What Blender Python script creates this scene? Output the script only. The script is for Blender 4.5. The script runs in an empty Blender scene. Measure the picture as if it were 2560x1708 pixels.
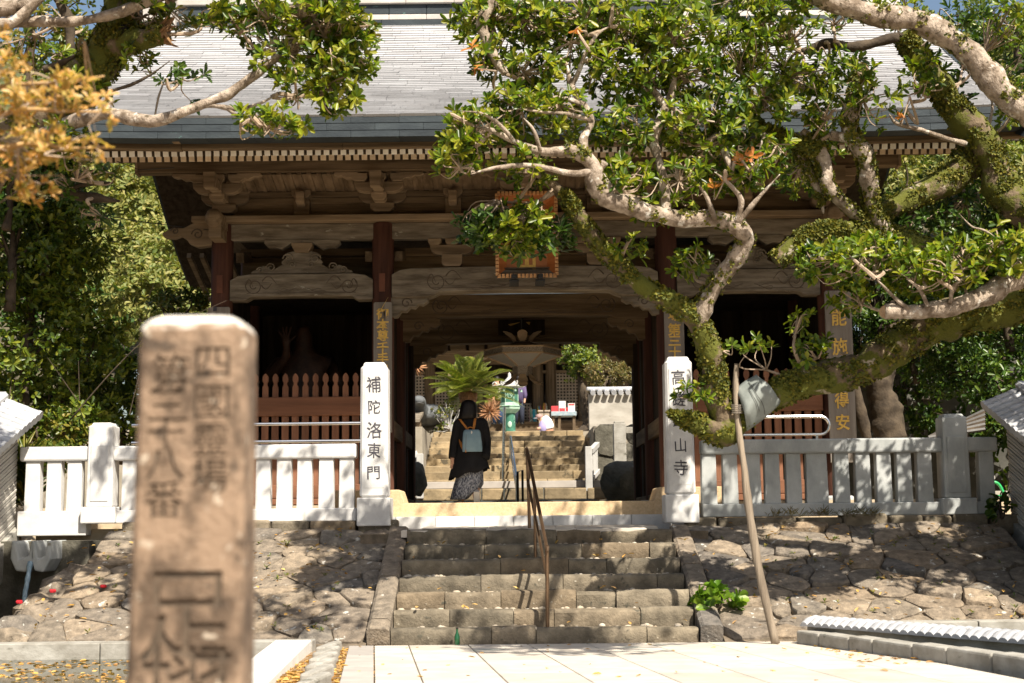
import bpy, bmesh, math, random
import numpy as np
from mathutils import Vector, Matrix, Euler, noise as mnoise
R = math.radians
S = bpy.context.scene
COL = S.collection
rng = random.Random(7)
# ------------------------------------------------------------------ camera
F = 3555.0                                   # focal length in pixels of a 2560 px wide frame (50 mm on 36 mm)
EYE = Vector((0, 0, 1.25))
PITCH = math.atan(456 / F); ROLL = R(0.6)
FWD = Vector((0, math.cos(PITCH), math.sin(PITCH)))
UP0 = Vector((0, -math.sin(PITCH), math.cos(PITCH)))
RT = Vector((1, 0, 0)) * math.cos(ROLL) - UP0 * math.sin(ROLL)
UPV = Vector((1, 0, 0)) * math.sin(ROLL) + UP0 * math.cos(ROLL)
cd = bpy.data.cameras.new('camera'); cam = bpy.data.objects.new('camera', cd); COL.objects.link(cam)
cd.sensor_width = 36; cd.lens = 50; cd.clip_start = 0.1; cd.clip_end = 600
cam.matrix_world = Matrix(((RT.x, UPV.x, -FWD.x, EYE.x), (RT.y, UPV.y, -FWD.y, EYE.y), (RT.z, UPV.z, -FWD.z, EYE.z), (0, 0, 0, 1)))
cd.dof.use_dof = True; cd.dof.focus_distance = 20.5; cd.dof.aperture_fstop = 2.8
S.camera = cam
# ------------------------------------------------------------------ sky and sun
SUN = Vector((0.34, -0.60, 0.80)).normalized()          # towards the sun
w = bpy.data.worlds.new('World'); S.world = w; w.use_nodes = True
nt = w.node_tree; bg = nt.nodes['Background']
sky = nt.nodes.new('ShaderNodeTexSky'); sky.sky_type = 'NISHITA'; sky.sun_disc = False
sky.sun_elevation = math.asin(SUN.z); sky.sun_rotation = math.atan2(SUN.x, SUN.y)
sky.air_density = 1.2; sky.dust_density = 3.0; sky.ozone_density = 1.0
nt.links.new(sky.outputs[0], bg.inputs[0]); bg.inputs[1].default_value = 0.064
ld = bpy.data.lights.new('sun', 'SUN'); ld.energy = 5.0; ld.angle = R(0.53); ld.color = (1.0, 0.92, 0.79)
lo = bpy.data.objects.new('sun', ld); COL.objects.link(lo); lo.rotation_euler = SUN.to_track_quat('Z', 'Y').to_euler(); lo.location = (8, -10, 25)
S.view_settings.view_transform = 'Standard'; S.view_settings.look = 'None'; S.view_settings.gamma = 1.0
S.view_settings.exposure = 1.08
S.view_settings.use_curve_mapping = False
S.render.engine = 'CYCLES'
S.cycles.max_bounces = 6; S.cycles.diffuse_bounces = 4; S.cycles.glossy_bounces = 3; S.cycles.transmission_bounces = 4; S.cycles.transparent_max_bounces = 4
S.cycles.use_denoising = True
# ------------------------------------------------------------------ helpers
def at(px, py, D):
    """World point at depth D along the ray of photograph pixel (px, py)."""
    d = FWD + RT * ((px - 1280) / F) + UPV * ((854 - py) / F)
    return EYE + d * (D / d.y)
def ad(u, v, D): return at(u * 1.0894, v * 1.0894, D)
WL = {}
class MB:
    def __init__(s): s.v = []; s.f = []
    def add(s, v, f):
        b = len(s.v); s.v += [tuple(p) for p in v]; s.f += [tuple(i + b for i in q) for q in f]; return s
    def box(s, c, d, m=None, taper=1.0):
        x, y, z = d[0] / 2, d[1] / 2, d[2] / 2; t = taper
        v = [Vector(p) for p in ((-x, -y, -z), (x, -y, -z), (x, y, -z), (-x, y, -z), (-x * t, -y * t, z), (x * t, -y * t, z), (x * t, y * t, z), (-x * t, y * t, z))]
        if m is not None: v = [m @ p for p in v]
        c = Vector(c)
        return s.add([p + c for p in v], [(3, 2, 1, 0), (4, 5, 6, 7), (0, 1, 5, 4), (1, 2, 6, 5), (2, 3, 7, 6), (3, 0, 4, 7)])
    def bb(s, x0, x1, y0, y1, z0, z1): return s.box(((x0 + x1) / 2, (y0 + y1) / 2, (z0 + z1) / 2), (abs(x1 - x0), abs(y1 - y0), abs(z1 - z0)))
    def tube(s, pts, rad, n=8, caps=True, wob=0.0, fr=3.0):
        pts = [Vector(p) for p in pts]; k = len(pts)
        if not hasattr(rad, '__len__'): rad = [rad] * k
        nrm = None; v = []
        for i, p in enumerate(pts):
            t = (pts[min(i + 1, k - 1)] - pts[max(i - 1, 0)])
            t = t.normalized() if t.length > 1e-9 else Vector((0, 0, 1))
            if nrm is None: nrm = t.orthogonal().normalized()
            nrm = (nrm - t * nrm.dot(t)); nrm = nrm.normalized() if nrm.length > 1e-6 else t.orthogonal().normalized()
            bi = t.cross(nrm)
            for j in range(n):
                a = 2 * math.pi * j / n; d = nrm * math.cos(a) + bi * math.sin(a); r = rad[i]
                if wob: r *= 1 + wob * mnoise.noise((p + d * r) * fr) + wob * .5 * mnoise.noise((p + d * r) * fr * 3.1)
                v.append(p + d * r)
        f = [(i * n + j, i * n + (j + 1) % n, (i + 1) * n + (j + 1) % n, (i + 1) * n + j) for i in range(k - 1) for j in range(n)]
        if caps: f += [tuple(range(n - 1, -1, -1)), tuple((k - 1) * n + j for j in range(n))]
        return s.add(v, f)
    def lathe(s, c, prof, n=16, a0=0.0):
        c = Vector(c); k = len(prof)
        v = [c + Vector((r * math.cos(a0 + 2 * math.pi * j / n), r * math.sin(a0 + 2 * math.pi * j / n), z)) for r, z in prof for j in range(n)]
        f = [(i * n + j, i * n + (j + 1) % n, (i + 1) * n + (j + 1) % n, (i + 1) * n + j) for i in range(k - 1) for j in range(n)]
        f += [tuple(range(n - 1, -1, -1)), tuple((k - 1) * n + j for j in range(n))]
        return s.add(v, f)
    def loft(s, rings, n=16, fold=0.0, nf=6, caps=True):
        """rings of (cx, cy, z, rx, ry)"""
        v = []; k = len(rings)
        for i, (cx, cy, z, rx, ry) in enumerate(rings):
            for j in range(n):
                a = 2 * math.pi * j / n; q = 1 + fold * (i / max(k - 1, 1)) * math.sin(a * nf + i * .5)
                v.append((cx + rx * q * math.cos(a), cy + ry * q * math.sin(a), z))
        f = [(i * n + j, i * n + (j + 1) % n, (i + 1) * n + (j + 1) % n, (i + 1) * n + j) for i in range(k - 1) for j in range(n)]
        if caps: f += [tuple(range(n - 1, -1, -1)), tuple((k - 1) * n + j for j in range(n))]
        return s.add(v, f)
    def prism(s, o, a0, a1, axis='y'):
        """outline o of (u, w) extruded along an axis"""
        def m(u, w_, a): return (u, a, w_) if axis == 'y' else ((a, u, w_) if axis == 'x' else (u, w_, a))
        n = len(o)
        v = [m(u, w_, a0) for u, w_ in o] + [m(u, w_, a1) for u, w_ in o]
        return s.add(v, [tuple(range(n)), tuple(range(2 * n - 1, n - 1, -1))] + [(i, i + n, (i + 1) % n + n, (i + 1) % n) for i in range(n)])
    def blob(s, c, r, seg=10, ring=7, wob=.15, fr=2.0, flat=None):
        c = Vector(c); r = r if hasattr(r, '__len__') else (r, r, r); v = []
        for i in range(ring + 1):
            th = math.pi * i / ring
            for j in range(seg):
                a = 2 * math.pi * j / seg
                d = Vector((math.sin(th) * math.cos(a), math.sin(th) * math.sin(a), math.cos(th)))
                q = 1 + wob * mnoise.noise(d * fr + c * 3.7)
                v.append(c + Vector((d.x * r[0] * q, d.y * r[1] * q, d.z * r[2] * q)))
        return s.add(v, [(i * seg + j, (i + 1) * seg + j, (i + 1) * seg + (j + 1) % seg, i * seg + (j + 1) % seg) for i in range(ring) for j in range(seg)])
def link(o, parent=None, kind=None):
    COL.objects.link(o)
    if parent is not None: o.parent = parent
    if kind: o['kind'] = kind
    return o
def mesh_from(v, f, name):
    me = bpy.data.meshes.new(name); me.from_pydata(v, [], f); me.update(); return me
def obj(name, mb, mat, parent=None, smooth=False, bevel=0.0, kind=None, label=None, cat=None, group=None, loc=None, seg=2):
    """links the builder as ONE mesh object; vertices are given in world space and stored relative to the parent thing (or to loc)"""
    base = WL.get(parent.name, Vector()) if parent is not None else (Vector(loc) if loc is not None else Vector())
    me = mesh_from([(x - base.x, y - base.y, z - base.z) for x, y, z in mb.v], mb.f, name)
    if mat is not None: me.materials.append(mat)
    if smooth:
        me.polygons.foreach_set('use_smooth', [True] * len(me.polygons))
        if smooth == 'auto':
            try: me.set_sharp_from_angle(angle=R(40))
            except Exception: pass
    o = bpy.data.objects.new(name, me); link(o, parent, kind)
    if parent is None: o.location = base
    WL[o.name] = base
    if label: o['label'] = label
    if cat: o['category'] = cat
    if group: o['group'] = group
    if bevel:
        b = o.modifiers.new('bevel', 'BEVEL'); b.width = bevel; b.segments = seg; b.limit_method = 'ANGLE'; b.angle_limit = R(35)
    return o
def thing(name, label, cat, loc, group=None, kind=None):
    o = bpy.data.objects.new(name, None); COL.objects.link(o); o.location = loc; o.empty_display_size = .2
    if label: o['label'] = label
    if cat: o['category'] = cat
    if group: o['group'] = group
    if kind: o['kind'] = kind
    WL[o.name] = Vector(loc); return o
def inst(name, me, loc, parent=None, rot=(0, 0, 0), scale=(1, 1, 1)):
    """one more object on shared mesh data, at a world place"""
    o = bpy.data.objects.new(name, me); link(o, parent)
    o.location = Vector(loc) - (WL[parent.name] if parent is not None else Vector()); o.rotation_euler = rot; o.scale = scale
    return o
def dup(root, loc, label=None, group=None):
    r = root.copy(); COL.objects.link(r); r.location = loc; WL[r.name] = Vector(loc)
    if label: r['label'] = label
    if group: r['group'] = group
    for ch in root.children:
        c = ch.copy(); COL.objects.link(c); c.parent = r
        for g in ch.children:
            d = g.copy(); COL.objects.link(d); d.parent = c
    return r
def spline(pts, m=5):
    """Catmull-Rom through points (any length tuples)"""
    P = [np.array(p, float) for p in pts]; P = [2 * P[0] - P[1]] + P + [2 * P[-1] - P[-2]]; out = []
    for i in range(1, len(P) - 2):
        for k in range(m):
            t = k / m
            out.append(.5 * ((2 * P[i]) + (P[i + 1] - P[i - 1]) * t + (2 * P[i - 1] - 5 * P[i] + 4 * P[i + 1] - P[i + 2]) * t * t + (3 * P[i] - P[i - 1] - 3 * P[i + 1] + P[i + 2]) * t ** 3))
    out.append(P[-2]); return out
# ------------------------------------------------------------------ materials
def M(name, c1, c2=None, rough=.75, scale=3.0, bump=.2, bscale=None, metal=0.0, spec=.3, objvar=0.0, islvar=0.0, obj_cols=None, isl_cols=None, speck=None, trans=0.0, speck2=None, lo=.35, hi=.65, dist=.02, sun_top=None):
    m = bpy.data.materials.new(name); m.use_nodes = True; n = m.node_tree.nodes; L = m.node_tree.links
    bs = n['Principled BSDF']; bs.inputs['Roughness'].default_value = rough; bs.inputs['Metallic'].default_value = metal
    bs.inputs['Specular IOR Level'].default_value = spec
    geo = n.new('ShaderNodeNewGeometry')
    def vec(sc):
        mp = n.new('ShaderNodeMapping'); L.new(geo.outputs['Position'], mp.inputs[0])
        mp.inputs['Scale'].default_value = sc if hasattr(sc, '__len__') else (sc, sc, sc); return mp.outputs[0]
    def nz(sc, detail=5):
        t = n.new('ShaderNodeTexNoise'); t.inputs['Scale'].default_value = 1.0; t.inputs['Detail'].default_value = detail; t.inputs['Roughness'].default_value = .6
        L.new(vec(sc), t.inputs['Vector']); return t.outputs['Fac']
    def ramp(fac, stops, interp='LINEAR'):
        r = n.new('ShaderNodeValToRGB'); r.color_ramp.interpolation = interp; e = r.color_ramp.elements
        while len(e) < len(stops): e.new(.5)
        for q, (p, c) in zip(e, stops): q.position = p; q.color = (*c, 1) if len(c) == 3 else c
        L.new(fac, r.inputs[0]); return r.outputs[0]
    def mix(fac, a, b, mode='MIX'):
        x = n.new('ShaderNodeMix'); x.data_type = 'RGBA'; x.blend_type = mode
        for q, s_ in ((fac, 0), (a, 6), (b, 7)):
            if isinstance(q, (float, int)): x.inputs[s_].default_value = q
            elif isinstance(q, tuple): x.inputs[s_].default_value = (*q, 1)
            else: L.new(q, x.inputs[s_])
        return x.outputs[2]
    c2 = c2 or tuple(v * .65 for v in c1)
    col = ramp(nz(scale), [(lo, c2), (hi, c1)])
    def spread(cols): k = len(cols); return [((i + .5) / k, c) for i, c in enumerate(cols)]
    if obj_cols:
        oi = n.new('ShaderNodeObjectInfo'); oc = ramp(oi.outputs['Random'], spread(obj_cols)); col = mix(.75, col, oc) if obj_cols else col
        mott = ramp(nz(scale), [(.3, (.62, .62, .62)), (.7, (1.25, 1.25, 1.25))]); col = mix(1.0, col, mott, 'MULTIPLY')
    if isl_cols:
        ic = ramp(geo.outputs['Random Per Island'], spread(isl_cols)); col = mix(.8, col, ic)
    for rnd, amt in ((('o', objvar)), (('i', islvar))):
        if amt:
            src = n.new('ShaderNodeObjectInfo').outputs['Random'] if rnd == 'o' else geo.outputs['Random Per Island']
            g = ramp(src, [(0, (1 - amt,) * 3), (1, (1 + amt,) * 3)]); col = mix(1.0, col, g, 'MULTIPLY')
    for sp in (speck, speck2):
        if sp:
            scol, ssc, th = sp
            fac = ramp(nz(ssc, 4), [(th, (0, 0, 0)), (min(th + .06, 1), (1, 1, 1))]); col = mix(fac, col, scol)
    if sun_top:                                   # sunlit brightness painted as a paler colour on upward faces
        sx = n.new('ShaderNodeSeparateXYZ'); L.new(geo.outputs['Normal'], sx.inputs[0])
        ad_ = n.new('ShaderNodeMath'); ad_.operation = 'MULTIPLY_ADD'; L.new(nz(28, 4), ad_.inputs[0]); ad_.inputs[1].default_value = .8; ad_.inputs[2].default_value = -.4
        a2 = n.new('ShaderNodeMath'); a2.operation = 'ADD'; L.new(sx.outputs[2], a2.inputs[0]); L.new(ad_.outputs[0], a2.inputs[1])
        col = mix(ramp(a2.outputs[0], [(.30, (0, 0, 0)), (.5, (1, 1, 1))]), col, sun_top)
    L.new(col, bs.inputs['Base Color'])
    if bump:
        bp = n.new('ShaderNodeBump'); bp.inputs['Strength'].default_value = bump; bp.inputs['Distance'].default_value = dist
        L.new(nz(bscale or (tuple(q * 6 for q in scale) if hasattr(scale, '__len__') else scale * 6), 6), bp.inputs['Height']); L.new(bp.outputs[0], bs.inputs['Normal'])
    if trans:
        tr = n.new('ShaderNodeBsdfTranslucent'); L.new(mix(1.0, col, (1.25, 1.35, .5), 'MULTIPLY'), tr.inputs[0]); mx = n.new('ShaderNodeMixShader'); mx.inputs[0].default_value = trans
        L.new(bs.outputs[0], mx.inputs[1]); L.new(tr.outputs[0], mx.inputs[2]); L.new(mx.outputs[0], n['Material Output'].inputs[0])
    return m
WX, WY, WZ = (.7, 9, 9), (9, .7, 9), (9, 9, .7)            # grain along x, y, z
wood_x = M('weathered wood along x', (.195, .14, .085), (.072, .049, .027), scale=WX, bump=.35, bscale=(3, 60, 60), objvar=.12, spec=.15, rough=.85)
wood_y = M('weathered wood along y', (.19, .135, .085), (.08, .054, .031), scale=WY, bump=.3, bscale=(60, 3, 60), objvar=.15, spec=.15, rough=.85)
wood_z = M('weathered wood along z', (.18, .13, .083), (.075, .052, .031), scale=WZ, bump=.3, bscale=(60, 60, 3), objvar=.15, spec=.15, rough=.85)
wood_pale = M('pale weathered wood', (.27, .20, .13), (.125, .088, .053), scale=WX, bump=.3, bscale=(4, 60, 60), objvar=.12, spec=.15, rough=.85)
wood_grey = M('greyed carved wood', (.235, .20, .155), (.10, .08, .057), scale=(2, 8, 12), bump=.35, bscale=(6, 60, 60), objvar=.1, spec=.15, rough=.85, speck=((.36, .35, .30), (4, 4, 9), .68))
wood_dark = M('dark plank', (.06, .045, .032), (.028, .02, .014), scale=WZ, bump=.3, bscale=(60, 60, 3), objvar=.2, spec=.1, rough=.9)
wood_carve = M('carved groove', (.12, .095, .07), (.08, .06, .045), scale=8, bump=.1, spec=.1)
wood_red = M('reddish old column wood', (.105, .045, .030), (.05, .022, .016), scale=WZ, bump=.45, bscale=(50, 50, 3), objvar=.12, spec=.2, rough=.75)
wood_lat = M('lattice wood', (.23, .108, .062), (.15, .068, .04), scale=WZ, bump=.25, bscale=(60, 60, 4), objvar=.22, spec=.2, rough=.75)
wood_latx = M('lattice rail wood', (.21, .095, .053), (.14, .063, .036), scale=WX, bump=.25, bscale=(4, 60, 60), objvar=.1, spec=.2, rough=.75)
white_end = M('white painted rafter end', (.86, .81, .72), (.78, .72, .62), scale=12, bump=.1, objvar=.12, rough=.8)
pale_end = M('bare rafter end', (.74, .60, .42), (.60, .47, .32), scale=12, bump=.1, objvar=.15, rough=.8)
shingle = M('weathered roof shingle', (.45, .45, .46), (.36, .355, .36), scale=(1.2, 6, 6), bump=.25, bscale=(30, 30, 30), islvar=.11, spec=.75, rough=.36, speck=((.32, .315, .31), (.8, 3, 3), .68))
slate = M('dark blue grey eave course', (.036, .046, .052), (.022, .029, .035), scale=(3, 3, 8), bump=.2, objvar=.16, spec=.25, rough=.7, speck=((.10, .19, .17), (5, 5, 12), .68))
ridge_m = M('pale ridge course', (.46, .43, .40), (.36, .33, .30), scale=3, bump=.15, rough=.5, objvar=.1)
granite = M('pale granite', (.62, .61, .59), (.50, .49, .48), scale=5, bump=.12, bscale=90, rough=.8, objvar=.06, speck=((.42, .42, .42), 120, .60), speck2=((.44, .43, .40), (5, 5, 1.3), .64))
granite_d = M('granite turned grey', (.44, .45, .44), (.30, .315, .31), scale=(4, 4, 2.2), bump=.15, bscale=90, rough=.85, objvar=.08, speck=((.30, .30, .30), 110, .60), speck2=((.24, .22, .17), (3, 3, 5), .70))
ink = M('black inscription paint', (.075, .072, .085), (.04, .037, .047), scale=14, bump=0, rough=.7)
gold = M('gold lettering', (.72, .47, .10), (.55, .34, .06), scale=25, bump=.1, rough=.45, spec=.5)
board_m = M('grey board', (.25, .225, .20), (.15, .13, .11), scale=WZ, bump=.25, bscale=(70, 70, 3), rough=.85, objvar=.1)
sand = M('washed sand finish', (.62, .46, .28), (.50, .36, .21), scale=30, bump=.35, bscale=130, rough=.9, speck=((.72, .60, .42), 90, .62))
step_m = M('old step stone', (.20, .165, .118), (.08, .067, .048), scale=5, bump=.55, bscale=28, rough=.9, dist=.03, obj_cols=[(.125, .106, .077), (.19, .157, .11), (.15, .126, .09), (.215, .18, .13), (.18, .136, .088)], speck=((.45, .41, .33), 14, .68), speck2=((.075, .068, .05), 7, .64))
bank_m = M('bank rubble stone', (.27, .215, .155), (.115, .095, .075), scale=9, bump=.9, bscale=30, rough=.92, dist=.03, obj_cols=[(.15, .135, .115), (.26, .205, .145), (.20, .165, .128), (.33, .255, .175), (.11, .105, .10), (.28, .205, .13), (.17, .145, .118)], speck=((.50, .48, .43), (8, 8, 8), .64), speck2=((.13, .115, .095), 11, .66))
mortar = M('earth and mortar', (.18, .14, .10), (.09, .072, .05), scale=9, bump=.5, rough=.95)
pebble_m = M('pebbles', (.45, .38, .29), (.3, .25, .19), scale=9, bump=.1, isl_cols=[(.32, .27, .20), (.40, .34, .27), (.24, .21, .17), (.35, .27, .18), (.42, .38, .32)], rough=.8)
pave = M('pale paving slab', (.53, .48, .415), (.44, .395, .335), scale=3, bump=.08, bscale=60, rough=.7, objvar=.13, speck=((.40, .42, .36), 2.2, .60), speck2=((.36, .32, .27), 9, .71))
pave_g = M('grey paving border', (.38, .35, .32), (.31, .285, .26), scale=4, bump=.1, bscale=60, rough=.8, objvar=.08)
conc = M('old concrete', (.36, .345, .31), (.22, .205, .175), scale=(4, 4, 6), bump=.25, rough=.9, speck=((.13, .125, .10), (3, 3, 7), .64))
white_c = M('white pool coping', (.74, .72, .69), (.66, .64, .60), scale=4, bump=.06, rough=.7, speck=((.5, .48, .44), 6, .74))
earth = M('leaf strewn earth', (.30, .20, .11), (.16, .11, .065), scale=6, bump=.5, rough=.95)
soil = M('forest soil', (.10, .085, .05), (.05, .045, .028), scale=3, bump=.4, rough=.95)
tile_m = M('grey roof tile', (.42, .425, .44), (.31, .315, .33), scale=6, bump=.12, rough=.42, spec=.5, objvar=.15, speck=((.16, .16, .16), 9, .66))
plaster = M('weathered plaster', (.40, .375, .335), (.29, .27, .235), scale=(2, 2, 4), bump=.12, rough=.9, speck=((.24, .225, .195), (2.5, 2.5, 4), .64))
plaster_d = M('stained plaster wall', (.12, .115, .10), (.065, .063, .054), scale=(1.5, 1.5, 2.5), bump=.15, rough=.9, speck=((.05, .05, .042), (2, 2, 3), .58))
siding = M('pale wall board', (.47, .445, .40), (.36, .335, .295), scale=(6, .8, 6), bump=.2, rough=.85, objvar=.08)
steel = M('stainless steel', (.70, .70, .70), (.62, .62, .62), rough=.22, metal=1.0, bump=0, scale=4)
bronze = M('brown bronze rail', (.19, .12, .07), (.13, .08, .048), rough=.33, metal=.7, bump=.05, scale=8, spec=.5)
dark_metal = M('dark metal', (.04, .038, .036), (.03, .028, .026), rough=.5, metal=.4, bump=.05, scale=8)
orange_w = M('orange plaque wood', (.48, .17, .05), (.33, .105, .028), scale=(3, 3, 14), bump=.2, rough=.5, objvar=.08)
orange_d = M('plaque panel wood', (.42, .165, .06), (.30, .11, .04), scale=(2, 8, 10), bump=.2, rough=.6)
bark = M('bark pale', (.42, .345, .275), (.16, .12, .085), lo=.38, hi=.60, scale=(8, 8, 8), bump=.9, bscale=(34, 34, 20), rough=.92, dist=.03, speck=((.58, .54, .48), 7, .60), speck2=((.10, .078, .052), 13, .61))
bark_m = M('mossy bark', (.20, .15, .095), (.085, .062, .038), scale=6, bump=.8, bscale=26, rough=.95, dist=.03, speck=((.09, .095, .014), 3.2, .44), speck2=((.34, .29, .23), 6, .64))
bark_d = M('dark bark', (.085, .064, .043), (.035, .026, .018), scale=6, bump=.6, bscale=24, rough=.95)
twig_m = M('pale twig', (.42, .33, .25), (.26, .19, .13), scale=12, bump=.2, rough=.85)
def leafmat(name, cols, trans=.32, rough=.38, spec=.45): return M(name, cols[0], cols[-1], scale=1.5, bump=0, isl_cols=cols, trans=trans, rough=rough, spec=spec)
leaf_r = leafmat('glossy leaf', [(.022, .052, .008), (.045, .10, .010), (.085, .165, .011), (.145, .225, .012), (.225, .275, .016), (.31, .31, .03)], trans=.42, rough=.36, spec=.4)
leaf_dk = leafmat('shade leaf', [(.018, .046, .010), (.03, .074, .012), (.05, .105, .014), (.10, .15, .016)])  # darker greens stand in for shade on the background crowns
leaf_yl = leafmat('yellow green leaf', [(.05, .09, .012), (.11, .14, .018), (.20, .18, .025), (.28, .21, .035), (.06, .10, .012)])
leaf_fg = leafmat('young orange leaf', [(.52, .25, .06), (.60, .33, .10), (.42, .28, .07), (.20, .22, .05), (.56, .36, .14)], trans=.4)
leaf_or = leafmat('dead orange leaf', [(.45, .16, .03), (.38, .12, .03), (.50, .22, .05)])
leaf_hill = leafmat('hillside foliage', [(.11, .15, .03), (.20, .215, .045), (.30, .25, .07), (.075, .115, .025), (.25, .235, .055)], trans=.25, rough=.6)
leaf_bg = leafmat('wood edge leaf', [(.03, .062, .008), (.055, .10, .010), (.085, .135, .012), (.14, .185, .014), (.21, .23, .02)], trans=.3, rough=.45)
moss_m = leafmat('moss leaf', [(.07, .085, .006), (.115, .125, .008), (.17, .155, .010), (.22, .18, .014), (.045, .06, .008)], trans=.2, rough=.7)
litter_m = leafmat('fallen leaf', [(.46, .23, .05), (.55, .33, .08), (.36, .17, .05), (.28, .17, .08), (.62, .42, .14)], trans=.15, rough=.7)
palm_m = leafmat('cycad frond', [(.07, .12, .015), (.13, .19, .02), (.22, .25, .035), (.30, .28, .06)], trans=.25, rough=.4)
# ------------------------------------------------------------------ leaves
def leaf_arrays(base, dirs, nrm, L, W, curl=.25):
    """base, dirs, nrm: (N,3); L, W: (N,) -> verts (N*7,3), quads+tris as two folded halves"""
    side = np.cross(dirs, nrm); side /= np.linalg.norm(side, axis=1, keepdims=True) + 1e-9
    L = L[:, None]; W = W[:, None]
    dn = -nrm * curl * L
    def q(t, w, s): return base + dirs * L * t + side * W * w * s + nrm * W * .13 * (1 if 0 < t < .97 else 0) + dn * t * t
    v = np.stack([base, q(.42, .33, 1), q(.74, .50, 1), q(.95, .30, 1), q(1.0, 0, 1), q(.95, .30, -1), q(.74, .50, -1), q(.42, .33, -1)], 1).reshape(-1, 3)
    return v
def leaf_mesh(name, v):
    n = len(v) // 8; me = bpy.data.meshes.new(name)
    me.vertices.add(n * 8); me.vertices.foreach_set('co', v.astype(np.float32).ravel())
    idx = np.array([0, 1, 2, 3, 4, 0, 4, 5, 6, 7])[None, :] + (np.arange(n) * 8)[:, None]
    me.loops.add(n * 10); me.loops.foreach_set('vertex_index', idx.astype(np.int32).ravel())
    me.polygons.add(n * 2); me.polygons.foreach_set('loop_start', np.arange(n * 2, dtype=np.int32) * 5)
    me.update(calc_edges=True); return me
def rosettes(C, U, nr, nl=9, L=.1, W=.036, lo=15, hi=80):
    """leaf rosettes at centres C opening along U"""
    C = np.asarray(C, float); U = np.asarray(U, float); U /= np.linalg.norm(U, axis=1, keepdims=True) + 1e-9; N = len(C); sc_ = nr.random(N)
    a = np.cross(U, nr.normal(size=(N, 3))); a /= np.linalg.norm(a, axis=1, keepdims=True) + 1e-9; b = np.cross(U, a)
    out = []
    for k in range(nl):
        ph = 2 * np.pi * k / nl * 2.4 + nr.uniform(-.4, .4, N); el = np.radians(nr.uniform(lo, hi, N))
        rad = a * np.cos(ph)[:, None] + b * np.sin(ph)[:, None]
        d = rad * np.sin(el)[:, None] + U * np.cos(el)[:, None]
        n_ = U * np.sin(el)[:, None] - rad * np.cos(el)[:, None]
        l = L * nr.uniform(.45, 1.2, N) * (.8 + .4 * sc_)
        out.append(leaf_arrays(C + U * (nr.uniform(-.35, .1, N) * L)[:, None], d, n_, l, W * nr.uniform(.8, 1.2, N)))
    return np.concatenate(out)
def stuff(name, me, mat, parent=None, kind=None, label=None, cat=None):
    me.materials.append(mat); o = bpy.data.objects.new(name, me); link(o, parent, kind)
    if parent is not None and WL.get(parent.name) is not None: me.transform(Matrix.Translation(-WL[parent.name]))
    WL[o.name] = WL.get(parent.name, Vector()) if parent is not None else Vector()
    if label: o['label'] = label
    if cat: o['category'] = cat
    return o
NR = np.random.default_rng(11)
# ------------------------------------------------------------------ ground, path, ponds
CX = 0.2                                                    # axis of the gate and the stairs
def gz(y): return max(0.0, .02 * (15.2 - y))                # the court falls 2 percent towards the stairs
g = MB(); g.add([(-70, -12, .50), (70, -12, .50), (70, 15.2, -.06), (-70, 15.2, -.06)], [(0, 1, 2, 3)])
g.v = [(x, y, z - .06) for x, y, z in g.v]
# ground with the two ponds left open is laid as strips
g = MB()
for x0, x1, y0, y1 in ((-60, -6.3, -12, 15.4), (-6.3, -2.08, -12, 10.1), (-2.08, 2.9, -12, 15.4), (2.9, 7.2, -12, 10.6), (7.2, 60, -12, 15.4)):
    g.add([(x0, y0, gz(y0) - .03), (x1, y0, gz(y0) - .03), (x1, y1, gz(min(y1, 15.2)) - .03), (x0, y1, gz(min(y1, 15.2)) - .03)], [(0, 1, 2, 3)])
g.bb(-6.5, 7.4, 9, 16, -.75, -.6)
for s in (-1, 1): g.bb(s * 6.7, s * 60, 15.4, 60, -1, 1.15)
g.bb(-7, 7, 18.8, 60, -.5, .9)
obj('ground', g, earth, kind='structure')
# path of slabs, slightly askew to the gate
path = obj('path', MB().bb(-1.25, 3.6, 3, 15.1, -.6, -.55), conc, kind='structure')
def px_(t, y): return (-1.47 + .098 * (15.1 - y)) + t        # left edge of the pale slabs at depth y
sl = []
cols = [0, .36, .98, 1.60, 2.22, 2.84, 3.46, 4.08, 4.7]
k = 0
for i in range(len(cols) - 1):
    y = 15.12
    off = (0, .5, .25, .7, .1, .6, .35, .8)[i]
    while y > 3.5:
        d = .9 if y > 15 and off else 1.25
        d = d * (1 - off) + .3 if y > 15 else 1.3
        y0 = max(y - d, 3.4)
        g_ = .005
        xs = [px_(cols[i] + g_, y0 + g_), px_(cols[i + 1] - g_, y0 + g_), px_(cols[i + 1] - g_, y - g_), px_(cols[i] + g_, y - g_)]
        ys = [y0 + g_, y0 + g_, y - g_, y - g_]
        if min(xs) < 3.15 + .1 * (15 - y):
            m = MB(); m.add([(xs[q], ys[q], gz(ys[q]) + .004) for q in range(4)] + [(xs[q], ys[q], gz(ys[q]) - .06) for q in range(4)], [(0, 1, 2, 3), (0, 4, 5, 1), (1, 5, 6, 2), (2, 6, 7, 3), (3, 7, 4, 0)])
            obj('paving_slab', m, pave, path, bevel=.004, seg=1)
        y = y0
for j in range(8):
    y1 = 15.1 - j * 1.4; y0 = y1 - 1.395
    if y0 < 4: break
    m = MB(); xs = [px_(-.26, y0), px_(-.006, y0), px_(-.006, y1), px_(-.26, y1)]; ys = [y0, y0, y1, y1]
    m.add([(xs[q], ys[q], gz(ys[q]) + .006) for q in range(4)] + [(xs[q], ys[q], gz(ys[q]) - .06) for q in range(4)], [(0, 1, 2, 3), (0, 4, 5, 1), (1, 5, 6, 2), (2, 6, 7, 3), (3, 7, 4, 0)])
    obj('border_slab', m, pave_g, path, bevel=.004, seg=1)
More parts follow.
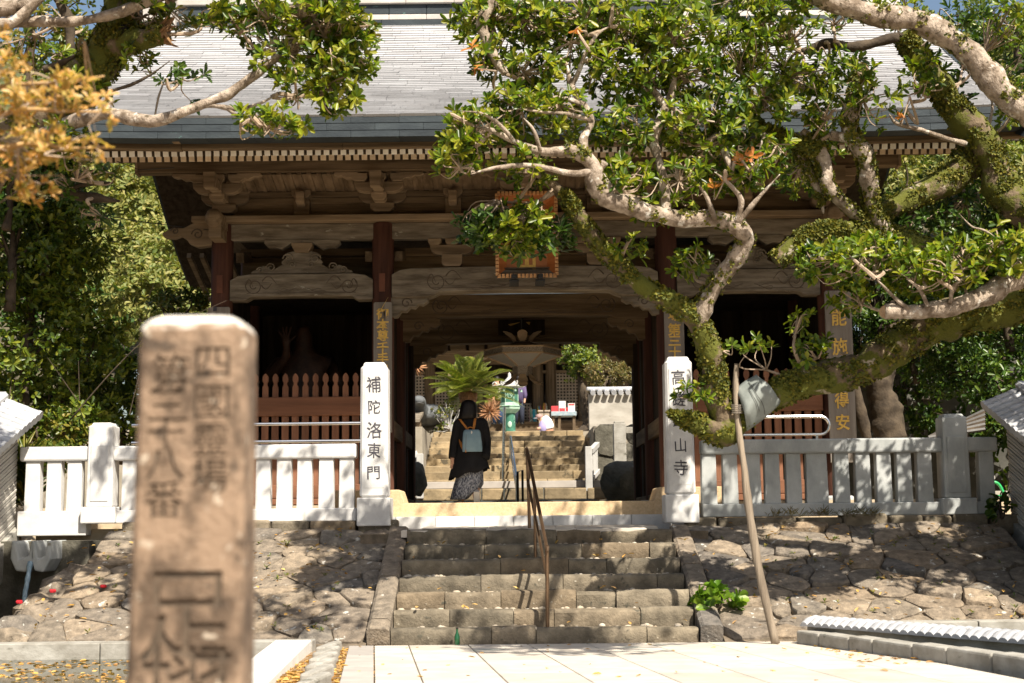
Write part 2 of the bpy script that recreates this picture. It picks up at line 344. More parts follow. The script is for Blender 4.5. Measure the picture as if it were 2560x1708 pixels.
# pond on the left
pond = obj('pond_water', MB().add([(-6.3, 9.0, -.06), (-2.05, 9.0, -.06), (-2.05, 14.85, -.06), (-6.3, 14.85, -.06)], [(0, 1, 2, 3)]),
           M('pond water', (.030, .034, .016), (.018, .022, .012), rough=.06, spec=.6, bump=.06, bscale=5, scale=1, dist=.01), kind='structure')
cop = thing('pond_curb', None, None, (-2.0, 12.4, 0), kind='structure')
def xo(y): return -2.06 + .06 * (14.6 - y)
for a, b in ((10.1, 11.6), (11.605, 13.1), (13.105, 14.62)):
    for nm, z0, z1, e, mt in (('coping_slab', -.06, .11, 0, white_c), ('curb_wall', -.6, -.062, .04, conc)):
        q = [(xo(a) - .36 + e, a), (xo(a) - e, a), (xo(b) - e, b), (xo(b) - .36 + e, b)]
        obj(nm, MB().prism(q, z0, z1, 'z'), mt, cop, bevel=.008)
for a, b in ((-5.35, -4.2), (-4.19, -3.1), (-3.09, -2.05)):
    obj('coping_slab', MB().bb(a, b, 14.63, 14.9, -.5, .10), conc, cop, bevel=.01)
obj('coping_slab', MB().bb(-6.4, -5.36, 14.45, 14.72, -.5, .08), conc, cop, bevel=.01)
for a, b in ((-6.3, -4.9), (-4.89, -3.5), (-3.49, -2.25)):
    obj('coping_slab', MB().bb(a, b, 9.9, 10.35, -.5, .12), white_c, cop, bevel=.008)
for i in range(6):                                            # rough kerb stones of the gutter
    y0 = 10.2 + i * .78; x = -1.91 + .10 * (15 - y0 - .4)
    obj('kerb_stone', MB().box((x, y0 + .38, gz(y0) - .02), (.10, .75, .16), Matrix.Rotation(-.1, 3, 'Z')), conc, cop, bevel=.02)
# pond and tile topped low wall on the right
pond2 = obj('pond_water', MB().add([(3.2, 9, -.10), (7.2, 9, -.10), (7.2, 15.1, -.10), (3.2, 15.1, -.10)], [(0, 1, 2, 3)]), pond.data.materials[0], kind='structure')
cop2 = thing('pond_curb', None, None, (4.6, 13, 0), kind='structure')
for a, b in ((3.55, 4.8), (4.81, 6.0), (6.01, 7.2)): obj('coping_slab', MB().bb(a, b, 15.0, 15.25, -.5, .20), conc, cop2, bevel=.012)
obj('coping_slab', MB().bb(5.55, 6.6, 15.3, 15.7, .1, .32), conc, cop2, bevel=.02)
A = Vector((2.95, 14.75, 0)); B = Vector((3.98, 10.75, 0)); dv = (B - A).normalized(); pv = Vector((-dv.y, dv.x, 0))
L_ = (B - A).length; t = 0; k = 0; ang = math.atan2(dv.y, dv.x)
for ln in (.5, .62, .45, .7, .55, .66, .8, .6):
    c = A + dv * (t + ln / 2); h = .13 + .012 * rng.random()
    obj('kerb_stone', MB().box((c.x, c.y, gz(c.y) + h / 2 - .03), (ln - .012, .2, h + .06), Matrix.Rotation(ang, 3, 'Z')), conc, cop2, bevel=.022)
    t += ln
    if t > L_ + .6: break
lw = thing('tile_topped_wall', 'low curved kerb wall capped with grey roof tiles at the right of the path', 'low wall', (4.0, 13.3, 0))
A2 = Vector((3.06, 14.88, 0)); B2 = Vector((5.2, 11.3, 0)); dv = (B2 - A2).normalized(); ang = math.atan2(dv.y, dv.x); L2 = (B2 - A2).length
c = (A2 + B2) / 2
obj('wall_base', MB().box((c.x, c.y, .03), (L2, .16, .30), Matrix.Rotation(ang, 3, 'Z')), conc, lw, bevel=.01)
me = None; nT = int(L2 / .105)
pvv = Vector((-dv.y, dv.x, 0))
if pvv.y > 0: pvv = -pvv                                      # towards the viewer
for i in range(nT):
    c = A2 + dv * (i + .5) * .105
    if me is None:
        tb = MB(); n = 7
        prof = [(-.17, .0), (-.10, .045), (0, .065), (.10, .045), (.17, .0)]
        for q, (u, h) in enumerate(prof):
            for j in range(n):
                a = math.pi * j / (n - 1); tb.v.append((math.cos(a) * .056, u, h + math.sin(a) * .042))
        tb.f = [(q * n + j, q * n + j + 1, (q + 1) * n + j + 1, (q + 1) * n + j) for q in range(4) for j in range(n - 1)]
        tb.f += [tuple(range(n - 1, -1, -1)), tuple(4 * n + j for j in range(n))]
        o = obj('ridge_tile', tb, tile_m, None, smooth=False); me = o.data; o.parent = lw
    else: o = inst('ridge_tile', me, (0, 0, 0), lw)
    o.location = Vector((c.x, c.y, .185)) - WL[lw.name]; o.rotation_euler = (0, rng.uniform(-.04, .04), ang)
# fallen leaves
def scatter(name, areas, n, L, W, mat, kind='stuff', label=None, cat=None):
    tot = []
    for (x0, x1, y0, y1, zf, k) in areas:
        x = NR.uniform(x0, x1, k); y = NR.uniform(y0, y1, k); z = np.array([zf(a, b) for a, b in zip(x, y)])
        th = NR.uniform(0, 2 * np.pi, k); tl = NR.uniform(-.35, .35, k)
        d = np.stack([np.cos(th), np.sin(th), tl], 1); d /= np.linalg.norm(d, axis=1, keepdims=True)
        nn = np.stack([NR.uniform(-.4, .4, k), NR.uniform(-.4, .4, k), np.ones(k)], 1); nn -= d * (nn * d).sum(1, keepdims=True); nn /= np.linalg.norm(nn, axis=1, keepdims=True)
        tot.append(leaf_arrays(np.stack([x, y, z + .012], 1), d, nn, L * NR.uniform(.6, 1.2, k), W * NR.uniform(.7, 1.2, k)))
    return stuff(name, leaf_mesh(name, np.concatenate(tot)), mat, None, kind, label, cat)
scatter('fallen_leaves', [(-1.95, -1.15, 9.5, 15.2, lambda x, y: gz(y) - .03, 1500), (-5.9, -2.3, 10.4, 14.5, lambda x, y: -.07, 1900),
        (-1.8, 3.2, 10, 15.1, lambda x, y: gz(y), 60), (2.9, 3.6, 12, 15, lambda x, y: gz(y), 90), (-1.8, 2.6, 15.3, 17.4, lambda x, y: .18 + max(0, math.floor((y - 15.2) / .383)) * .169 + .02, 50),
        (-5.3, -1.9, 15.3, 18.2, lambda x, y: .06 + (y - 15.2) * .375 + .05, 160), (2.6, 6, 15.3, 18.2, lambda x, y: .06 + (y - 15.2) * .375 + .05, 120)],
        0, .075, .034, litter_m, 'stuff')
# ------------------------------------------------------------------ rubble banks
def clip(poly, p, n):
    out = []
    for i in range(len(poly)):
        a, b = poly[i], poly[(i + 1) % len(poly)]; da = (a[0] - p[0]) * n[0] + (a[1] - p[1]) * n[1]; db = (b[0] - p[0]) * n[0] + (b[1] - p[1]) * n[1]
        if da <= 0: out.append(a)
        if da * db < 0: t = da / (da - db); out.append((a[0] + (b[0] - a[0]) * t, a[1] + (b[1] - a[1]) * t))
    return out
def voronoi(x0, x1, y0, y1, cx_, cy_, jit=.42, seed=1):
    r = random.Random(seed); pts = []
    nx = max(1, int((x1 - x0) / cx_)); ny = max(1, int((y1 - y0) / cy_))
    for i in range(nx):
        for j in range(ny):
            pts.append((x0 + (i + .5 + (.5 if j % 2 else 0) * .6 + r.uniform(-jit, jit)) * (x1 - x0) / nx, y0 + (j + .5 + r.uniform(-jit, jit)) * (y1 - y0) / ny))
    pts = [p for p in pts if x0 < p[0] < x1 and r.random() > .12]; cells = []
    for p in pts:
        poly = [(x0, y0), (x1, y0), (x1, y1), (x0, y1)]
        for q in sorted((q for q in pts if q != p), key=lambda q: (q[0] - p[0]) ** 2 + (q[1] - p[1]) ** 2)[:14]:
            poly = clip(poly, ((p[0] + q[0]) / 2, (p[1] + q[1]) / 2), (q[0] - p[0], q[1] - p[1]))
            if len(poly) < 3: break
        if len(poly) >= 3: cells.append((p, poly))
    return cells
def inset(poly, d):
    c = (sum(p[0] for p in poly) / len(poly), sum(p[1] for p in poly) / len(poly)); out = []
    for p in poly:
        l = math.hypot(p[0] - c[0], p[1] - c[1]); s_ = max(.15, 1 - d / max(l, 1e-6)); out.append((c[0] + (p[0] - c[0]) * s_, c[1] + (p[1] - c[1]) * s_))
    return out
def rounded(poly, r):
    """cut the corners, then add wobble points"""
    out = []; n = len(poly)
    for i in range(n):
        a, p, b = poly[i - 1], poly[i], poly[(i + 1) % n]; out += [(p[0] + (a[0] - p[0]) * r, p[1] + (a[1] - p[1]) * r), (p[0] + (b[0] - p[0]) * r, p[1] + (b[1] - p[1]) * r)]
    return out
def rubble(cells, T, parent, mat, name='stone', h=.055, gap=.014, seed=3):
    """T maps (u, v, height) of the slope to a world point"""
    r = random.Random(seed)
    for p, poly in cells:
        poly = rounded(inset(poly, gap * r.uniform(.6, 1.6)), .2)
        if len(poly) < 3: continue
        hh = h * r.uniform(.4, 1.8); tx, ty = r.uniform(-.05, .05), r.uniform(-.055, .055)
        c = (sum(q[0] for q in poly) / len(poly), sum(q[1] for q in poly) / len(poly))
        def hgt(q, b): return b + (q[0] - c[0]) * tx + (q[1] - c[1]) * ty + .03 * mnoise.noise(Vector((q[0] * 5, q[1] * 5, seed))) + .012 * mnoise.noise(Vector((q[0] * 14, q[1] * 14, seed)))
        i1 = [(q[0] + r.uniform(-.006, .006), q[1] + r.uniform(-.006, .006)) for q in inset(poly, .018)]; i2 = [(q[0] + r.uniform(-.02, .02), q[1] + r.uniform(-.02, .02)) for q in inset(poly, .09)]
        n = len(poly); m = MB()
        m.v = [tuple(T(q[0], q[1], -.05)) for q in poly] + [tuple(T(q[0], q[1], hgt(q, hh * .55))) for q in poly] + [tuple(T(q[0], q[1], hgt(q, hh * .9))) for q in i1] + [tuple(T(q[0], q[1], hgt(q, hh) + .002 + r.uniform(-.008, .008))) for q in i2] + [tuple(T(c[0], c[1], hgt(c, hh) + r.uniform(-.01, .012)))]
        for k in range(3): m.f += [(k * n + i, k * n + (i + 1) % n, (k + 1) * n + (i + 1) % n, (k + 1) * n + i) for i in range(n)]
        m.f += [(3 * n + i, 3 * n + (i + 1) % n, 4 * n) for i in range(n)]
        obj(name, m, mat, parent, smooth='auto')
Y0, Y1, ZB, ZT = 15.15, 18.25, .03, 1.19
def TB(u, v, h): s = (ZT - ZB) / (Y1 - Y0); l = math.hypot(1, s); return Vector((u, Y0 + v / l - h * s / l, ZB + v * s / l + h / l))
SL = math.hypot(Y1 - Y0, ZT - ZB)
for nm, x0, x1, sd in (('stone_bank', -5.15, -1.56, 21), ('stone_bank', 2.19, 6.15, 5)):
    m = MB(); m.add([TB(x0, -.2, -.01), TB(x1, -.2, -.01), TB(x1, SL, -.01), TB(x0, SL, -.01)], [(0, 1, 2, 3)])
    bank = obj(nm, m, mortar, kind='structure', loc=((x0 + x1) / 2, Y0, 0))
    rubble(voronoi(x0, x1, 0, SL, .44, .32, jit=.5, seed=sd), TB, bank, bank_m, seed=sd, h=.034, gap=.009)
    x = x0                                                     # top course under the fence
    if x0 < 0: x = -5.0
    while x < x1 - .1:
        wd = rng.uniform(.32, .62); hz = rng.uniform(-.02, .03)
        if x0 < 0 and x < -4.2: hz += .0
        mm = MB().box((x + wd / 2, 18.42 + rng.uniform(-.02, .02), 1.18 + hz / 2), (wd - .025, .42, .26 + hz), Matrix.Rotation(rng.uniform(-.04, .04), 3, 'Z'))
        obj('top_stone', mm, step_m, bank, bevel=.035, seg=3); x += wd
# ------------------------------------------------------------------ stairs
RZ, RUN = .169, .383
st = thing('stone_stairs', 'worn stone staircase of seven steps with a handrail leading up to the gate', 'staircase', (CX + .1, 15.2, 0))
core = MB()
peb = []
for i in range(7):
    y = 15.2 + i * RUN; z0 = i * RZ; z1 = z0 + RZ; xl, xr = -1.31, 1.93
    core.bb(xl + .02, xr - .02, y + .06, 18.4, -.1 if i == 0 else z0 - .01, z1 - .045)
    x = xl
    while x < xr - .02:
        wd = min(rng.uniform(.42, 1.35), xr - x)
        if xr - x - wd < .25: wd = xr - x
        dz = rng.uniform(-.014, .012); dy = rng.uniform(-.025, .02); d = rng.uniform(.20, .27); m = MB()
        n = max(3, int(wd / .10)); rows = []
        for q in range(n + 1):
            u = x + .004 + (wd - .008) * q / n
            fr_ = Vector((u * 4, i * 3.3, 0)); e = .026 * mnoise.noise(fr_ * 1.3) + .012 * mnoise.noise(fr_ * 4); f_ = .026 * mnoise.noise(fr_ + Vector((0, 0, 5))) + .010 * mnoise.noise(fr_ * 4 + Vector((0, 3, 5)))
            ed = .016 if q in (0, n) else 0
            rows.append([(u, y + dy + f_ + .012 + ed, z0 - .05), (u, y + dy + f_ + ed * .7, z0 + .05), (u, y + dy + f_ * .7 + ed * .5, z1 - .045), (u, y + dy + .012 + f_ + ed, z1 - .016 + dz + e), (u, y + dy + .045, z1 + dz + e - ed * .3), (u, y + dy + d, z1 + dz - .004), (u, y + dy + d + .02, z0)])
        kq = len(rows[0])
        m.v = [p for r_ in rows for p in r_]
        m.f = [(q * kq + j, (q + 1) * kq + j, (q + 1) * kq + j + 1, q * kq + j + 1) for q in range(n) for j in range(kq - 1)]
        m.f += [tuple(range(kq)), tuple(n * kq + j for j in range(kq - 1, -1, -1))]
        obj('step_stone', m, step_m, st, smooth='auto'); x += wd
    if i < 6:
        for k in range(90 if i in (3, 4, 5) else 60):
            r = rng.uniform(.014, .038); peb.append((rng.uniform(xl + .05, xr - .05), y + rng.uniform(.22, RUN), z1 - .03 + rng.uniform(-.01, .016), r))
obj('stair_bed', core, mortar, st)
pm = MB()
for x, y, z, r in peb: pm.blob((x, y, z), (r * rng.uniform(.9, 1.5), r, r * .75), 7, 5, .2)
obj('pebbles', pm, pebble_m, st, smooth=True, kind='stuff')
for x in (-1.435, 2.06):                                        # sloping side stones
    t = 0; s = (ZT - ZB) / (Y1 - Y0)
    for ln in ((.26, 1.15, 1.62) if x < 0 else (.4, 1.3, 1.3)):
        a, b = t + .012, t + ln - .012; w_ = .118; m = MB(); n = 5; rows = []
        for q in range(n + 1):
            v = a + (b - a) * q / n; e = .02 * mnoise.noise(Vector((v * 2, x, 1))); hh = .155 + e
            rows.append([TB(x - w_, v, -.1), TB(x - w_, v, hh - .03), TB(x - w_ + .035, v, hh), TB(x + w_ - .035, v, hh + .4 * e), TB(x + w_, v, hh - .03), TB(x + w_, v, -.1)])
        m.v = [tuple(p) for r_ in rows for p in r_]; m.f = [(q * 6 + j, q * 6 + j + 1, (q + 1) * 6 + j + 1, (q + 1) * 6 + j) for q in range(n) for j in range(5)] + [tuple(range(5, -1, -1)), tuple(n * 6 + j for j in range(6))]
        obj('side_stone', m, bank_m, st, smooth='auto'); t += ln
# landing with its slabs, granite riser and sand finished edge of the gate terrace
land = obj('landing', MB().bb(-1.9, 2.4, 17.75, 19.0, 1.0, 1.14), mortar, kind='structure')
def lz(y): return 1.18 + .032 * (y - 17.5)
for i in range(9):
    for j, (a, b) in enumerate(((17.52, 18.2), (18.204, 18.97))):
        x0 = -1.38 + i * .43 + (.2 if j else 0); x1 = x0 + .425
        if x1 > 2.02: continue
        m = MB(); m.add([(x0, a, lz(a)), (x1, a, lz(a)), (x1, b, lz(b)), (x0, b, lz(b)), (x0, a, 1.1), (x1, a, 1.1), (x1, b, 1.1), (x0, b, 1.1)], [(0, 1, 2, 3), (4, 5, 1, 0), (5, 6, 2, 1), (6, 7, 3, 2), (7, 4, 0, 3)])
        obj('paving_slab', m, pave, land, bevel=.004, seg=1)
for i in range(7):
    x0 = -2.2 + i * .52 + (.12 if i else 0)
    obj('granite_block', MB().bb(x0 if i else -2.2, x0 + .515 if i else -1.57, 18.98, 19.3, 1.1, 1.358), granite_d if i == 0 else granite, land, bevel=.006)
for x0 in (1.56, 2.08):
    obj('granite_block', MB().bb(x0, x0 + .515, 18.98, 19.3, 1.1, 1.358), granite, land, bevel=.006)
m = MB(); m.bb(-1.95, 2.4, 19.16, 19.6, 1.3, 1.54)
o_ = [(-2.4, 1.3), (-1.46, 1.3), (-1.46, 1.545), (-1.51, 1.70), (-1.53, 1.72), (-2.4, 1.72)]
m.prism(o_, 19.14, 19.9); m.prism([(2 * CX + .02 - u, w_) for u, w_ in o_], 19.14, 19.9)
obj('terrace_edge', m, sand, land, bevel=.012)
m = MB(); m.bb(-8, 8, 19.5, 31.5, 1.0, 1.53); m.bb(-6.2, -2.2, 18.6, 19.5, .9, 1.24); m.bb(2.6, 6.3, 18.6, 19.5, .9, 1.24)
obj('terrace', m, M('pale terrace floor', (.50, .41, .29), (.40, .32, .22), scale=6, bump=.2, rough=.95), kind='structure')
# ------------------------------------------------------------------ the gate
YF, YM, YB = 21.0, 23.3, 25.6
FL = 1.53
def zz(py, D, px=800): return at(px, py, D).z
def xx(px, D, py=700): return at(px, py, D).x
gate = thing('temple_gate', 'large weathered wooden temple gate with a shingled gable roof', 'gate', (CX, YM, FL))
cols_x = [CX - 4.53, CX - 2.12, CX + 2.12, CX + 4.53]
ztop = zz(560, YF)
for yi, y in enumerate((YF, YM, YB)):
    for x in cols_x:
        m = MB().lathe((x, y, FL), [(.165, 0), (.165, ztop - FL - .03), (.14, ztop - FL)], 14)
        obj('column', m, wood_red, gate, smooth='auto')
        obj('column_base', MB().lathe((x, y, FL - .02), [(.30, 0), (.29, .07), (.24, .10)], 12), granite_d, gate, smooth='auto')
zp0, zp1 = zz(561, YF), zz(546, YF)
for y in (YF, YB): obj('top_plate', MB().bb(CX - 4.95, CX + 4.95, y - .27, y + .24, zp0, zp1), wood_pale, gate, bevel=.012)
for s in (-1, 1): obj('top_plate', MB().bb(CX + s * 4.35, CX + s * 4.75, YF + .24, YB - .27, zp0 + .003, zp1 - .003), wood_y, gate, bevel=.012)
bays = [(cols_x[0], cols_x[1]), (cols_x[1], cols_x[2]), (cols_x[2], cols_x[3])]
zh0, zh1 = zz(602, YF), zp0 - .004
for y in (YF, YB):
    for a, b in bays: obj('head_beam', MB().bb(a + .13, b - .13, y - .08, y + .08, zh0, zh1), wood_grey, gate, bevel=.01)
def arch_beam(x0, x1, y, z0, z1, lift, name, mat, dep=.13, cam_=.0, sp=True):
    """rainbow beam: cambered top, raised centre of the underside"""
    L = x1 - x0; e = .30 * L / 2.4 if L < 3 else .62; n = 16; o = []
    o += [(x0, z0), (x0 + e * .85, z0), (x0 + e, z0 + lift * .4), (x0 + e * 1.15, z0 + lift)]
    for q in range(1, 8): t = q / 8; o.append((x0 + e * 1.15 + (L - 2.3 * e) * t, z0 + lift * (1 + .25 * math.sin(math.pi * t))))
    o += [(x1 - e * 1.15, z0 + lift), (x1 - e, z0 + lift * .4), (x1 - e * .85, z0), (x1, z0)]
    o += [(x1, z1 - .10), (x1 - .12, z1 - .035)]
    for q in range(0, 9): t = q / 8; o.append((x1 - .3 - (L - .6) * t, z1 - .01 + cam_ * math.sin(math.pi * t)))
    o += [(x0 + .12, z1 - .035), (x0, z1 - .10)]
    b = obj(name, MB().prism(o, y - dep, y + dep), mat, gate, bevel=.012)
    if sp:
        m = MB()
        for s, xa in ((1, x0), (-1, x1)):
            c = Vector((xa + s * L * .17, y - dep, (z0 + z1) / 2 + .01)); r0 = (z1 - z0) * .33; pts = []
            for q in range(34): a = q / 33 * 2 * math.pi * 1.5 + 2.6; r = r0 * (1 - .78 * q / 33); pts.append(c + Vector((s * r * math.cos(a), 0, r * math.sin(a))))
            m.tube(pts, .0085, 5)
            for k, (dx, dz, ln) in enumerate(((.9, .55, 1.6), (.8, .1, 1.2), (-.9, .2, .8))):
                pts = [c + Vector((s * r0 * (dx + ln * q / 10), 0, r0 * (dz + .55 * math.sin(q / 10 * math.pi * 1.2) * (1 if k != 1 else -.8)))) for q in range(11)]
                m.tube(pts, [.009 * (1 - q / 12) + .002 for q in range(11)], 5)
            for k in range(3):
                pts = [Vector((xa + s * (L * .30 + L * .03 * k + L * .10 * q / 8), y - dep, z0 + lift + .05 + .03 * k + .012 * math.sin(q))) for q in range(9)]
                m.tube(pts, .006, 4)
        obj('carved_scroll', m, wood_carve, b, kind='stuff')
        # groove line along the underside
        pts = [Vector((x0 + e * .95 + (L - 1.9 * e) * q / 20, y - dep, z0 + lift * 1.15 + .05)) for q in range(21)]
        obj('carved_line', MB().tube(pts, .007, 4), wood_carve, b)
    return b
zk = (zz(753, YF), zz(686, YF))
for a, b in (bays[0], bays[2]):
    arch_beam(a + .14, b - .14, YF, zk[0], zk[1], .05, 'rainbow_beam', wood_grey)
    arch_beam(a + .14, b - .14, YB, zk[0], zk[1], .05, 'rainbow_beam', wood_x, sp=False)
a, b = bays[1]
arch_beam(a + .14, b - .14, YF, zz(750, YF), zz(676, YF), .075, 'rainbow_beam', wood_grey, dep=.16, cam_=.02)
arch_beam(a + .05, b - .05, YM, zz(806, YM), zz(742, YM), .05, 'rainbow_beam', wood_x, dep=.14)
arch_beam(a + .05, b - .05, YB, zz(872, YB), zz(800, YB), .05, 'rainbow_beam', wood_x, dep=.14)
def corbel_outline(w, h, s, x, z1):
    pts = [(0, 0), (1, 0), (1, -.22), (.86, -.40), (.74, -.36), (.66, -.55), (.52, -.52), (.42, -.72), (.28, -.70), (.18, -.98), (0, -1)]
    return [(x + s * p * w, z1 + q * h) for p, q in pts]
for y, pz, w_, h in ((YF, 747, .56, .30), (YM, 802, .62, .38), (YB, 866, .62, .42)):
    for s, x in ((1, a + .12), (-1, b - .12)):
        o = obj('corbel', MB().prism(corbel_outline(w_, h, s, x, zz(pz, y) - .004), y - .10, y + .10), wood_grey if y == YF else wood_x, gate, bevel=.01)
        m = MB(); c = Vector((x + s * w_ * .42, y - .10, zz(pz, y) - h * .33)); pts = []
        for q in range(22): aa = q / 21 * 2 * math.pi * 1.3; r = .085 * (1 - .8 * q / 21); pts.append(c + Vector((s * r * math.cos(aa), 0, r * math.sin(aa))))
        obj('carved_scroll', m.tube(pts, .010, 5), wood_carve, o)
# posts of the inner passage
for s in (-1, 1):
    x = CX + s * 2.2
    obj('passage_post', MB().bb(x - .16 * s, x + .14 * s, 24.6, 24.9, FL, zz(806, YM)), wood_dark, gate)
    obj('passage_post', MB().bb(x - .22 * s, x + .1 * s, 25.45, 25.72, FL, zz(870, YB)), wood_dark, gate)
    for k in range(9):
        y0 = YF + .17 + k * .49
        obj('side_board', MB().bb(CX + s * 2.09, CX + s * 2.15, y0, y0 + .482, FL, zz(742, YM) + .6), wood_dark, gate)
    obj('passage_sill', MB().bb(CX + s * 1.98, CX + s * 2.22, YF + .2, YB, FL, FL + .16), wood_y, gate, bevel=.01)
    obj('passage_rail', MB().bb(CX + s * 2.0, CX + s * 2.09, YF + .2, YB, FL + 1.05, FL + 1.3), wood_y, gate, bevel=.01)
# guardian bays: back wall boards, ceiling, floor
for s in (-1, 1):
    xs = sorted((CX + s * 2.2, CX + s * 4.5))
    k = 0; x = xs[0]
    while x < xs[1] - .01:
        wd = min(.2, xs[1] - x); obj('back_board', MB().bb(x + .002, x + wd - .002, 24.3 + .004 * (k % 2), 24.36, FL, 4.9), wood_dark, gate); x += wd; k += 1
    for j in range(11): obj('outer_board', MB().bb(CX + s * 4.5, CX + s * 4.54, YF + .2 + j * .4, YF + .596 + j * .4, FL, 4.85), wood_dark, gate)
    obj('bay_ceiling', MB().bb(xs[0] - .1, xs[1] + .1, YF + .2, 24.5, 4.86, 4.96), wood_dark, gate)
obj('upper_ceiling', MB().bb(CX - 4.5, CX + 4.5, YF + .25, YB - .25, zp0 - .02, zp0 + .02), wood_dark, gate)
# nuki beams seen through the gap above the bays
for y, p0, p1 in ((YF + .75, 640, 622),):
    obj('inner_beam', MB().bb(CX - 4.4, CX + 4.4, y, y + .12, zz(p0, y), zz(p1, y)), wood_x, gate, bevel=.008)
obj('inner_panel', MB().bb(CX - 4.4, CX + 4.4, YF + .9, YF + .94, zk[1] - .05, zz(640, YF + .75)), wood_x, gate)
for s in (-1, 1):
    for x in (CX + s * 4.3, CX + s * 2.35, CX + s * 1.9):
        obj('inner_brace', MB().box((x, YF + .55, zz(625, YF)), (.12, .8, .16), Matrix.Rotation(.2, 3, 'X')), wood_y, gate, bevel=.01)
# frog leg struts and bracket struts in the gap
def cloud(m, x, z, s, y0, y1, w_, h):
    pts = []
    for q in range(25):
        t = q / 24; r = h * (1 - t) ** .7 * (1 + .22 * math.sin(t * 17)); pts.append((x + s * w_ * t, z + max(r, .01)))
    pts = [(x, z)] + pts + [(x + s * w_, z)]
    m.prism(pts, y0, y1)
zgap = (zk[1], zh0)
def frog(cx, z, H):
    hp = [(0, .60), (.06, .64), (.14, .66), (.22, .62), (.25, .54), (.21, .46), (.27, .42), (.31, .34), (.29, .27), (.36, .20), (.42, .12), (.46, .14), (.50, .22), (.56, .25), (.61, .22), (.64, .14), (.72, .10), (.76, .05), (.75, 0)]
    o = [(cx + u, z + w_ * H) for u, w_ in hp] + [(cx - u, z + w_ * H) for u, w_ in reversed(hp) if u > 0]
    return MB().prism(o, YF - .09, YF + .07)
for a_, b_, fancy in ((bays[0][0], bays[0][1], 1), (bays[2][0], bays[2][1], 1)):
    cx = (a_ + b_) / 2; H = zgap[1] - zgap[0]
    fs = obj('frog_leg_strut', frog(cx, zgap[0], H), wood_grey, gate, bevel=.008)
    m = MB()
    for s in (-1, 1):
        for (dx, dz, r0) in ((.20, .36, .085), (.46, .13, .07), (.14, .20, .06), (.62, .06, .05)):
            c = Vector((cx + s * dx, YF - .10, zgap[0] + H * dz / .5 * .55 + .02)); pts = []
            for q in range(18): aa = q / 17 * 2 * math.pi * 1.4; r = r0 * (1 - .8 * q / 17); pts.append(c + Vector((s * r * math.cos(aa), 0, r * math.sin(aa))))
            m.tube(pts, .012, 5)
    obj('carved_cloud', m, wood_grey, fs, smooth=True, kind='stuff')
    o = obj('carved_crest', MB().lathe((0, 0, 0), [(.02, -.02), (.10, -.015), (.12, .01), (.05, .05), (.01, .06)], 12), wood_grey, fs, smooth='auto')
    o.data.transform(Matrix.Rotation(R(90), 4, 'X')); o.data.transform(Matrix.Translation(Vector((cx, YF - .09, zgap[0] + H * .33)) - WL[fs.name]))
    obj('bearing_block', MB().prism([(cx - .10, zgap[1] - .20), (cx + .10, zgap[1] - .20), (cx + .155, zgap[1] - .09), (cx + .155, zgap[1] - .055), (cx - .155, zgap[1] - .055), (cx - .155, zgap[1] - .09)], YF - .13, YF + .1), wood_pale, fs, bevel=.008)
    m = MB()
    for s in (-1, 1):
        oo = [(cx, zgap[1] - .055), (cx, zgap[1]), (cx + s * .56, zgap[1]), (cx + s * .57, zgap[1] - .05), (cx + s * .50, zgap[1] - .115), (cx + s * .40, zgap[1] - .11), (cx + s * .30, zgap[1] - .14), (cx + s * .17, zgap[1] - .055)]
        m.prism(oo, YF - .10 - .001 * s, YF + .08)
    obj('carved_wing', m, wood_grey, fs, bevel=.008)
def block(m, x, y, z, w_, h, d): m.prism([(x - w_ * .33, z), (x + w_ * .33, z), (x + w_ / 2, z + h * .45), (x + w_ / 2, z + h), (x - w_ / 2, z + h), (x - w_ / 2, z + h * .45)], y - d / 2, y + d / 2)
def arm(m, x, y, z, w_, h, d):
    o = [(x - w_ * .30, z), (x + w_ * .30, z), (x + w_ * .42, z + h * .18), (x + w_ * .49, z + h * .5), (x + w_ / 2, z + h), (x - w_ / 2, z + h), (x - w_ / 2 + .01, z + h * .5), (x - w_ * .42, z + h * .18)]
    m.prism(o, y - d / 2, y + d / 2)
# struts in the centre bay (bracket on a trapezoid block)
for x in (xx(1131, YF), 2 * CX - xx(1131, YF)):
    m = MB(); z0 = zz(673, YF); m.prism([(x - .11, z0), (x + .11, z0), (x + .155, z0 + .05), (x + .155, z0 + .185), (x - .155, z0 + .185), (x - .155, z0 + .05)][:6], YF - .12, YF + .08)
    bs = obj('bracket_strut', m, wood_pale, gate, bevel=.008)
    m = MB(); arm(m, x, YF, z0 + .186, .66, .15, .16); obj('bracket_arm', m, wood_pale, bs, bevel=.008)
    for dx in (-.26, 0, .26):
        m = MB(); block(m, x + dx, YF - .01, z0 + .337, .20, zgap[1] - z0 - .340, .19); obj('bearing_block', m, wood_pale, bs, bevel=.008)
# wall above the plate
zw = zp1
ZL = zz(496, YF)                                             # top of plank wall
for y, s in ((YF, 1), (YB, -1)):
    zc = zw
    for k in range(3):
        h = (ZL - zw) / 3; obj('wall_plank', MB().bb(CX - 4.6, CX + 4.6, y - .03 + .003 * k, y + .05, zc + .002, zc + h - .002), wood_x, gate); zc += h
    obj('wall_rail', MB().bb(CX - 4.7, CX + 4.7, y - .10 * 1, y + .06, ZL, zz(483, YF)), wood_x, gate, bevel=.008)
YP = 20.3                                                   # purlin in front of the wall
zq0, zq1 = zz(432, YP), zz(406, YP)
for y in (YP, 2 * YM - YP):
    p = obj('eave_purlin', MB().bb(CX - 5.62, CX + 5.45, y - .10, y + .10, zq0, zq1), wood_x, gate, bevel=.012)
for s, xe in ((-1, CX - 5.62), (1, CX + 5.45)):
    obj('purlin_end', MB().bb(xe, xe + s * .04, YP - .115, YP + .115, zq0 - .015, zq1 + .015), wood_pale, gate, bevel=.006)
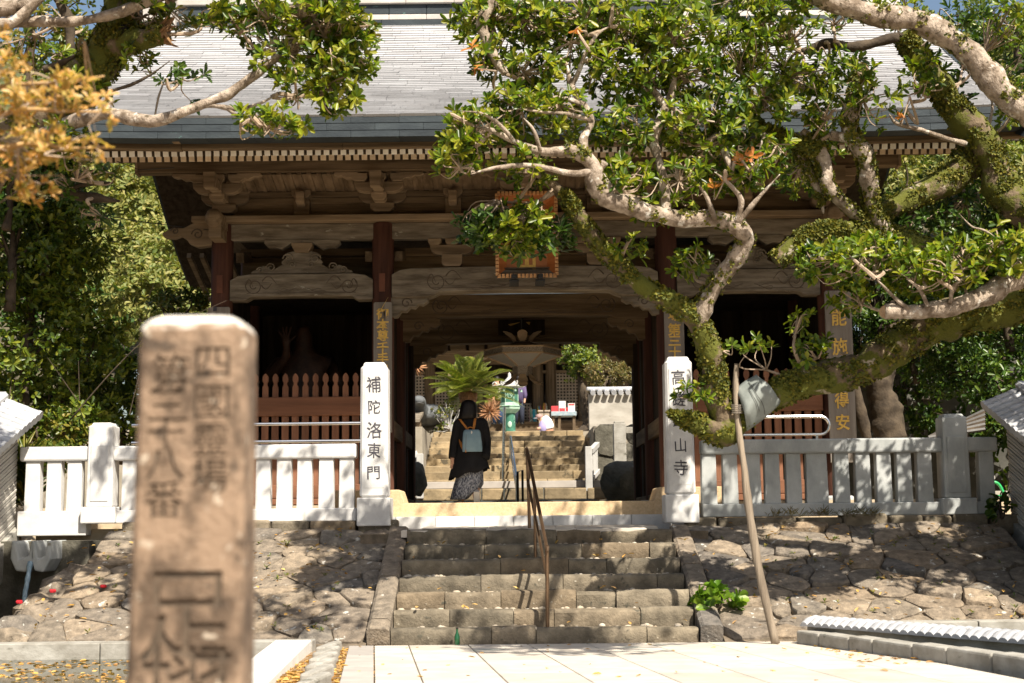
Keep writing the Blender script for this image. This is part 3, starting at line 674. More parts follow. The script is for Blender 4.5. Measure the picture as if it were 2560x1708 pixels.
# ribbed cove between wall and purlin
zr0 = zz(483, YF); cove = MB(); cove.add([(CX - 4.9, YF - .12, zr0), (CX + 4.9, YF - .12, zr0), (CX + 4.9, YP, zq0 - .02), (CX - 4.9, YP, zq0 - .02)], [(0, 1, 2, 3)])
cove.add([(CX - 4.9, 2 * YM - YF + .02, zr0), (CX + 4.9, 2 * YM - YF + .02, zr0), (CX + 4.9, 2 * YM - YP, zq0 - .02), (CX - 4.9, 2 * YM - YP, zq0 - .02)], [(0, 1, 2, 3)])
obj('cove_board', cove, wood_y, gate)
me = None; nrib = 66
v = Vector((0, YP - YF + .12, zq0 - .02 - zr0)); ln = v.length; ang = math.atan2(v.z, v.y)
for i in range(nrib):
    x = CX - 4.75 + 9.5 * i / (nrib - 1)
    c = Vector((x, (YF - .12 + YP) / 2 - .03, (zr0 + zq0) / 2))
    if me is None:
        o = obj('cove_rib', MB().box((0, 0, 0), (.066, ln, .05)), wood_y, None); me = o.data; o.parent = gate
    else: o = inst('cove_rib', me, (0, 0, 0), gate)
    o.location = c - WL[gate.name]; o.rotation_euler = (ang + math.pi, 0, 0)
# bracket complexes
def bracket(x):
    r = obj('bracket_complex', (lambda m: (block(m, x, YF - .06, zz(537, YF), .36, .135, .30), m)[1])(MB()), wood_pale, gate, bevel=.01)
    def sub(nm, m): obj(nm, m, wood_pale, r, bevel=.009)
    z1 = zz(537, YF) + .136
    m = MB(); arm(m, x, YF - .06, z1, .72, .15, .17); sub('bracket_arm', m)
    for dx in (-.28, .28):
        m = MB(); block(m, x + dx, YF - .06, z1 + .151, .20, .11, .2); sub('bearing_block', m)
    m = MB(); m.bb(x - .075, x + .075, YF - .75, YF + .1, z1 + .002, z1 + .155); m.bb(x - .085, x + .085, YF - .85, YF - .75, z1 + .05, z1 + .19); sub('projecting_arm', m)
    y2 = YF - .62; z2 = zz(484, y2)
    m = MB(); block(m, x, y2, z2 - .125, .22, .12, .22); sub('bearing_block', m)
    m = MB(); arm(m, x, y2, z2, .72, .15, .16); sub('bracket_arm', m)
    m = MB(); m.bb(x - .07, x + .07, y2 - .55, y2 + .5, z2 + .002, z2 + .145); m.prism([(x - .075, z2 - .05), (x + .075, z2 - .05), (x + .085, z2 + .18), (x - .085, z2 + .18)], y2 - .66, y2 - .50); sub('projecting_arm', m)
    z3 = zz(459, y2)
    for dx in (-.27, 0, .27):
        m = MB(); block(m, x + dx, y2 - .02, z3 + .002, .21, .12, .22); sub('bearing_block', m)
    y3 = YP + .02; zt = zq0 - .004
    for s in (-1, 1):
        o = [(x + s * .3, zt), (x + s * .64, zt), (x + s * .66, zt - .035), (x + s * .60, zt - .06), (x + s * .54, zt - .055), (x + s * .47, zt - .095), (x + s * .40, zt - .09), (x + s * .34, zt - .13), (x + s * .3, zt - .13)]
        sub('carved_wing', MB().prism(o, y3 - .07 + .001 * s, y3 + .07))
for x in [cols_x[0] + .05, cols_x[1], CX, cols_x[2], cols_x[3] - .05]: bracket(x)
for x in (cols_x[0] + 1.2, (cols_x[1] + CX) / 2, (CX + cols_x[2]) / 2, cols_x[3] - 1.2):
    z0 = zp1; z1 = zz(483, YF)
    b_ = obj('short_strut', MB().bb(x - .12, x + .12, YF - .13, YF, z0, z1 - .12), wood_x, gate, bevel=.008)
    m = MB(); block(m, x, YF - .10, z1 - .118, .29, .13, .22); obj('bearing_block', m, wood_pale, b_, bevel=.008)
    obj('projecting_nose', MB().prism([(YF - .13, z0 + .13), (YF - .34, z0 + .18), (YF - .36, z0 + .34), (YF - .13, z0 + .36)], x - .065, x + .065, 'x'), wood_pale, b_, bevel=.02)
# cloud carved beam ends at the corners
for s, x in ((-1, cols_x[0]), (1, cols_x[3])):
    z0, z1 = zz(604, YF), zz(560, YF)
    o = [(x + s * .14, z0 - .05), (x + s * .14, z1), (x + s * .42, z1 + .02), (x + s * .58, z1 - .06), (x + s * .74, z1 - .05), (x + s * .90, z1 - .14), (x + s * .86, z1 - .20), (x + s * .72, z1 - .21), (x + s * .62, z1 - .17), (x + s * .52, z1 - .24), (x + s * .48, z0 - .03), (x + s * .36, z0 - .08)]
    ce = obj('cloud_beam_end', MB().prism(o, YF - .09, YF + .09), wood_pale, gate, bevel=.015)
    m = MB()
    for (dx, dz, r0) in ((.36, -.16, .09), (.70, -.11, .06)):
        c = Vector((x + s * dx, YF - .093, z1 + dz)); m.tube([c + Vector((s * r0 * (1 - .75 * q / 17) * math.cos(q * .5), 0, r0 * (1 - .75 * q / 17) * math.sin(q * .5))) for q in range(18)], .011, 5)
    obj('carved_scroll', m, wood_carve, ce, kind='stuff')
    m = MB(); m.bb(x - .10, x + .10, YF - .62, YF - .1, zp0 - .12, zp0 + .05); m.blob((x, YF - .66, zp0 - .03), (.13, .14, .14), 10, 7, .1); m.bb(x - .09, x + .09, YF - .58, YF - .15, zp0 - .3, zp0 - .12)
    obj('beast_beam_nose', m, wood_pale, gate, smooth='auto')
# rafters
ZLR = zz(398, 18.72, 450); ZUR = zz(384.5, 18.2, 450); NRF = 110
xl, xr = CX - 6.05, CX + 6.05
def rafters(nm, ya, za, yb, zb, w_, h, mat, endmat, endnm):
    v = Vector((0, yb - ya, zb - za)); ln = v.length; ang = math.atan2(v.z, v.y)
    for mirror in (0, 1):
        me = me2 = None
        n = NRF if not mirror else 0
        for i in range(n):
            x = xl + (xr - xl) * i / (NRF - 1)
            c = Vector((x, (ya + yb) / 2, (za + zb) / 2))
            if me is None:
                o = obj(nm, MB().box((0, 0, 0), (w_, ln, h)), mat, None); me = o.data; o.parent = gate
                e = obj(endnm, MB().box((0, -ln / 2 - .003, 0), (w_ + .004, .008, h + .004)), endmat, None); me2 = e.data; e.parent = o
            else:
                o = inst(nm, me, (0, 0, 0), gate); e = bpy.data.objects.new(endnm, me2); link(e, o)
            o.location = c - WL[gate.name]; o.rotation_euler = (ang, 0, 0)
rafters('base_rafter', 18.72, ZLR, 21.3, ZLR + .66, .070, .072, wood_y, pale_end, 'rafter_end')
rafters('flying_rafter', 18.2, ZUR, 19.2, ZUR + .30, .070, .075, wood_y, white_end, 'rafter_end')
obj('eave_batten', MB().bb(xl - .1, xr + .1, 18.80, 18.9, ZLR + .055, ZLR + .10), wood_x, gate, bevel=.008)
# roof
YR, ZR0 = 22.9, zz(293, 17.75, 700)
SPAN = YR - 17.75
KR = (zz(66, 22.55, 1000) - .02 - ZR0 - .40 * (SPAN - .35)) / (SPAN - .35) ** 2
def prof(s): return ZR0 + .40 * s + KR * s * s           # concave slope, s from the eave
XL, XR = CX - 6.58, CX + 6.58
def lift(x): u = abs(x - CX) / 6.3; return .05 * max(0, u - .6) ** 2 / .16   # eave turned up towards the ends
m = MB(); n = 14; nx = 20
for side in (0, 1):
    def Y(s): return 17.75 + s if side == 0 else 2 * YR - 17.75 - s
    for dz, flip in ((-.10, 0), (-.36, 1)):
        b = len(m.v)
        for i in range(nx + 1):
            x = XL + (XR - XL) * i / nx
            for j in range(n + 1):
                s = SPAN * j / n; s2 = max(s, .25) if dz < -.3 else s + .03
                m.v.append((x, Y(s2), prof(s2 if dz > -.3 else s2) + dz + lift(x) * (1 - s / SPAN)))
        for i in range(nx):
            for j in range(n): m.f.append((b + i * (n + 1) + j, b + (i + 1) * (n + 1) + j, b + (i + 1) * (n + 1) + j + 1, b + i * (n + 1) + j + 1))
obj('roof_deck', m, wood_dark, gate)
# fascia courses, block by block
fz = [(291, 309, 17.75), (309, 327, 17.756), (327, 344, 17.762)]
for r_, (p0, p1, y) in enumerate(fz):
    k = 0; x = XL
    while x < XR - .01:
        wd = min(.62, XR - x) if not (k == 0 and r_ % 2) else .31
        xc = x + wd / 2
        z1, z0 = zz(p0, y) + lift(xc), zz(p1, y) + lift(xc) + .004
        sl_ = (lift(x + wd) - lift(x)) / wd
        mm = MB().box((xc, y + .15, (z0 + z1) / 2), (wd - .004, .30, z1 - z0 - .003), Matrix.Rotation(-math.atan(sl_), 3, 'Y'))
        obj('eave_course_block', mm, slate, gate); x += wd; k += 1
for p0, p1, y, mt in ((344, 350, 17.93, wood_pale), (350, 369, 18.05, wood_x)):
    k = 0; x = XL
    while x < XR - .01:
        wd = min(2.1, XR - x); xc = x + wd / 2; sl_ = (lift(x + wd) - lift(x)) / wd
        z1, z0 = zz(p0, y) + lift(xc) - .002, zz(p1, y) + lift(xc) * .9
        obj('eave_board', MB().box((xc, y + .06, (z0 + z1) / 2), (wd - .003, .14, z1 - z0), Matrix.Rotation(-math.atan(sl_), 3, 'Y')), mt, gate, bevel=.006); x += wd
obj('eave_soffit', MB().bb(xl, xr, 18.22, 18.24, ZUR + .05, ZUR + .14), wood_y, gate)
m = MB(); m.add([(xl, 18.2, ZUR + .045), (xr, 18.2, ZUR + .045), (xr, 21.3, ZUR + .97), (xl, 21.3, ZUR + .97)], [(0, 1, 2, 3)]); obj('eave_soffit', m, wood_y, gate)
# verge courses at both gable ends
for s, x in ((-1, XL), (1, XR)):
    for side in (0, 1):
        m = MB(); n = 16; rows = []
        for j in range(n + 1):
            sj = SPAN * j / n; y = 17.75 + sj if side == 0 else 2 * YR - 17.75 - sj; z = prof(sj) + lift(x) * (1 - sj / SPAN)
            rows.append([(x, y, z - .02), (x + s * .16, y, z - .03), (x + s * .12, y, z - .38), (x - s * .2, y, z - .42)])
        m.v = [p for r_ in rows for p in r_]; m.f = [(q * 4 + j, q * 4 + (j + 1) % 4, (q + 1) * 4 + (j + 1) % 4, (q + 1) * 4 + j) for q in range(n) for j in range(4)] + [(0, 1, 2, 3), (n * 4, n * 4 + 1, n * 4 + 2, n * 4 + 3)]
        obj('verge_course', m, slate, gate)
        m = MB()
        for j in range(6 if side == 0 else 0, n):
            sj, sk = SPAN * j / n, SPAN * (j + 1) / n
            ys = [17.9 + q if side == 0 else 2 * YR - 17.9 - q for q in (sj, sk)]
            zs = [prof(q) - .50 for q in (sj, sk)]
            m.add([(x, ys[0], zs[0]), (x, ys[1], zs[1]), (x - s * 1.9, ys[1], zs[1]), (x - s * 1.9, ys[0], zs[0])], [(0, 1, 2, 3)])
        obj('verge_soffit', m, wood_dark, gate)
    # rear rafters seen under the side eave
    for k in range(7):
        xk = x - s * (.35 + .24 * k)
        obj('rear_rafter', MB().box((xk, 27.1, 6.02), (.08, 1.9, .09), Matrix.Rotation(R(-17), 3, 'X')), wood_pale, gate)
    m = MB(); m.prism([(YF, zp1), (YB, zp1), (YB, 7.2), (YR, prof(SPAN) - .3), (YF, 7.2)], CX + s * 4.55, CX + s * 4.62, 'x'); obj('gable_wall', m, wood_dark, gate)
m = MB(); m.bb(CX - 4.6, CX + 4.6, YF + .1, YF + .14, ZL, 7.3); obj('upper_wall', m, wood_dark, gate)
# shingles: overlapping rows, each shingle its own little plate
rows = 54; v = []; f = []
sr = random.Random(4)
def put(q): v.extend(q); b = len(v) - len(q); return b
for side in (0,):
    smax = SPAN - .05
    for r_ in range(rows):
        s0 = -.02 + smax * r_ / rows; s1 = smax * (r_ + 1) / rows + .03
        x = XL + .05 - sr.random() * .25
        while x < XR - .05:
            wd = sr.uniform(.3, .6); xa, xb = max(x, XL + .05), min(x + wd, XR - .05)
            if xb - xa > .03:
                la, lb = lift(xa) * (1 - s0 / SPAN), lift(xb) * (1 - s0 / SPAN); t = .032 + sr.uniform(-.004, .005); e = sr.uniform(-.004, .006)
                za, zb = prof(s0 - e), prof(s1)
                b = put([(xa + .002, 17.79 + s0 - e, za + la - .012), (xb - .002, 17.79 + s0 - e, za + lb - .012), (xb - .002, 17.75 + s0 - e, za + lb + t), (xa + .002, 17.75 + s0 - e, za + la + t), (xb - .002, 17.75 + s1, zb + lb + .002), (xa + .002, 17.75 + s1, zb + la + .002)])
                f += [(b, b + 1, b + 2, b + 3), (b + 3, b + 2, b + 4, b + 5)]
            x += wd
mb = MB(); mb.v = v; mb.f = f; obj('roof_shingles', mb, shingle, gate, kind='stuff')
mb = MB(); mb.add([(XL, YR, prof(SPAN)), (XR, YR, prof(SPAN)), (XR, 2 * YR - 17.75, ZR0 - .02), (XL, 2 * YR - 17.75, ZR0 - .02)], [(0, 1, 2, 3)]); obj('rear_roof', mb, slate, gate)
# ridge courses
for (p0, p1, dy, mt, wd0) in ((52, 66, .34, slate, 1.2), (38, 52, .28, ridge_m, .62), (10, 38, .24, slate, .62), (-4, 10, .30, ridge_m, .8), (-14, -4, .2, slate, .8)):
    x = CX - 5.9
    y = YR - dy
    while x < CX + 5.9 - .01:
        wd = min(wd0, CX + 5.9 - x); obj('ridge_block', MB().bb(x + .002, x + wd - .002, y, 2 * YR - y, zz(p1, y) + .002, zz(p0, y)), mt, gate, bevel=.008, seg=1); x += wd
for s in (-1, 1):
    x = CX + s * 5.95; zb = zz(60, YR - .4)
    obj('ridge_end_box', MB().bb(x - .28, x + .28, YR - .45, YR + .45, zb - .1, zb + .5), ridge_m, gate, bevel=.02)
# small plates on the columns
for x in cols_x[:2]:
    o = obj('wedge_block', MB().bb(x - .045, x + .045, YF - .185, YF - .15, zz(735, YF), zz(690, YF)), M('wedge wood', (.16, .06, .035), rough=.7) if x == cols_x[0] else bpy.data.materials['wedge wood'], gate, bevel=.006)
obj('ward_plate', MB().bb(xx(1560, 21.8), xx(1590, 21.8), 21.8, 21.84, zz(668, 21.8), zz(640, 21.8)), wood_carve, gate)
def zz(py, D, px=1280): return at(px, py, D).z
# ------------------------------------------------------------------ lattice fences of the guardian bays
def lattice(a, b, label):
    t = thing('picket_lattice', label, 'wooden lattice', ((a + b) / 2, YF - .1, FL), 'wooden lattice barriers of the gate bays')
    zt = zz(928, YF - .1); zr = (zz(1035, YF - .1), zz(988, YF - .1)); n = int(round((b - a) / .15))
    me = None; wq = .043; h = zt - zr[1]
    for i in range(n):
        x = a + (i + .5) * (b - a) / n
        if me is None:
            o_ = [(-wq, 0), (wq, 0), (wq, h * .42), (wq * .55, h * .52), (wq * .55, h * .60), (wq * .95, h * .68), (wq * .95, h * .84), (wq * .5, h * .95), (0, h), (-wq * .5, h * .95), (-wq * .95, h * .84), (-wq * .95, h * .68), (-wq * .55, h * .60), (-wq * .55, h * .52), (-wq, h * .42)]
            o = obj('picket_top', MB().prism(o_, -.03, .03), wood_lat, None); me = o.data; o.parent = t
            s_ = obj('slat', MB().bb(-.05, .05, -.028, .028, 0, zr[0] - FL - .32), wood_lat, None); me2 = s_.data; s_.parent = t
        else: o = inst('picket_top', me, (0, 0, 0), t); s_ = inst('slat', me2, (0, 0, 0), t)
        o.location = Vector((x, YF - .1, zr[1])) - WL[t.name]; s_.location = Vector((x, YF - .1, FL + .32)) - WL[t.name]
    obj('rail', MB().bb(a, b, YF - .16, YF - .04, zr[0], zr[1]), wood_latx, t, bevel=.012)
    obj('bottom_rail', MB().bb(a, b, YF - .16, YF - .04, FL + .12, FL + .32), wood_latx, t, bevel=.012)
    obj('sill', MB().bb(a, b, YF - .2, YF, FL + .03, FL + .115), wood_latx, t, bevel=.012)
lattice(cols_x[0] + .17, cols_x[1] - .17, 'reddish picket lattice across the gate bay left of the passage')
lattice(cols_x[2] + .17, cols_x[3] - .17, 'reddish picket lattice across the gate bay behind the wrapped branch')
# ------------------------------------------------------------------ lettering
tc = bpy.data.curves.new('lettering_curve', 'FONT'); to = bpy.data.objects.new('lettering_source', tc); COL.objects.link(to)
def glyph(ch, size, depth, bold=.0, warp=.04):
    tc.body = ch; tc.size = size; tc.extrude = depth; tc.offset = bold; tc.resolution_u = 3; tc.align_x = 'CENTER'
    dg = bpy.context.evaluated_depsgraph_get(); dg.update()
    me = bpy.data.meshes.new_from_object(to.evaluated_get(dg))
    if warp:                                    # hand cut strokes: uneven, slightly swelling
        off = Vector((rng.random() * 50, rng.random() * 50, 0))
        for q in me.vertices:
            p_ = Vector((q.co.x, q.co.y, 0)) / size; q.co.x += size * (warp * mnoise.noise(p_ * 2.2 + off) + .4 * warp * mnoise.noise(p_ * 9 + off)); q.co.y += size * (warp * mnoise.noise(p_ * 2.2 - off) + .4 * warp * mnoise.noise(p_ * 9 - off))
    me.transform(Matrix.Translation((0, -size * .36, 0))); me.transform(Matrix.Rotation(R(90), 4, 'X')); return me
def letter(ch, c, size, mat, parent, depth=.006, bold=.012, sx=1.0, sz=1.0, tilt=0):
    me = glyph(ch, size, depth, bold); me.transform(Matrix.Diagonal((sx, 1, sz, 1))); me.transform(Matrix.Rotation(tilt, 4, 'Y')); me.materials.append(mat)
    o = bpy.data.objects.new('character', me); link(o, parent); o.location = Vector(c) - WL[parent.name]; return o
# boards with gold characters
def board(px0, px1, py0, py1, D, label, chars, gap=.0):
    x0, x1 = at(px0, py0, D).x, at(px1, py0, D).x; z0, z1 = zz(py1, D), zz(py0, D)
    t = thing('inscribed_board', label, 'sign board', ((x0 + x1) / 2, D, z0), 'boards with characters on the gate columns')
    obj('panel', MB().prism([(x0, z0), (x1, z0), (x1, z1 - .02), (x1 - .02, z1), (x0 + .02, z1), (x0, z1 - .02)], D, D + .04), board_m, t, bevel=.004)
    for ch, py, size, sx in chars: letter(ch, ((x0 + x1) / 2, D - .004, zz(py, D)), size * .94, gold, t, .005, .0042, sx)
    return t
b_ = board(934, 980, 752, 1078, YF - .22, 'grey board with gold characters on the column behind the sunlit inscribed pillar', [('御', 782, .185, 1.05), ('本', 809, .19, 1.05), ('尊', 836, .185, 1.0), ('千', 866, .19, 1.0), ('手', 894, .19, 1.0), ('観', 922, .185, 1), ('世', 950, .185, 1), ('音', 978, .185, 1)])
b_ = board(1659, 1708, 742, 1070, YF - .22, 'grey board with gold characters on the column behind the mossy trunk', [('靈', 766, .185, 1), ('場', 793, .19, 1.0), ('第', 829, .2, 1.05), ('三', 857, .19, 1.1), ('十', 885, .19, 1.1), ('八', 913, .19, 1), ('番', 941, .19, 1)])
b_ = board(2061, 2127, 735, 1165, YF - .24, 'grey board with gold cursive script at the outer column by the garden', [('能', 802, .29, .85), ('施', 876, .29, .85), ('得', 1010, .27, .85), ('安', 1064, .26, .9)])
b_ = board(519, 575, 760, 1140, YF - .22, 'grey board with a dark square on the outer column behind the blurred stone post', [])
obj('dark_mark', MB().bb(at(541, 771, YF).x, at(550, 771, YF).x, YF - .226, YF - .222, zz(776, YF), zz(765, YF)), ink, b_)
# name plaque hung under the eave, leaning out
D = 20.35; x0, x1 = at(1243, 600, D).x, at(1390, 600, D).x; z0, z1 = zz(693, D), zz(488, D); xm = (x0 + x1) / 2
pq = thing('name_plaque', 'orange framed temple name plaque with gold characters hung over the passage', 'plaque', (xm, D, z0))
obj('panel', MB().bb(x0 + .10, x1 - .10, D + .05, D + .09, z0 + .13, z1 - .08), orange_d, pq)
obj('rim', MB().bb(x0 + .10, x1 - .10, D - .005, D + .045, z0 + .125, z0 + .14), wood_carve, pq)
fr = [('left', [(x0, z0), (x0, z1), (x0 + .13, z1 - .13), (x0 + .13, z0 + .13)]), ('right', [(x1, z0), (x1 - .13, z0 + .13), (x1 - .13, z1 - .13), (x1, z1)]), ('top', [(x0, z1), (x1, z1), (x1 - .13, z1 - .13), (x0 + .13, z1 - .13)]), ('bottom', [(x0, z0), (x0 + .13, z0 + .13), (x1 - .13, z0 + .13), (x1, z0)])]
for k, (_, q) in enumerate(fr):
    m = MB(); m.v = [(u, D - (.16 if i_ in ((0, 1) if k == 0 else (0, 3) if k in (1, 3) else (0, 1)) else 0) + .05, z_) for i_, (u, z_) in enumerate(q)]; m.v += [(a_, D + .06, c_) for a_, b__, c_ in m.v]
    m.f = [(0, 1, 2, 3), (7, 6, 5, 4)] + [(i_, (i_ + 1) % 4, (i_ + 1) % 4 + 4, i_ + 4) for i_ in range(4)]
    obj('frame_board', m, orange_w if k != 3 else wood_grey, pq, bevel=.006)
    # notched rim
    (ua, za), (ub, zb) = ((x0, z0), (x0, z1)) if k == 0 else ((x1, z0), (x1, z1)) if k == 1 else ((x0, z1), (x1, z1)) if k == 2 else ((x0, z0), (x1, z0))
    nn = int(math.hypot(ub - ua, zb - za) / .055); m = MB()
    for i_ in range(nn): t_ = (i_ + .5) / nn; m.box((ua + (ub - ua) * t_, D - .11, za + (zb - za) * t_), (.04 if k > 1 else .05, .05, .05 if k > 1 else .04))
    obj('notched_rim', m, M('pale rim wood', (.62, .33, .14), rough=.6) if k == 0 else bpy.data.materials['pale rim wood'], pq)
for ch, py in (('蹉', 530), ('跎', 590), ('山', 650)): letter(ch, (xm, D + .045, zz(py, D)), .30, gold, pq, .006, .015)
for s in (-1, 1): obj('iron_hook', MB().bb(xm + s * .19 - .04, xm + s * .19 + .04, D - .15, D + .1, z0 - .05, z0 + .02).bb(xm + s * .19 - .07, xm + s * .19 + .07, D - .12, D + .3, z0 - .09, z0 - .052), dark_metal, pq, bevel=.008)
# hanging lantern in the passage
D = 23.9; lx = at(1306, 880, D).x
def lz_(py): return zz(py, D, 1306)
hl = thing('hanging_lantern', 'big hexagonal paper and wood lantern hanging in the gate passage', 'hanging lantern', (lx, D, lz_(956)))
lant_w = M('lantern frame wood', (.60, .44, .27), (.46, .33, .2), scale=8, bump=.1, objvar=.1); paper = M('lantern paper', (.82, .79, .74), (.76, .73, .68), scale=3, bump=.03, trans=.3)
fret = M('dark fret', (.20, .17, .14), (.48, .42, .34), scale=70, bump=.2, lo=.45, hi=.55)
HR = .655; A0 = R(60)
def hexp(r, z, k): return (lx + r * math.cos(A0 * k), D + r * math.sin(A0 * k), z)
zt, zb = lz_(886), lz_(917)
HRt = .66; HRb = .17
for k in range(6):
    m = MB(); m.add([hexp(HRt * .97, zt - .03, k), hexp(HRt * .97, zt - .03, k + 1), hexp(HRb, zb, k + 1), hexp(HRb, zb, k)], [(0, 1, 2, 3)]); obj('paper_panel', m, paper, hl)
    obj('frame_rib', MB().tube([hexp(HRt * .97, zt - .03, k), hexp(HRb + .005, zb, k)], .017, 5), lant_w, hl)
    m = MB(); m.add([hexp(HRt, zt - .035, k), hexp(HRt, zt - .035, k + 1), hexp(HRt * .99, zt + .075, k + 1), hexp(HRt * .99, zt + .075, k)], [(0, 1, 2, 3)]); rb = obj('rim_panel', m, fret, hl)
    obj('rim_bar', MB().tube([hexp(HRt, zt + .075, k), hexp(HRt, zt + .075, k + 1)], .014, 5).tube([hexp(HRt, zt - .035, k), hexp(HRt, zt - .035, k + 1)], .016, 5), lant_w, rb)
    m = MB(); m.add([hexp(HRb, zb, k), hexp(HRb, zb, k + 1), hexp(HRb * .95, zb - .14, k + 1), hexp(HRb * .95, zb - .14, k)], [(0, 1, 2, 3)]); obj('neck_panel', m, fret, hl)
    c = A0 * (k + .5)
    for (z_, up, ln) in ((zb - .14, -1, .26), (lz_(855), 1, .26)):
        pts = []
        for (t_, w_) in ((0, .5), (.3, .9), (.65, 1), (.9, .6), (1, .12)):
            pts.append((t_, w_))
        m = MB(); ctr = Vector((lx, D, 0)); rad = Vector((math.cos(c), math.sin(c), 0)); tan = Vector((-math.sin(c), math.cos(c), 0)); vv = []
        for t_, w_ in pts:
            b__ = ctr + rad * (.14 + .16 * t_ ** 1.5 + (.06 if up > 0 else .08) * t_) + Vector((0, 0, z_ + up * (ln * t_ - .10 * t_ * t_)))
            vv += [b__ - tan * .085 * w_, b__ + tan * .085 * w_]
        n0 = len(vv); vv += [p_ + rad * .012 for p_ in vv]
        m.v = [tuple(p_) for p_ in vv]
        for q in range(4): m.f += [(2 * q, 2 * q + 1, 2 * q + 3, 2 * q + 2), (n0 + 2 * q + 2, n0 + 2 * q + 3, n0 + 2 * q + 1, n0 + 2 * q)]
        obj('petal', m, lant_w, hl, smooth=False)
m = MB().lathe((lx, D, 0), [(.66, zt + .08), (.40, zt + .14), (.16, zt + .20), (.15, lz_(858)), (.12, lz_(852))], 6); obj('cap', m, wood_x, hl)
obj('neck_panel', MB().lathe((lx, D, 0), [(.155, lz_(864)), (.155, lz_(856))], 6), fret, hl)
obj('hanging_rod', MB().tube([(lx, D, lz_(852)), (lx, D, 5.0)], .018, 6), dark_metal, hl)
# gold fitting in the dark above the lantern
D2 = 25.4; t = thing('inner_plaque', 'dark plaque with gold marks above the hanging lantern', 'plaque', (lx, D2, zz(835, D2)))
obj('panel', MB().bb(lx - .42, lx + .42, D2, D2 + .05, zz(838, D2), zz(800, D2)), wood_dark, t)
obj('gold_mark', MB().prism([(lx - .24, zz(811, D2)), (lx - .03, zz(806, D2)), (lx - .05, zz(808, D2)), (lx - .2, zz(815, D2))], D2 - .01, D2).prism([(lx + .08, zz(806, D2)), (lx + .16, zz(806, D2)), (lx + .14, zz(813, D2))], D2 - .01, D2), gold, t)
# guardian statue in the dark bay
def skin_body(name, joints, edges, mat, parent, root=0, sub=2):
    me = bpy.data.meshes.new(name); base = WL[parent.name] if parent else Vector()
    me.from_pydata([tuple(Vector(p) - base) for p, r in joints], edges, []); o = bpy.data.objects.new(name, me); COL.objects.link(o)
    o.modifiers.new('skin', 'SKIN'); sd = me.skin_vertices[0].data
    for i, (p, r) in enumerate(joints): sd[i].radius = (r, r) if not hasattr(r, '__len__') else r; sd[i].use_root = (i == root)
    o.modifiers.new('sub', 'SUBSURF').levels = sub; o.modifiers['sub'].render_levels = sub
    dg = bpy.context.evaluated_depsgraph_get(); m2 = bpy.data.meshes.new_from_object(o.evaluated_get(dg)); bpy.data.objects.remove(o)
    m2.polygons.foreach_set('use_smooth', [True] * len(m2.polygons)); m2.materials.append(mat); m2.name = name
    o = bpy.data.objects.new(name, m2); link(o, parent); WL[o.name] = base; return o
nio_m = M('old painted statue wood', (.065, .03, .015), (.025, .013, .009), scale=5, bump=.3, rough=.6)
gx, gy = at(760, 900, 22.9).x, 22.9
hx = at(716, 850, 22.3)
gs = thing('guardian_statue', 'dim wooden guardian statue with one palm raised inside the dark gate bay', 'statue', (gx, gy, FL))
J = [((gx, gy, 2.9), .26), ((gx, gy, 3.3), .27), ((gx, gy, 3.75), .33), ((gx, gy, 4.05), .14), ((gx, gy - .03, 4.3), .17), ((gx, gy - .02, 4.5), .12),
     ((gx - .42, gy, 3.85), .14), ((gx - .62, gy - .2, 3.5), .11), ((hx.x, hx.y + .1, hx.z - .25), .08), ((hx.x, hx.y, hx.z - .06), .06), ((hx.x, hx.y, hx.z + .03), (.09, .04)),
     ((gx + .42, gy, 3.85), .14), ((gx + .62, gy, 3.45), .11), ((gx + .55, gy - .3, 3.2), .09),
     ((gx - .2, gy, 2.6), .2), ((gx - .3, gy - .1, 2.2), .16), ((gx - .32, gy, 1.85), .12), ((gx + .2, gy, 2.6), .2), ((gx + .32, gy, 2.2), .16), ((gx + .36, gy, 1.85), .12)]
E_ = [(0, 1), (1, 2), (2, 3), (3, 4), (4, 5), (2, 6), (6, 7), (7, 8), (8, 9), (9, 10), (2, 11), (11, 12), (12, 13), (0, 14), (14, 15), (15, 16), (0, 17), (17, 18), (18, 19)]
k = len(J)
for i_ in range(5):
    dx = (-.075, -.035, .0, .04, .085)[i_]; ln = (.11, .15, .16, .15, .09)[i_]; b0 = (hx.x + dx * .8, hx.y, hx.z + (.06 if i_ < 4 else -.01)); b1 = (hx.x + dx * 1.5, hx.y - .01, b0[2] + ln * .55); b2 = (hx.x + dx * 1.8, hx.y + .005, b0[2] + ln)
    J += [(b0, .018), (b1, .016), (b2, .012)]; E_ += [(10, k), (k, k + 1), (k + 1, k + 2)]; k += 3
skin_body('figure', J, E_, nio_m, gs)
obj('skirt', MB().loft([(gx, gy, 2.95, .30, .26), (gx, gy, 2.6, .40, .34), (gx, gy, 2.15, .48, .40)], 20, .12, 9), M('statue cloth', (.03, .02, .012), rough=.7), gs, smooth=True)
obj('pedestal', MB().blob((gx, gy, 1.68), (.7, .5, .22), 12, 6, .3), wood_dark, gs)
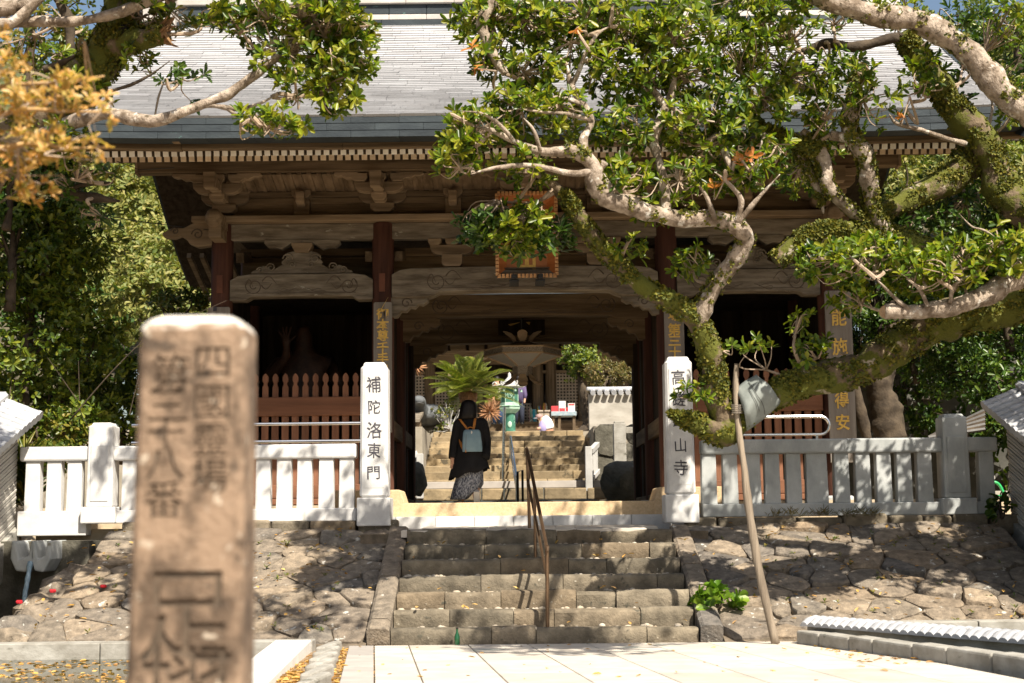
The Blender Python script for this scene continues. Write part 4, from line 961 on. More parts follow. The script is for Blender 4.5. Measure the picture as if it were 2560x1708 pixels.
# ------------------------------------------------------------------ granite fences and inscribed pillars
YQ = 18.45
def gran_fence(label, xa, xb, posts, bals, mat, low_end=None):
    t = thing('stone_fence', label, 'stone fence', ((xa + xb) / 2, YQ, 1.3))
    z0, z1 = 1.31, 1.475; r0, r1 = zz(1142, YQ), zz(1106, YQ)
    cuts = sorted([xa, xb] + [p for p in posts]); 
    for i in range(len(cuts) - 1):
        e0 = .17 if cuts[i] in posts else 0; e1 = .17 if cuts[i + 1] in posts else 0
        obj('bottom_rail', MB().bb(cuts[i] + e0, cuts[i + 1] - e1, YQ - .12, YQ + .12, (z0 if not (low_end and i == 0) else 1.16) , z1), mat, t, bevel=.012)
        obj('top_rail', MB().bb(cuts[i] + e0 * .85, cuts[i + 1] - e1 * .85, YQ - .11, YQ + .11, r0, r1), mat, t, bevel=.025)
    for x, w_ in bals:
        obj('baluster', MB().box((x, YQ, (z1 + r0) / 2), (w_ * 1.05, .16, r0 - z1 + .01), taper=.93), mat, t, bevel=.012)
    for x in posts:
        p = obj('post', MB().box((x, YQ, (1.52 + zz(1055, YQ)) / 2), (.34, .34, zz(1055, YQ) - 1.52), taper=.93), mat, t, bevel=.02)
        obj('post_panel', MB().box((x, YQ - .168, 1.95), (.23, .02, .72)), mat, p, bevel=.006)
        obj('post_cap', MB().box((x, YQ, zz(1055, YQ) + .018), (.27, .27, .04), taper=.85), mat, p, bevel=.01)
        obj('post_base', MB().bb(x - .22, x + .22, YQ - .22, YQ + .22, 1.31, 1.52), mat, t, bevel=.015)
    return t
def X_(px, py=1200): return at(px, py, YQ).x
gran_fence('pale granite baluster fence on the left bank behind the blurred stone post', X_(54), X_(893), [X_(258)], [(X_(p), .19) for p in (86, 139, 190, 327, 379, 431, 483, 535, 587, 660, 712, 763, 817, 868)], granite, True)
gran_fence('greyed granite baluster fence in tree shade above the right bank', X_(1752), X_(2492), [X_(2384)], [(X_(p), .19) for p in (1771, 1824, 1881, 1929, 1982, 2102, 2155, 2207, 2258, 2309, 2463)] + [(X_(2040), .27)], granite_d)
def pillar(px, py_top, label, chars, mat):
    x = X_(px); y = YQ - .05; zt = zz(py_top, y)
    t = thing('inscribed_pillar', label, 'stone pillar', (x, y, 1.26), 'tall granite pillars at the head of the stairs')
    obj('base', MB().bb(x - .215, x + .215, y - .215, y + .215, 1.24, 1.60), mat, t, bevel=.015)
    obj('shaft', MB().box((x, y, (1.6 + zt - .05) / 2), (.365, .365, zt - 1.65), taper=.955), mat, t, bevel=.03, seg=1)
    obj('face_panel', MB().box((x, y - .178, (1.72 + zt - .16) / 2), (.26, .014, zt - 1.88)), mat, t, bevel=.005)
    obj('cap', MB().box((x, y, zt - .025), (.30, .30, .05), taper=.85), mat, t, bevel=.015)
    for ch, py, s_ in chars: letter(ch, (x + rng.uniform(-.008, .008), y - .186, zz(py, y)), s_ * rng.uniform(.95, 1.06), ink, t, .004, .0008, rng.uniform(.86, 1.0), rng.uniform(.94, 1.06), rng.uniform(-.06, .06))
    return t
pillar(939, 905, 'sunlit granite pillar with black characters left of the stairs', [('補', 962, .20), ('陀', 1018, .20), ('洛', 1075, .20), ('東', 1125, .20), ('門', 1180, .20)], granite)
pillar(1698, 899, 'dappled granite pillar with black characters behind the hanging mossy branch', [('高', 952, .20), ('蹉', 1006, .20), ('跎', 1060, .20), ('山', 1120, .20), ('寺', 1176, .20)], granite)
# stainless guard rails behind the fences
def bent(pts, r, name, mat, label, cat, loc, extra=()):
    t = thing(name, label, cat, loc)
    obj('rail_tube', MB().tube(pts, r, 8), mat, t, smooth='auto')
    for e in extra: obj('rail_post', MB().tube(e, r, 8), mat, t, smooth='auto')
D = 19.7
za, zb = zz(1049, D), zz(1094, D); x1 = at(2050, 1060, D).x; x0 = at(1760, 1060, D).x; r_ = (za - zb) / 2
arc = [(x1 + r_ * math.cos(a_), D, (za + zb) / 2 + r_ * math.sin(a_)) for a_ in [math.pi / 2 - math.pi * q / 10 for q in range(11)]]
bent([(x0, D, za)] + arc + [(x0, D, zb)], .022, 'guard_rail', steel, 'stainless tube rail with a rounded end behind the greyed right fence', 'guard rail', (x0, D, FL), [[(x, D, FL - .3), (x, D, zb - .002)] for x in (x0 + .1, x1 - .05)])
x0, x1 = at(330, 1060, D).x, at(915, 1060, D).x
bent([(x0, D, zz(1054, D)), (x1, D, zz(1054, D))], .022, 'guard_rail', steel, 'double stainless tube rail behind the pale left fence', 'guard rail', (x0, D, FL), [[(x0, D, zz(1098, D)), (x1, D, zz(1098, D))]] + [[(x, D, FL - .3), (x, D, zz(1054, D))] for x in (x0 + .3, x1 - .03)])
# ------------------------------------------------------------------ blurred stone post near the camera
D = 2.95
post_m = M('brown weathered marker stone', (.27, .19, .13), (.10, .07, .048), scale=(11, 11, 8), lo=.40, hi=.58, bump=.8, bscale=60, rough=.9, dist=.01, speck=((.50, .43, .34), 22, .63), speck2=((.075, .055, .04), 12, .61), sun_top=(.66, .62, .56))  # pale top of the post stands in for sun glare
def pp(px, py, d=D): return at(px, py, d)
tl, tr, bl, br = pp(350, 812), pp(612, 812), pp(312, 1720), pp(604, 1720)
zb = .25; zt = pp(480, 822).z; ztop = pp(480, 779).z
def lerp_x(a, b, z): t_ = (z - b.z) / (a.z - b.z); return b.x + (a.x - b.x) * t_
sp = thing('stone_signpost', 'brown weathered stone post with carved characters blurred in the foreground', 'stone post', ((bl.x + br.x) / 2, D + .12, zb))
m = MB(); rows = []
for z in [zb + (zt - zb) * q / 14 for q in range(15)]: rows.append((z, 0))
rows += [(zt + (ztop - zt) * .35, .006), (zt + (ztop - zt) * .62, .018), (zt + (ztop - zt) * .84, .036), (ztop, .068)]
for z, ins in rows:
    xa, xb = lerp_x(tl, bl, z) + ins, lerp_x(tr, br, z) - ins; c_ = .012; y0, y1 = D + ins * .75, D + .15 - ins * .75
    ring = [(xa + c_, y0), (xb - c_, y0), (xb, y0 + c_), (xb, y1 - c_), (xb - c_, y1), (xa + c_, y1), (xa, y1 - c_), (xa, y0 + c_)]
    m.v += [(x, y, z + .004 * mnoise.noise(Vector((x * 30, y * 30, z * 20))) - (.010 * abs(x - (xa + xb) / 2) / .13 if ins > .05 else 0)) for x, y in ring]
nr_ = len(rows); m.f = [(q * 8 + j, q * 8 + (j + 1) % 8, (q + 1) * 8 + (j + 1) % 8, (q + 1) * 8 + j) for q in range(nr_ - 1) for j in range(8)] + [tuple(range(7, -1, -1)), tuple((nr_ - 1) * 8 + j for j in range(8))]
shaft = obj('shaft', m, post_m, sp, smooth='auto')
# the characters are cut into the front face
allc = []
for ch, px, py, s_, sx in (('四', 532, 905, .062, 1.1), ('國', 528, 1005, .062, 1.1), ('靈', 526, 1100, .06, 1.05), ('場', 524, 1190, .06, 1.05), ('第', 425, 935, .068, 1.0), ('三', 418, 1015, .066, 1.1), ('十', 414, 1085, .06, 1.1), ('八', 412, 1160, .062, 1.1), ('番', 410, 1250, .064, 1.05), ('足', 465, 1540, .165, .98), ('摺', 462, 1722, .15, 1.0)):
    p_ = pp(px, py); pair = []
    for wp in (.0, .012):
        g_ = glyph(ch, s_ * 1.28, .008, .0, wp); g_.transform(Matrix.Diagonal((sx, 1, 1, 1)))
        bm = bmesh.new(); bm.from_mesh(g_); bmesh.ops.remove_doubles(bm, verts=bm.verts, dist=1e-5)
        bmesh.ops.recalc_face_normals(bm, faces=bm.faces[:]); bmesh.ops.translate(bm, vec=(p_.x, D, p_.z), verts=bm.verts[:]); bm.to_mesh(g_); bm.free(); pair.append(g_)
    allc.append(pair)
cut_m = M('carved recess stone', (.12, .087, .06), (.06, .045, .032), scale=20, bump=.2)
try:
    shaft.data.materials.append(cut_m)
    dg = bpy.context.evaluated_depsgraph_get()
    for pair in allc:
        for g_ in pair:
            g_.materials.clear(); g_.materials.append(cut_m)
            g_.transform(Matrix.Translation(-WL[sp.name])); co = bpy.data.objects.new('cutter', g_); COL.objects.link(co); co.location = WL[sp.name]
            bo = shaft.modifiers.new('cut', 'BOOLEAN'); bo.operation = 'DIFFERENCE'; bo.object = co; bo.solver = 'EXACT'; bo.material_mode = 'TRANSFER'
            dg = bpy.context.evaluated_depsgraph_get(); dg.update()
            m2 = bpy.data.meshes.new_from_object(shaft.evaluated_get(dg)); shaft.modifiers.clear(); bpy.data.objects.remove(co)
            zr_ = [q.co.z for q in m2.vertices]
            good = len(m2.polygons) > 50 and max(zr_) - min(zr_) > 1.0
            if good: shaft.data = m2; break
    shaft.data.polygons.foreach_set('use_smooth', [False] * len(shaft.data.polygons))
except Exception as ex_: print('carving failed', ex_)
# ------------------------------------------------------------------ handrail of the front stairs
t = thing('handrail', 'brown metal handrail running down the middle of the front stairs', 'handrail', (CX + .2, 15.6, 0))
T0 = at(1318, 1126, 18.0); T1 = at(1366, 1366, 15.42); B1 = at(1369, 1600, 15.35); B0 = at(1324, 1322, 18.0)
mid = T0.lerp(T1, .42); Bm = Vector((mid.x, mid.y, .85))
low = Vector((0, 0, -.33))
obj('rail', MB().tube([Vector(p) for p in spline([T0 + Vector((0, .02, -.05)), T0, T0.lerp(T1, .5), T1, T1 + Vector((.004, -.05, -.07)), B1 + Vector((0, 0, -.03))], 6)], .021, 10), bronze, t, smooth='auto')
obj('lower_rail', MB().tube([T0 + low * 1.1, T0.lerp(T1, .5) + low, T1 + low], .017, 8), bronze, t, smooth='auto')
obj('rail_post', MB().tube([T0 + Vector((0, 0, .0)), B0 + Vector((0, 0, -.05))], .021, 10), bronze, t, smooth='auto')
obj('rail_post', MB().tube([mid, Bm], .019, 10), bronze, t, smooth='auto')
# ------------------------------------------------------------------ far stairs behind the gate
FX = at(1272, 1100, 34).x
def fz(y): return 0
fs_y0 = 32.3; NF = 9; fr_ = .152; frun = .40
far = thing('stone_stairs', 'second stone staircase of yellowish blocks climbing to the hall beyond the gate', 'staircase', (FX, fs_y0, FL))
fstep = M('yellow step block', (.30, .225, .13), (.17, .13, .075), scale=3, bump=.5, bscale=16, rough=.92, dist=.03, obj_cols=[(.30, .225, .13), (.24, .18, .10), (.33, .255, .155), (.20, .155, .095)], speck2=((.085, .07, .045), 4, .60))
rock_m = M('dark mossy rock', (.13, .12, .095), (.065, .06, .045), scale=4, bump=.7, bscale=12, rough=.95, dist=.04, speck=((.24, .22, .18), 6, .68))
xl_, xr_ = at(1052, 1150, 32.6).x, at(1488, 1150, 32.6).x
x = xl_ - .1                                                 # rough first rocks, in the shade of the gate roof
while x < xr_ + .4:
    wd = rng.uniform(.5, 1.0); obj('rough_stone', MB().blob((x + wd / 2, 30.7, FL + .06), (wd * .56, .3, .16 + rng.random() * .02), 10, 6, .35, 1.5), rock_m, far, smooth='auto'); x += wd * .93
z = FL; x = xl_ - .05
zA, zB_ = zz(1244, 31.9), zz(1221, 31.9)
while x < xr_ + .25:
    wd = rng.uniform(.45, 1.0); obj('rough_stone', MB().box((x + wd / 2, 32.1, (zA + zB_) / 2 - .03), (wd - .02, .4, zB_ - zA + .06), Matrix.Rotation(rng.uniform(-.03, .03), 3, 'Y')), fstep, far, bevel=.03); x += wd
zC, zD = zz(1220.5, 32.3), zz(1203, 32.3)
obj('grey_slab', MB().bb(xl_ - .05, xr_ + .22, 32.28, 32.8, zC, zD), pave_g, far, bevel=.01)
z = zD - .01; ys = 32.65
for i in range(NF):
    pys = (1198, 1178.6, 1163, 1146, 1133, 1118, 1102.5, 1090, 1078)[i]
    zt_ = zz(pys, ys); x = xl_ + i * .012; e_ = xr_ - i * .012 - (.0 if i < 6 else .0)
    while x < e_ - .02:
        wd = min(rng.uniform(.6, 1.4), e_ - x); wd = e_ - x if e_ - x - wd < .3 else wd
        obj('step_block', MB().box((x + wd / 2, ys + .3 + rng.uniform(-.012, .012), (z + zt_) / 2 - .04), (wd - .012, .6, zt_ - z + .08 + rng.uniform(-.012, .008))), fstep, far, bevel=.018); x += wd
    z = zt_; ys += frun
ZTER = z; YT = ys
m = MB(); m.bb(-12, 14, YT - .1, 66, ZTER - .6, ZTER - .004); m.bb(-12, xl_ + .05, 32.4, YT, .9, ZTER - .1); m.bb(xr_ - .02, 14, 32.9, YT, .9, ZTER - .1)
obj('upper_terrace', m, M('terrace sand', (.33, .29, .23), (.25, .22, .17), scale=3, bump=.2, rough=.95), kind='structure')
# rails of the far stairs
t = thing('handrail', 'shiny stainless handrail climbing the far stairs', 'handrail', (FX, 31, FL))
a_ = at(1262, 1018, 31.5); b__ = at(1258, 1196, 28.5)
obj('rail_post', MB().tube([at(1261, 1018, 33), at(1257, 1198, 33)], .035, 8), steel, t, smooth='auto')
p0, p1 = at(1276, 1092, 34), at(1291, 1192, 30.5)
obj('rail', MB().tube([p0, p1], .03, 8), steel, t, smooth='auto')
obj('lower_rail', MB().tube([p0 + Vector((0, 0, -.3)), p1 + Vector((0, 0, -.3))], .022, 8), steel, t, smooth='auto')
obj('rail_post', MB().tube([p1, (p1.x, p1.y, FL)], .03, 8), steel, t, smooth='auto')
obj('rail_post', MB().tube([p0, (p0.x, p0.y, p0.z - .9)], .03, 8), steel, t, smooth='auto')
t = thing('rail_frame', 'short dark metal rail frame at the foot of the far stairs', 'handrail', (at(1300, 1200, 26).x, 26, FL))
q0, q1 = at(1294, 1180, 26), at(1306, 1176, 26.2)
obj('frame', MB().tube([(q0.x, q0.y, FL), q0, q1, (q1.x, q1.y, FL)], .022, 8), dark_metal, t)
# balustrades beside the far stairs
def slope_rail(label, pts, mat, hh, posts, nb, loc):
    t = thing('stone_balustrade', label, 'balustrade', loc)
    a, b = Vector(pts[0]), Vector(pts[1]); d = b - a
    obj('top_rail', MB().tube([a, b], .075, 4), mat, t); obj('bottom_rail', MB().tube([a - Vector((0, 0, hh)), b - Vector((0, 0, hh))], .07, 4), mat, t)
    for i in range(nb): c = a + d * ((i + .5) / nb); obj('baluster', MB().bb(c.x - .035, c.x + .035, c.y - .035, c.y + .035, c.z - hh, c.z), mat, t)
    for p in posts: obj('post', MB().box((p[0], p[1], p[2] - .45), (.16, .16, 1.0), taper=.95), mat, t, bevel=.015)
    return t
white_s = M('white stone', (.46, .45, .43), (.36, .35, .33), scale=4, bump=.1, rough=.85)
pa, pb = at(1477, 1128, 32.1), at(1535, 1066, 34.8)
slope_rail('white stone balustrade climbing right of the far stairs', (pa, pb), white_s, .62, [pa + Vector((-.06, -.1, .05)), pa.lerp(pb, .45) + Vector((0, 0, .1))], 12, pa)
slope_rail('white stone balustrade at the left edge of the far stairs', (at(1040, 1150, 31.9), at(1026, 1072, 34.4)), white_s, .7, [at(1050, 1140, 31.8), at(1036, 1085, 33)], 5, at(1040, 1150, 31.9))
t = thing('gate_post', 'dark square post in shade right of the far balustrade', 'post', at(1549, 1165, 31.3))
c = at(1549, 1110, 31.3); z0, z1 = zz(1168, 31.3), zz(1062, 31.3)
obj('shaft', MB().bb(c.x - .135, c.x + .135, c.y - .13, c.y + .13, z0, z1), conc, t, bevel=.012); obj('cap', MB().bb(c.x - .115, c.x + .115, c.y - .11, c.y + .11, z1, z1 + .045), conc, t, bevel=.01)
obj('side_rail', MB().bb(c.x + .14, c.x + .7, c.y - .06, c.y + .06, z1 - .22, z1 - .08), conc, t, bevel=.01)
for nm, px, py, dd, r, lab in (('rock', 1560, 1205, 30.4, (.54, .45, .48), 'large dark rock in shade right of the far stairs'), ('rock', 1037, 1200, 30.2, (.27, .33, .37), 'dark rock left of the far stairs inside the gate')):
    obj(nm, MB().blob(at(px, py, dd), r, 14, 10, .3, 1.6), rock_m, None, smooth='auto', label=lab, cat='rock', loc=at(px, py + 30, dd))
rubble(voronoi(xr_ + .0, xr_ + 2.4, FL - .1, ZTER - .05, .5, .42, seed=44), lambda u, v, h: Vector((u, 32.93 - h, v)), far, rock_m, 'rubble_stone', .10, .012, 9)
# plaster wall on the right above the stairs
D = 36.4; x0, x1 = at(1472, 1000, D).x, at(1640, 1000, D).x; z0, z1 = zz(1078, D), zz(988, D)
t = thing('plaster_wall', 'pale sunlit plaster wall with a tiled cap right of the far stairs', 'wall', ((x0 + x1) / 2, D, ZTER))
obj('wall_body', MB().bb(x0, x1, D, D + .3, z0, z1), plaster, t, bevel=.01)
for i in range(9): obj('cap_tile', MB().tube([(x0 + .1 + i * .18, D - .16, z1 + .02), (x0 + .1 + i * .18, D + .15, z1 + .11)], .07, 8), tile_m, t, smooth='auto')
obj('cap_ridge', MB().bb(x0 - .05, x1, D + .08, D + .26, z1 + .1, z1 + .2), tile_m, t, bevel=.03)
x = x0
while x < x1:
    wd = rng.uniform(.5, .9); obj('base_stone', MB().box((x + wd / 2, D - .1, z0 - .16), (wd - .02, .5, .32)), fstep, t, bevel=.05, seg=3); x += wd
for k in range(10):
    obj('base_stone', MB().blob(at(1484 + (k % 3) * 18, 1095 + (k // 3) * 15, 34.6), (.17, .2, .12), 9, 6, .3), fstep, t, smooth='auto')
# ------------------------------------------------------------------ turtle on its rock
D = 37.0; tx = at(1075, 1040, D)
turt_m = M('turtle grey stone', (.14, .148, .152), (.08, .085, .09), scale=4, bump=.35, rough=.85, speck=((.26, .26, .25), 5, .66))
tu = thing('turtle_statue', 'large grey stone turtle statue raising its head above a rock', 'statue', at(1080, 1062, D))
hd = at(1048, 1003, D - 1.1)
def pv3(px, py, d): return at(px, py, d)
J = [(pv3(1062, 1045, D), .42), (pv3(1052, 1035, D - .7), .26), (pv3(1048, 1018, D - 1.0), .20), (pv3(1048, 1003, D - 1.15), .19), (pv3(1047, 1000, D - 1.42), (.15, .12)), (pv3(1047, 1004, D - 1.58), (.10, .07))]
skin_body('body', J, [(0, 1), (1, 2), (2, 3), (3, 4), (4, 5)], turt_m, tu)
c = pv3(1078, 1044, D + .1)
obj('shell', MB().blob(c, (.52, 1.0, .33), 20, 12, .05), turt_m, tu, smooth=True)
obj('shell_rim', MB().lathe((c.x, c.y, c.z - .14), [(.40, -.05), (.58, -.02), (.57, .05), (.42, .07)], 20), turt_m, tu, smooth='auto')
m = MB()
for k in range(6): a1 = k / 6 * math.pi * 2; m.tube([c + Vector((.12 * math.cos(a1), .2 * math.sin(a1), .335)), c + Vector((.48 * math.cos(a1), .9 * math.sin(a1), .12))], .012, 4)
obj('shell_ridge', m, M('shell groove', (.14, .145, .15), rough=.9), tu)
for s, px in ((-1, 1028), (1, 1112)):
    q = pv3(px, 1052, D - .35); obj('flipper', MB().blob(q, (.24, .36, .07), 10, 7, .1), turt_m, tu, smooth=True)
for s in (-1, 1): obj('eye', MB().blob(pv3(1047 + s * 13, 1001, D - 1.35), .028, 8, 6, 0), M('statue eye', (.12, .12, .12), rough=.6) if s < 0 else bpy.data.materials['statue eye'], tu, smooth=True)
obj('mouth_line', MB().tube([pv3(1047 - 12 + 2.4 * q, 1009 - 2.2 * math.sin(q / 10 * math.pi), D - 1.60 + .012 * (q - 5) ** 2 * .25) for q in range(11)], .009, 5), bpy.data.materials['statue eye'], tu)
obj('rock', MB().blob(at(1085, 1080, D), (.62, .6, .36), 14, 9, .3, 1.4), rock_m, None, smooth='auto', label='dark rock carrying the stone turtle', cat='rock', loc=at(1085, 1090, D))
t = thing('tile_capped_wall', 'low grey wall with a sloping slab cap below the turtle', 'wall', at(1042, 1080, 35))
obj('wall_body', MB().prism([(34.5, ZTER - 1.2), (36.5, ZTER - 1.2), (36.5, ZTER + .55), (34.5, ZTER + .15)], at(1022, 1080, 35.4).x, at(1048, 1080, 35.4).x, 'x'), wood_pale, t)
obj('cap', MB().prism([(34.4, ZTER + .15), (36.55, ZTER + .57), (36.55, ZTER + .64), (34.4, ZTER + .22)], at(1020, 1080, 35.4).x, at(1056, 1080, 35.4).x, 'x'), wood_grey, t)
# ------------------------------------------------------------------ green bronze lantern
D = 40.0; g_m = M('green bronze', (.06, .19, .13), (.035, .12, .085), scale=5, bump=.2, rough=.5, speck=((.30, .46, .36), 8, .62)); g_p = M('pale verdigris', (.40, .52, .42), (.24, .38, .29), scale=7, bump=.2, rough=.6); w_p = M('pale bronze roof', (.52, .51, .48), (.40, .40, .38), scale=5, bump=.15, rough=.55)
gx_ = at(1274, 1000, D).x
def gz_(py): return zz(py, D, 1274)
gl = thing('bronze_lantern', 'tall green bronze lantern with a curled pale roof before the hall', 'lantern', (gx_, D, ZTER))
pxm = D / F
obj('base', MB().lathe((gx_, D, ZTER), [(.55, 0), (.55, .06), (.40, .14), (.22, .2)], 20), g_p, gl, smooth='auto')
obj('shaft', MB().lathe((gx_, D, 0), [(.16, ZTER + .2), (.155, gz_(1034)), (.2, gz_(1030))], 12), g_m, gl, smooth='auto')
obj('shaft_emblem', MB().blob((gx_, D - .16, gz_(1062)), (.06, .03, .09), 8, 6, .1), g_p, gl)
obj('platform', MB().lathe((gx_, D, 0), [(.18, gz_(1034)), (.32, gz_(1024)), (.34, gz_(1016)), (.30, gz_(1015))], 6, R(30)), g_p, gl)
obj('platform_fret', MB().lathe((gx_, D, 0), [(.305, gz_(1022.5)), (.348, gz_(1017))], 6, R(30)), g_m, gl)
for k in range(6):
    a1 = R(60 * k); m = MB(); r = .235; z0, z1 = gz_(1008), gz_(972)
    pts = [(gx_ + r * math.cos(a1 + q * R(60)), D + r * math.sin(a1 + q * R(60))) for q in (0, 1)]
    m.add([(*pts[0], z0), (*pts[1], z0), (*pts[1], z1), (*pts[0], z1)], [(0, 1, 2, 3)]); obj('fire_box_panel', m, g_m, gl)
    obj('corner_bar', MB().tube([(*pts[0], z0), (*pts[0], z1)], .014, 5), g_p, gl)
    rt = .40; cx_, cy_ = gx_ + rt * math.cos(a1), D + rt * math.sin(a1)
    obj('roof_curl', MB().tube([(cx_ + (.02 + .055 * math.cos(b)) * math.cos(a1), cy_ + (.02 + .055 * math.cos(b)) * math.sin(a1), gz_(966) + .06 + .06 * math.sin(b)) for b in [R(-100 + 30 * q) for q in range(11)]], .014, 5), w_p, gl, smooth=True)
    obj('wind_bell', MB().lathe((gx_ + .33 * math.cos(a1), D + .33 * math.sin(a1), gz_(978)), [(.035, -.03), (.028, .01), (.012, .05)], 8), g_p, gl, smooth='auto')
obj('fire_box_base', MB().lathe((gx_, D, 0), [(.27, gz_(1015)), (.26, gz_(1008)), (.235, gz_(1007))], 6), g_p, gl)
obj('crest', MB().tube([(gx_ + .07 * math.cos(R(20 * q)), D - .215, gz_(990) + .07 * math.sin(R(20 * q))) for q in range(19)], .013, 5).tube([(gx_, D - .215, gz_(990) + .06), (gx_ - .045, D - .215, gz_(990) - .035), (gx_ + .045, D - .215, gz_(990) - .035), (gx_, D - .215, gz_(990) + .06)], .01, 4), g_p, gl)
obj('roof', MB().lathe((gx_, D, 0), [(.20, gz_(972)), (.42, gz_(968)), (.415, gz_(965)), (.30, gz_(961)), (.18, gz_(955)), (.09, gz_(947)), (.05, gz_(943)), (.045, gz_(936)), (.01, gz_(931))], 6), w_p, gl)
# ------------------------------------------------------------------ cycad palms
def cycad(label, c, r, n, seed, trunk, group='cycad palms by the stairs'):
    t = thing('cycad_palm', label, 'palm', trunk[0], group); rr = random.Random(seed); c = Vector(c)
    obj('trunk', MB().tube(spline(trunk, 4), [.16] * (4 * (len(trunk) - 1) + 1), 9, True, .3, 8), bark_d, t)
    obj('crown_base', MB().blob(c - Vector((0, 0, .1)), (.24, .24, .26), 12, 8, .3, 5), M('cycad fibre', (.30, .16, .08), (.16, .08, .04), scale=20, bump=.5) if 'cycad fibre' not in bpy.data.materials else bpy.data.materials['cycad fibre'], t)
    for k in range(n):
        az = rr.uniform(0, 2 * math.pi); el = rr.uniform(.05, 1.45); ln = r * rr.uniform(.8, 1.1); pts = []
        d = Vector((math.cos(az) * math.cos(el), math.sin(az) * math.cos(el), math.sin(el)))
        for q in range(13):
            s_ = q / 12; pts.append(c + d * ln * s_ + Vector((0, 0, -ln * .36 * s_ * s_ * math.cos(el * .5))))
        fr = obj('frond', MB().tube(pts, [.013 * (1 - q / 14) for q in range(13)], 4), palm_m, t)
        B = []; Dd = []; N_ = []; Ls = []
        for q in range(6, 48):
            s_ = q / 48 * 12; i0 = min(int(s_), 11); p = pts[i0].lerp(pts[i0 + 1], s_ - i0); tg = (pts[i0 + 1] - pts[i0]).normalized(); sd = tg.cross(Vector((0, 0, 1))); sd = sd.normalized() if sd.length > .01 else Vector((1, 0, 0)); up = sd.cross(tg)
            for s2 in (-1, 1):
                dd = (sd * s2 + tg * .55 + up * .35).normalized(); B.append(p); Dd.append(dd); N_.append((up - dd * up.dot(dd)).normalized()); Ls.append(ln * .20 * math.sin(min(1, (q + 4) / 50) * math.pi) ** .6)
        me = leaf_mesh('leaflets', leaf_arrays(np.array(B), np.array(Dd), np.array(N_), np.array(Ls), np.full(len(Ls), .015), .1))
        stuff('leaflets', me, palm_m, fr) if False else None
        me.materials.append(palm_m); o = bpy.data.objects.new('leaflets', me); me.transform(Matrix.Translation(-WL[t.name])); link(o, fr)
    return t
D = 37.0
cycad('big cycad palm with yellow green fronds above the backpacker', at(1170, 985, D), 1.5, 56, 3, [at(1185, 1090, D), at(1180, 1040, D), at(1170, 990, D)])
c2 = cycad('small cycad palm with drooping fronds beside the green lantern', at(1232, 1005, D + 4.6), .75, 26, 8, [at(1205, 1090, D + 4.4), at(1215, 1050, D + 4.4), at(1232, 1015, D + 4.6)])
def pup(px, py, d, label):
    c = at(px, py, d); m = MB(); rr = random.Random(int(px))
    for k in range(90):
        a1, e1 = rr.uniform(0, 6.28), rr.uniform(-.9, 1.4); v = Vector((math.cos(a1) * math.cos(e1), math.sin(a1) * math.cos(e1), math.sin(e1))); m.tube([c + v * .08, c + v * rr.uniform(.26, .38)], [.022, .006], 4, False)
    obj('cycad_cone', m, M('cycad flower head', (.50, .27, .14), (.30, .15, .075), scale=12, islvar=.3), None, label=label, cat='cycad', loc=c)
pup(1225, 1030, 36.6, 'brown spiky cycad head right of the backpacker'); pup(1040, 918, 36.6, 'brown spiky cycad head hanging at the left passage post')
# ------------------------------------------------------------------ main hall far behind
D = 56.0
hall = thing('temple_hall', 'wide wooden temple hall with lattice screens beyond the upper terrace', 'temple hall', (FX, D, ZTER))
zf = zz(1062, D); hz = zz(905, D)
hx0, hx1 = at(900, 1000, D).x, at(1700, 1000, D).x
obj('floor_platform', MB().bb(hx0, hx1, D - 1.6, D + 6, ZTER - .1, zf), wood_x, hall)
for k in range(3): obj('front_step', MB().bb(at(1050, 1000, D).x, at(1480, 1000, D).x, D - 2.8 + k * .4, D - 1.6, ZTER - .1, ZTER + (zf - ZTER) * (k + .6) / 3.4), wood_pale, hall, bevel=.01)
obj('back_wall', MB().bb(hx0, hx1, D + .5, D + .6, zf, hz + 1), wood_dark, hall)
def hx(px): return at(px, 1000, D).x
for px in (985, 1075, 1205, 1296, 1345, 1378, 1458, 1560): obj('post', MB().lathe((hx(px), D, zf), [(.22, 0), (.22, hz - zf)], 10), wood_z, hall, smooth='auto')
obj('tie_beam', MB().bb(hx0, hx1, D - .15, D + .15, hz - .1, hz + .35), wood_pale, hall, bevel=.02)
obj('lintel', MB().bb(hx0, hx1, D - .1, D + .1, zz(934, D) - .0, zz(928, D)), wood_pale, hall)
obj('sill_beam', MB().bb(hx0, hx1, D - .1, D + .1, zf, zf + .16), wood_pale, hall)
lat_m = M('hall lattice wood', (.40, .33, .26), (.28, .225, .17), scale=4, bump=.2, rough=.85)
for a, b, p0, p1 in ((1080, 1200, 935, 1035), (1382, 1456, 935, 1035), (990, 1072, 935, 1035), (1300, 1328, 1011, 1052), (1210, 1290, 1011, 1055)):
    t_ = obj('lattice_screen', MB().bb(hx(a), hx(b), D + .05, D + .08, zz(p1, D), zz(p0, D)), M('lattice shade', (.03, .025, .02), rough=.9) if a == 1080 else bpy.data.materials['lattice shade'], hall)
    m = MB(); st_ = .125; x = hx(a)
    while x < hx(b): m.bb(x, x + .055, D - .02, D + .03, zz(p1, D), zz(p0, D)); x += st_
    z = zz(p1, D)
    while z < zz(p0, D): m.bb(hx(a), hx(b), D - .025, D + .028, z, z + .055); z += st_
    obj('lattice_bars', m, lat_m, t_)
obj('eave_purlin', MB().bb(hx0, hx1, D - 1.5, D - 1.2, zz(884, D - 1.4), zz(876, D - 1.4)), wood_pale, hall, bevel=.02)
for px in range(1010, 1600, 46): obj('bracket', MB().bb(hx(px) - .3, hx(px) + .3, D - 1.1, D - .3, hz + .4, hz + .75).bb(hx(px) - .5, hx(px) + .5, D - 1.5, D - 1.25, hz + .75, hz + 1.0), wood_pale, hall, bevel=.02)
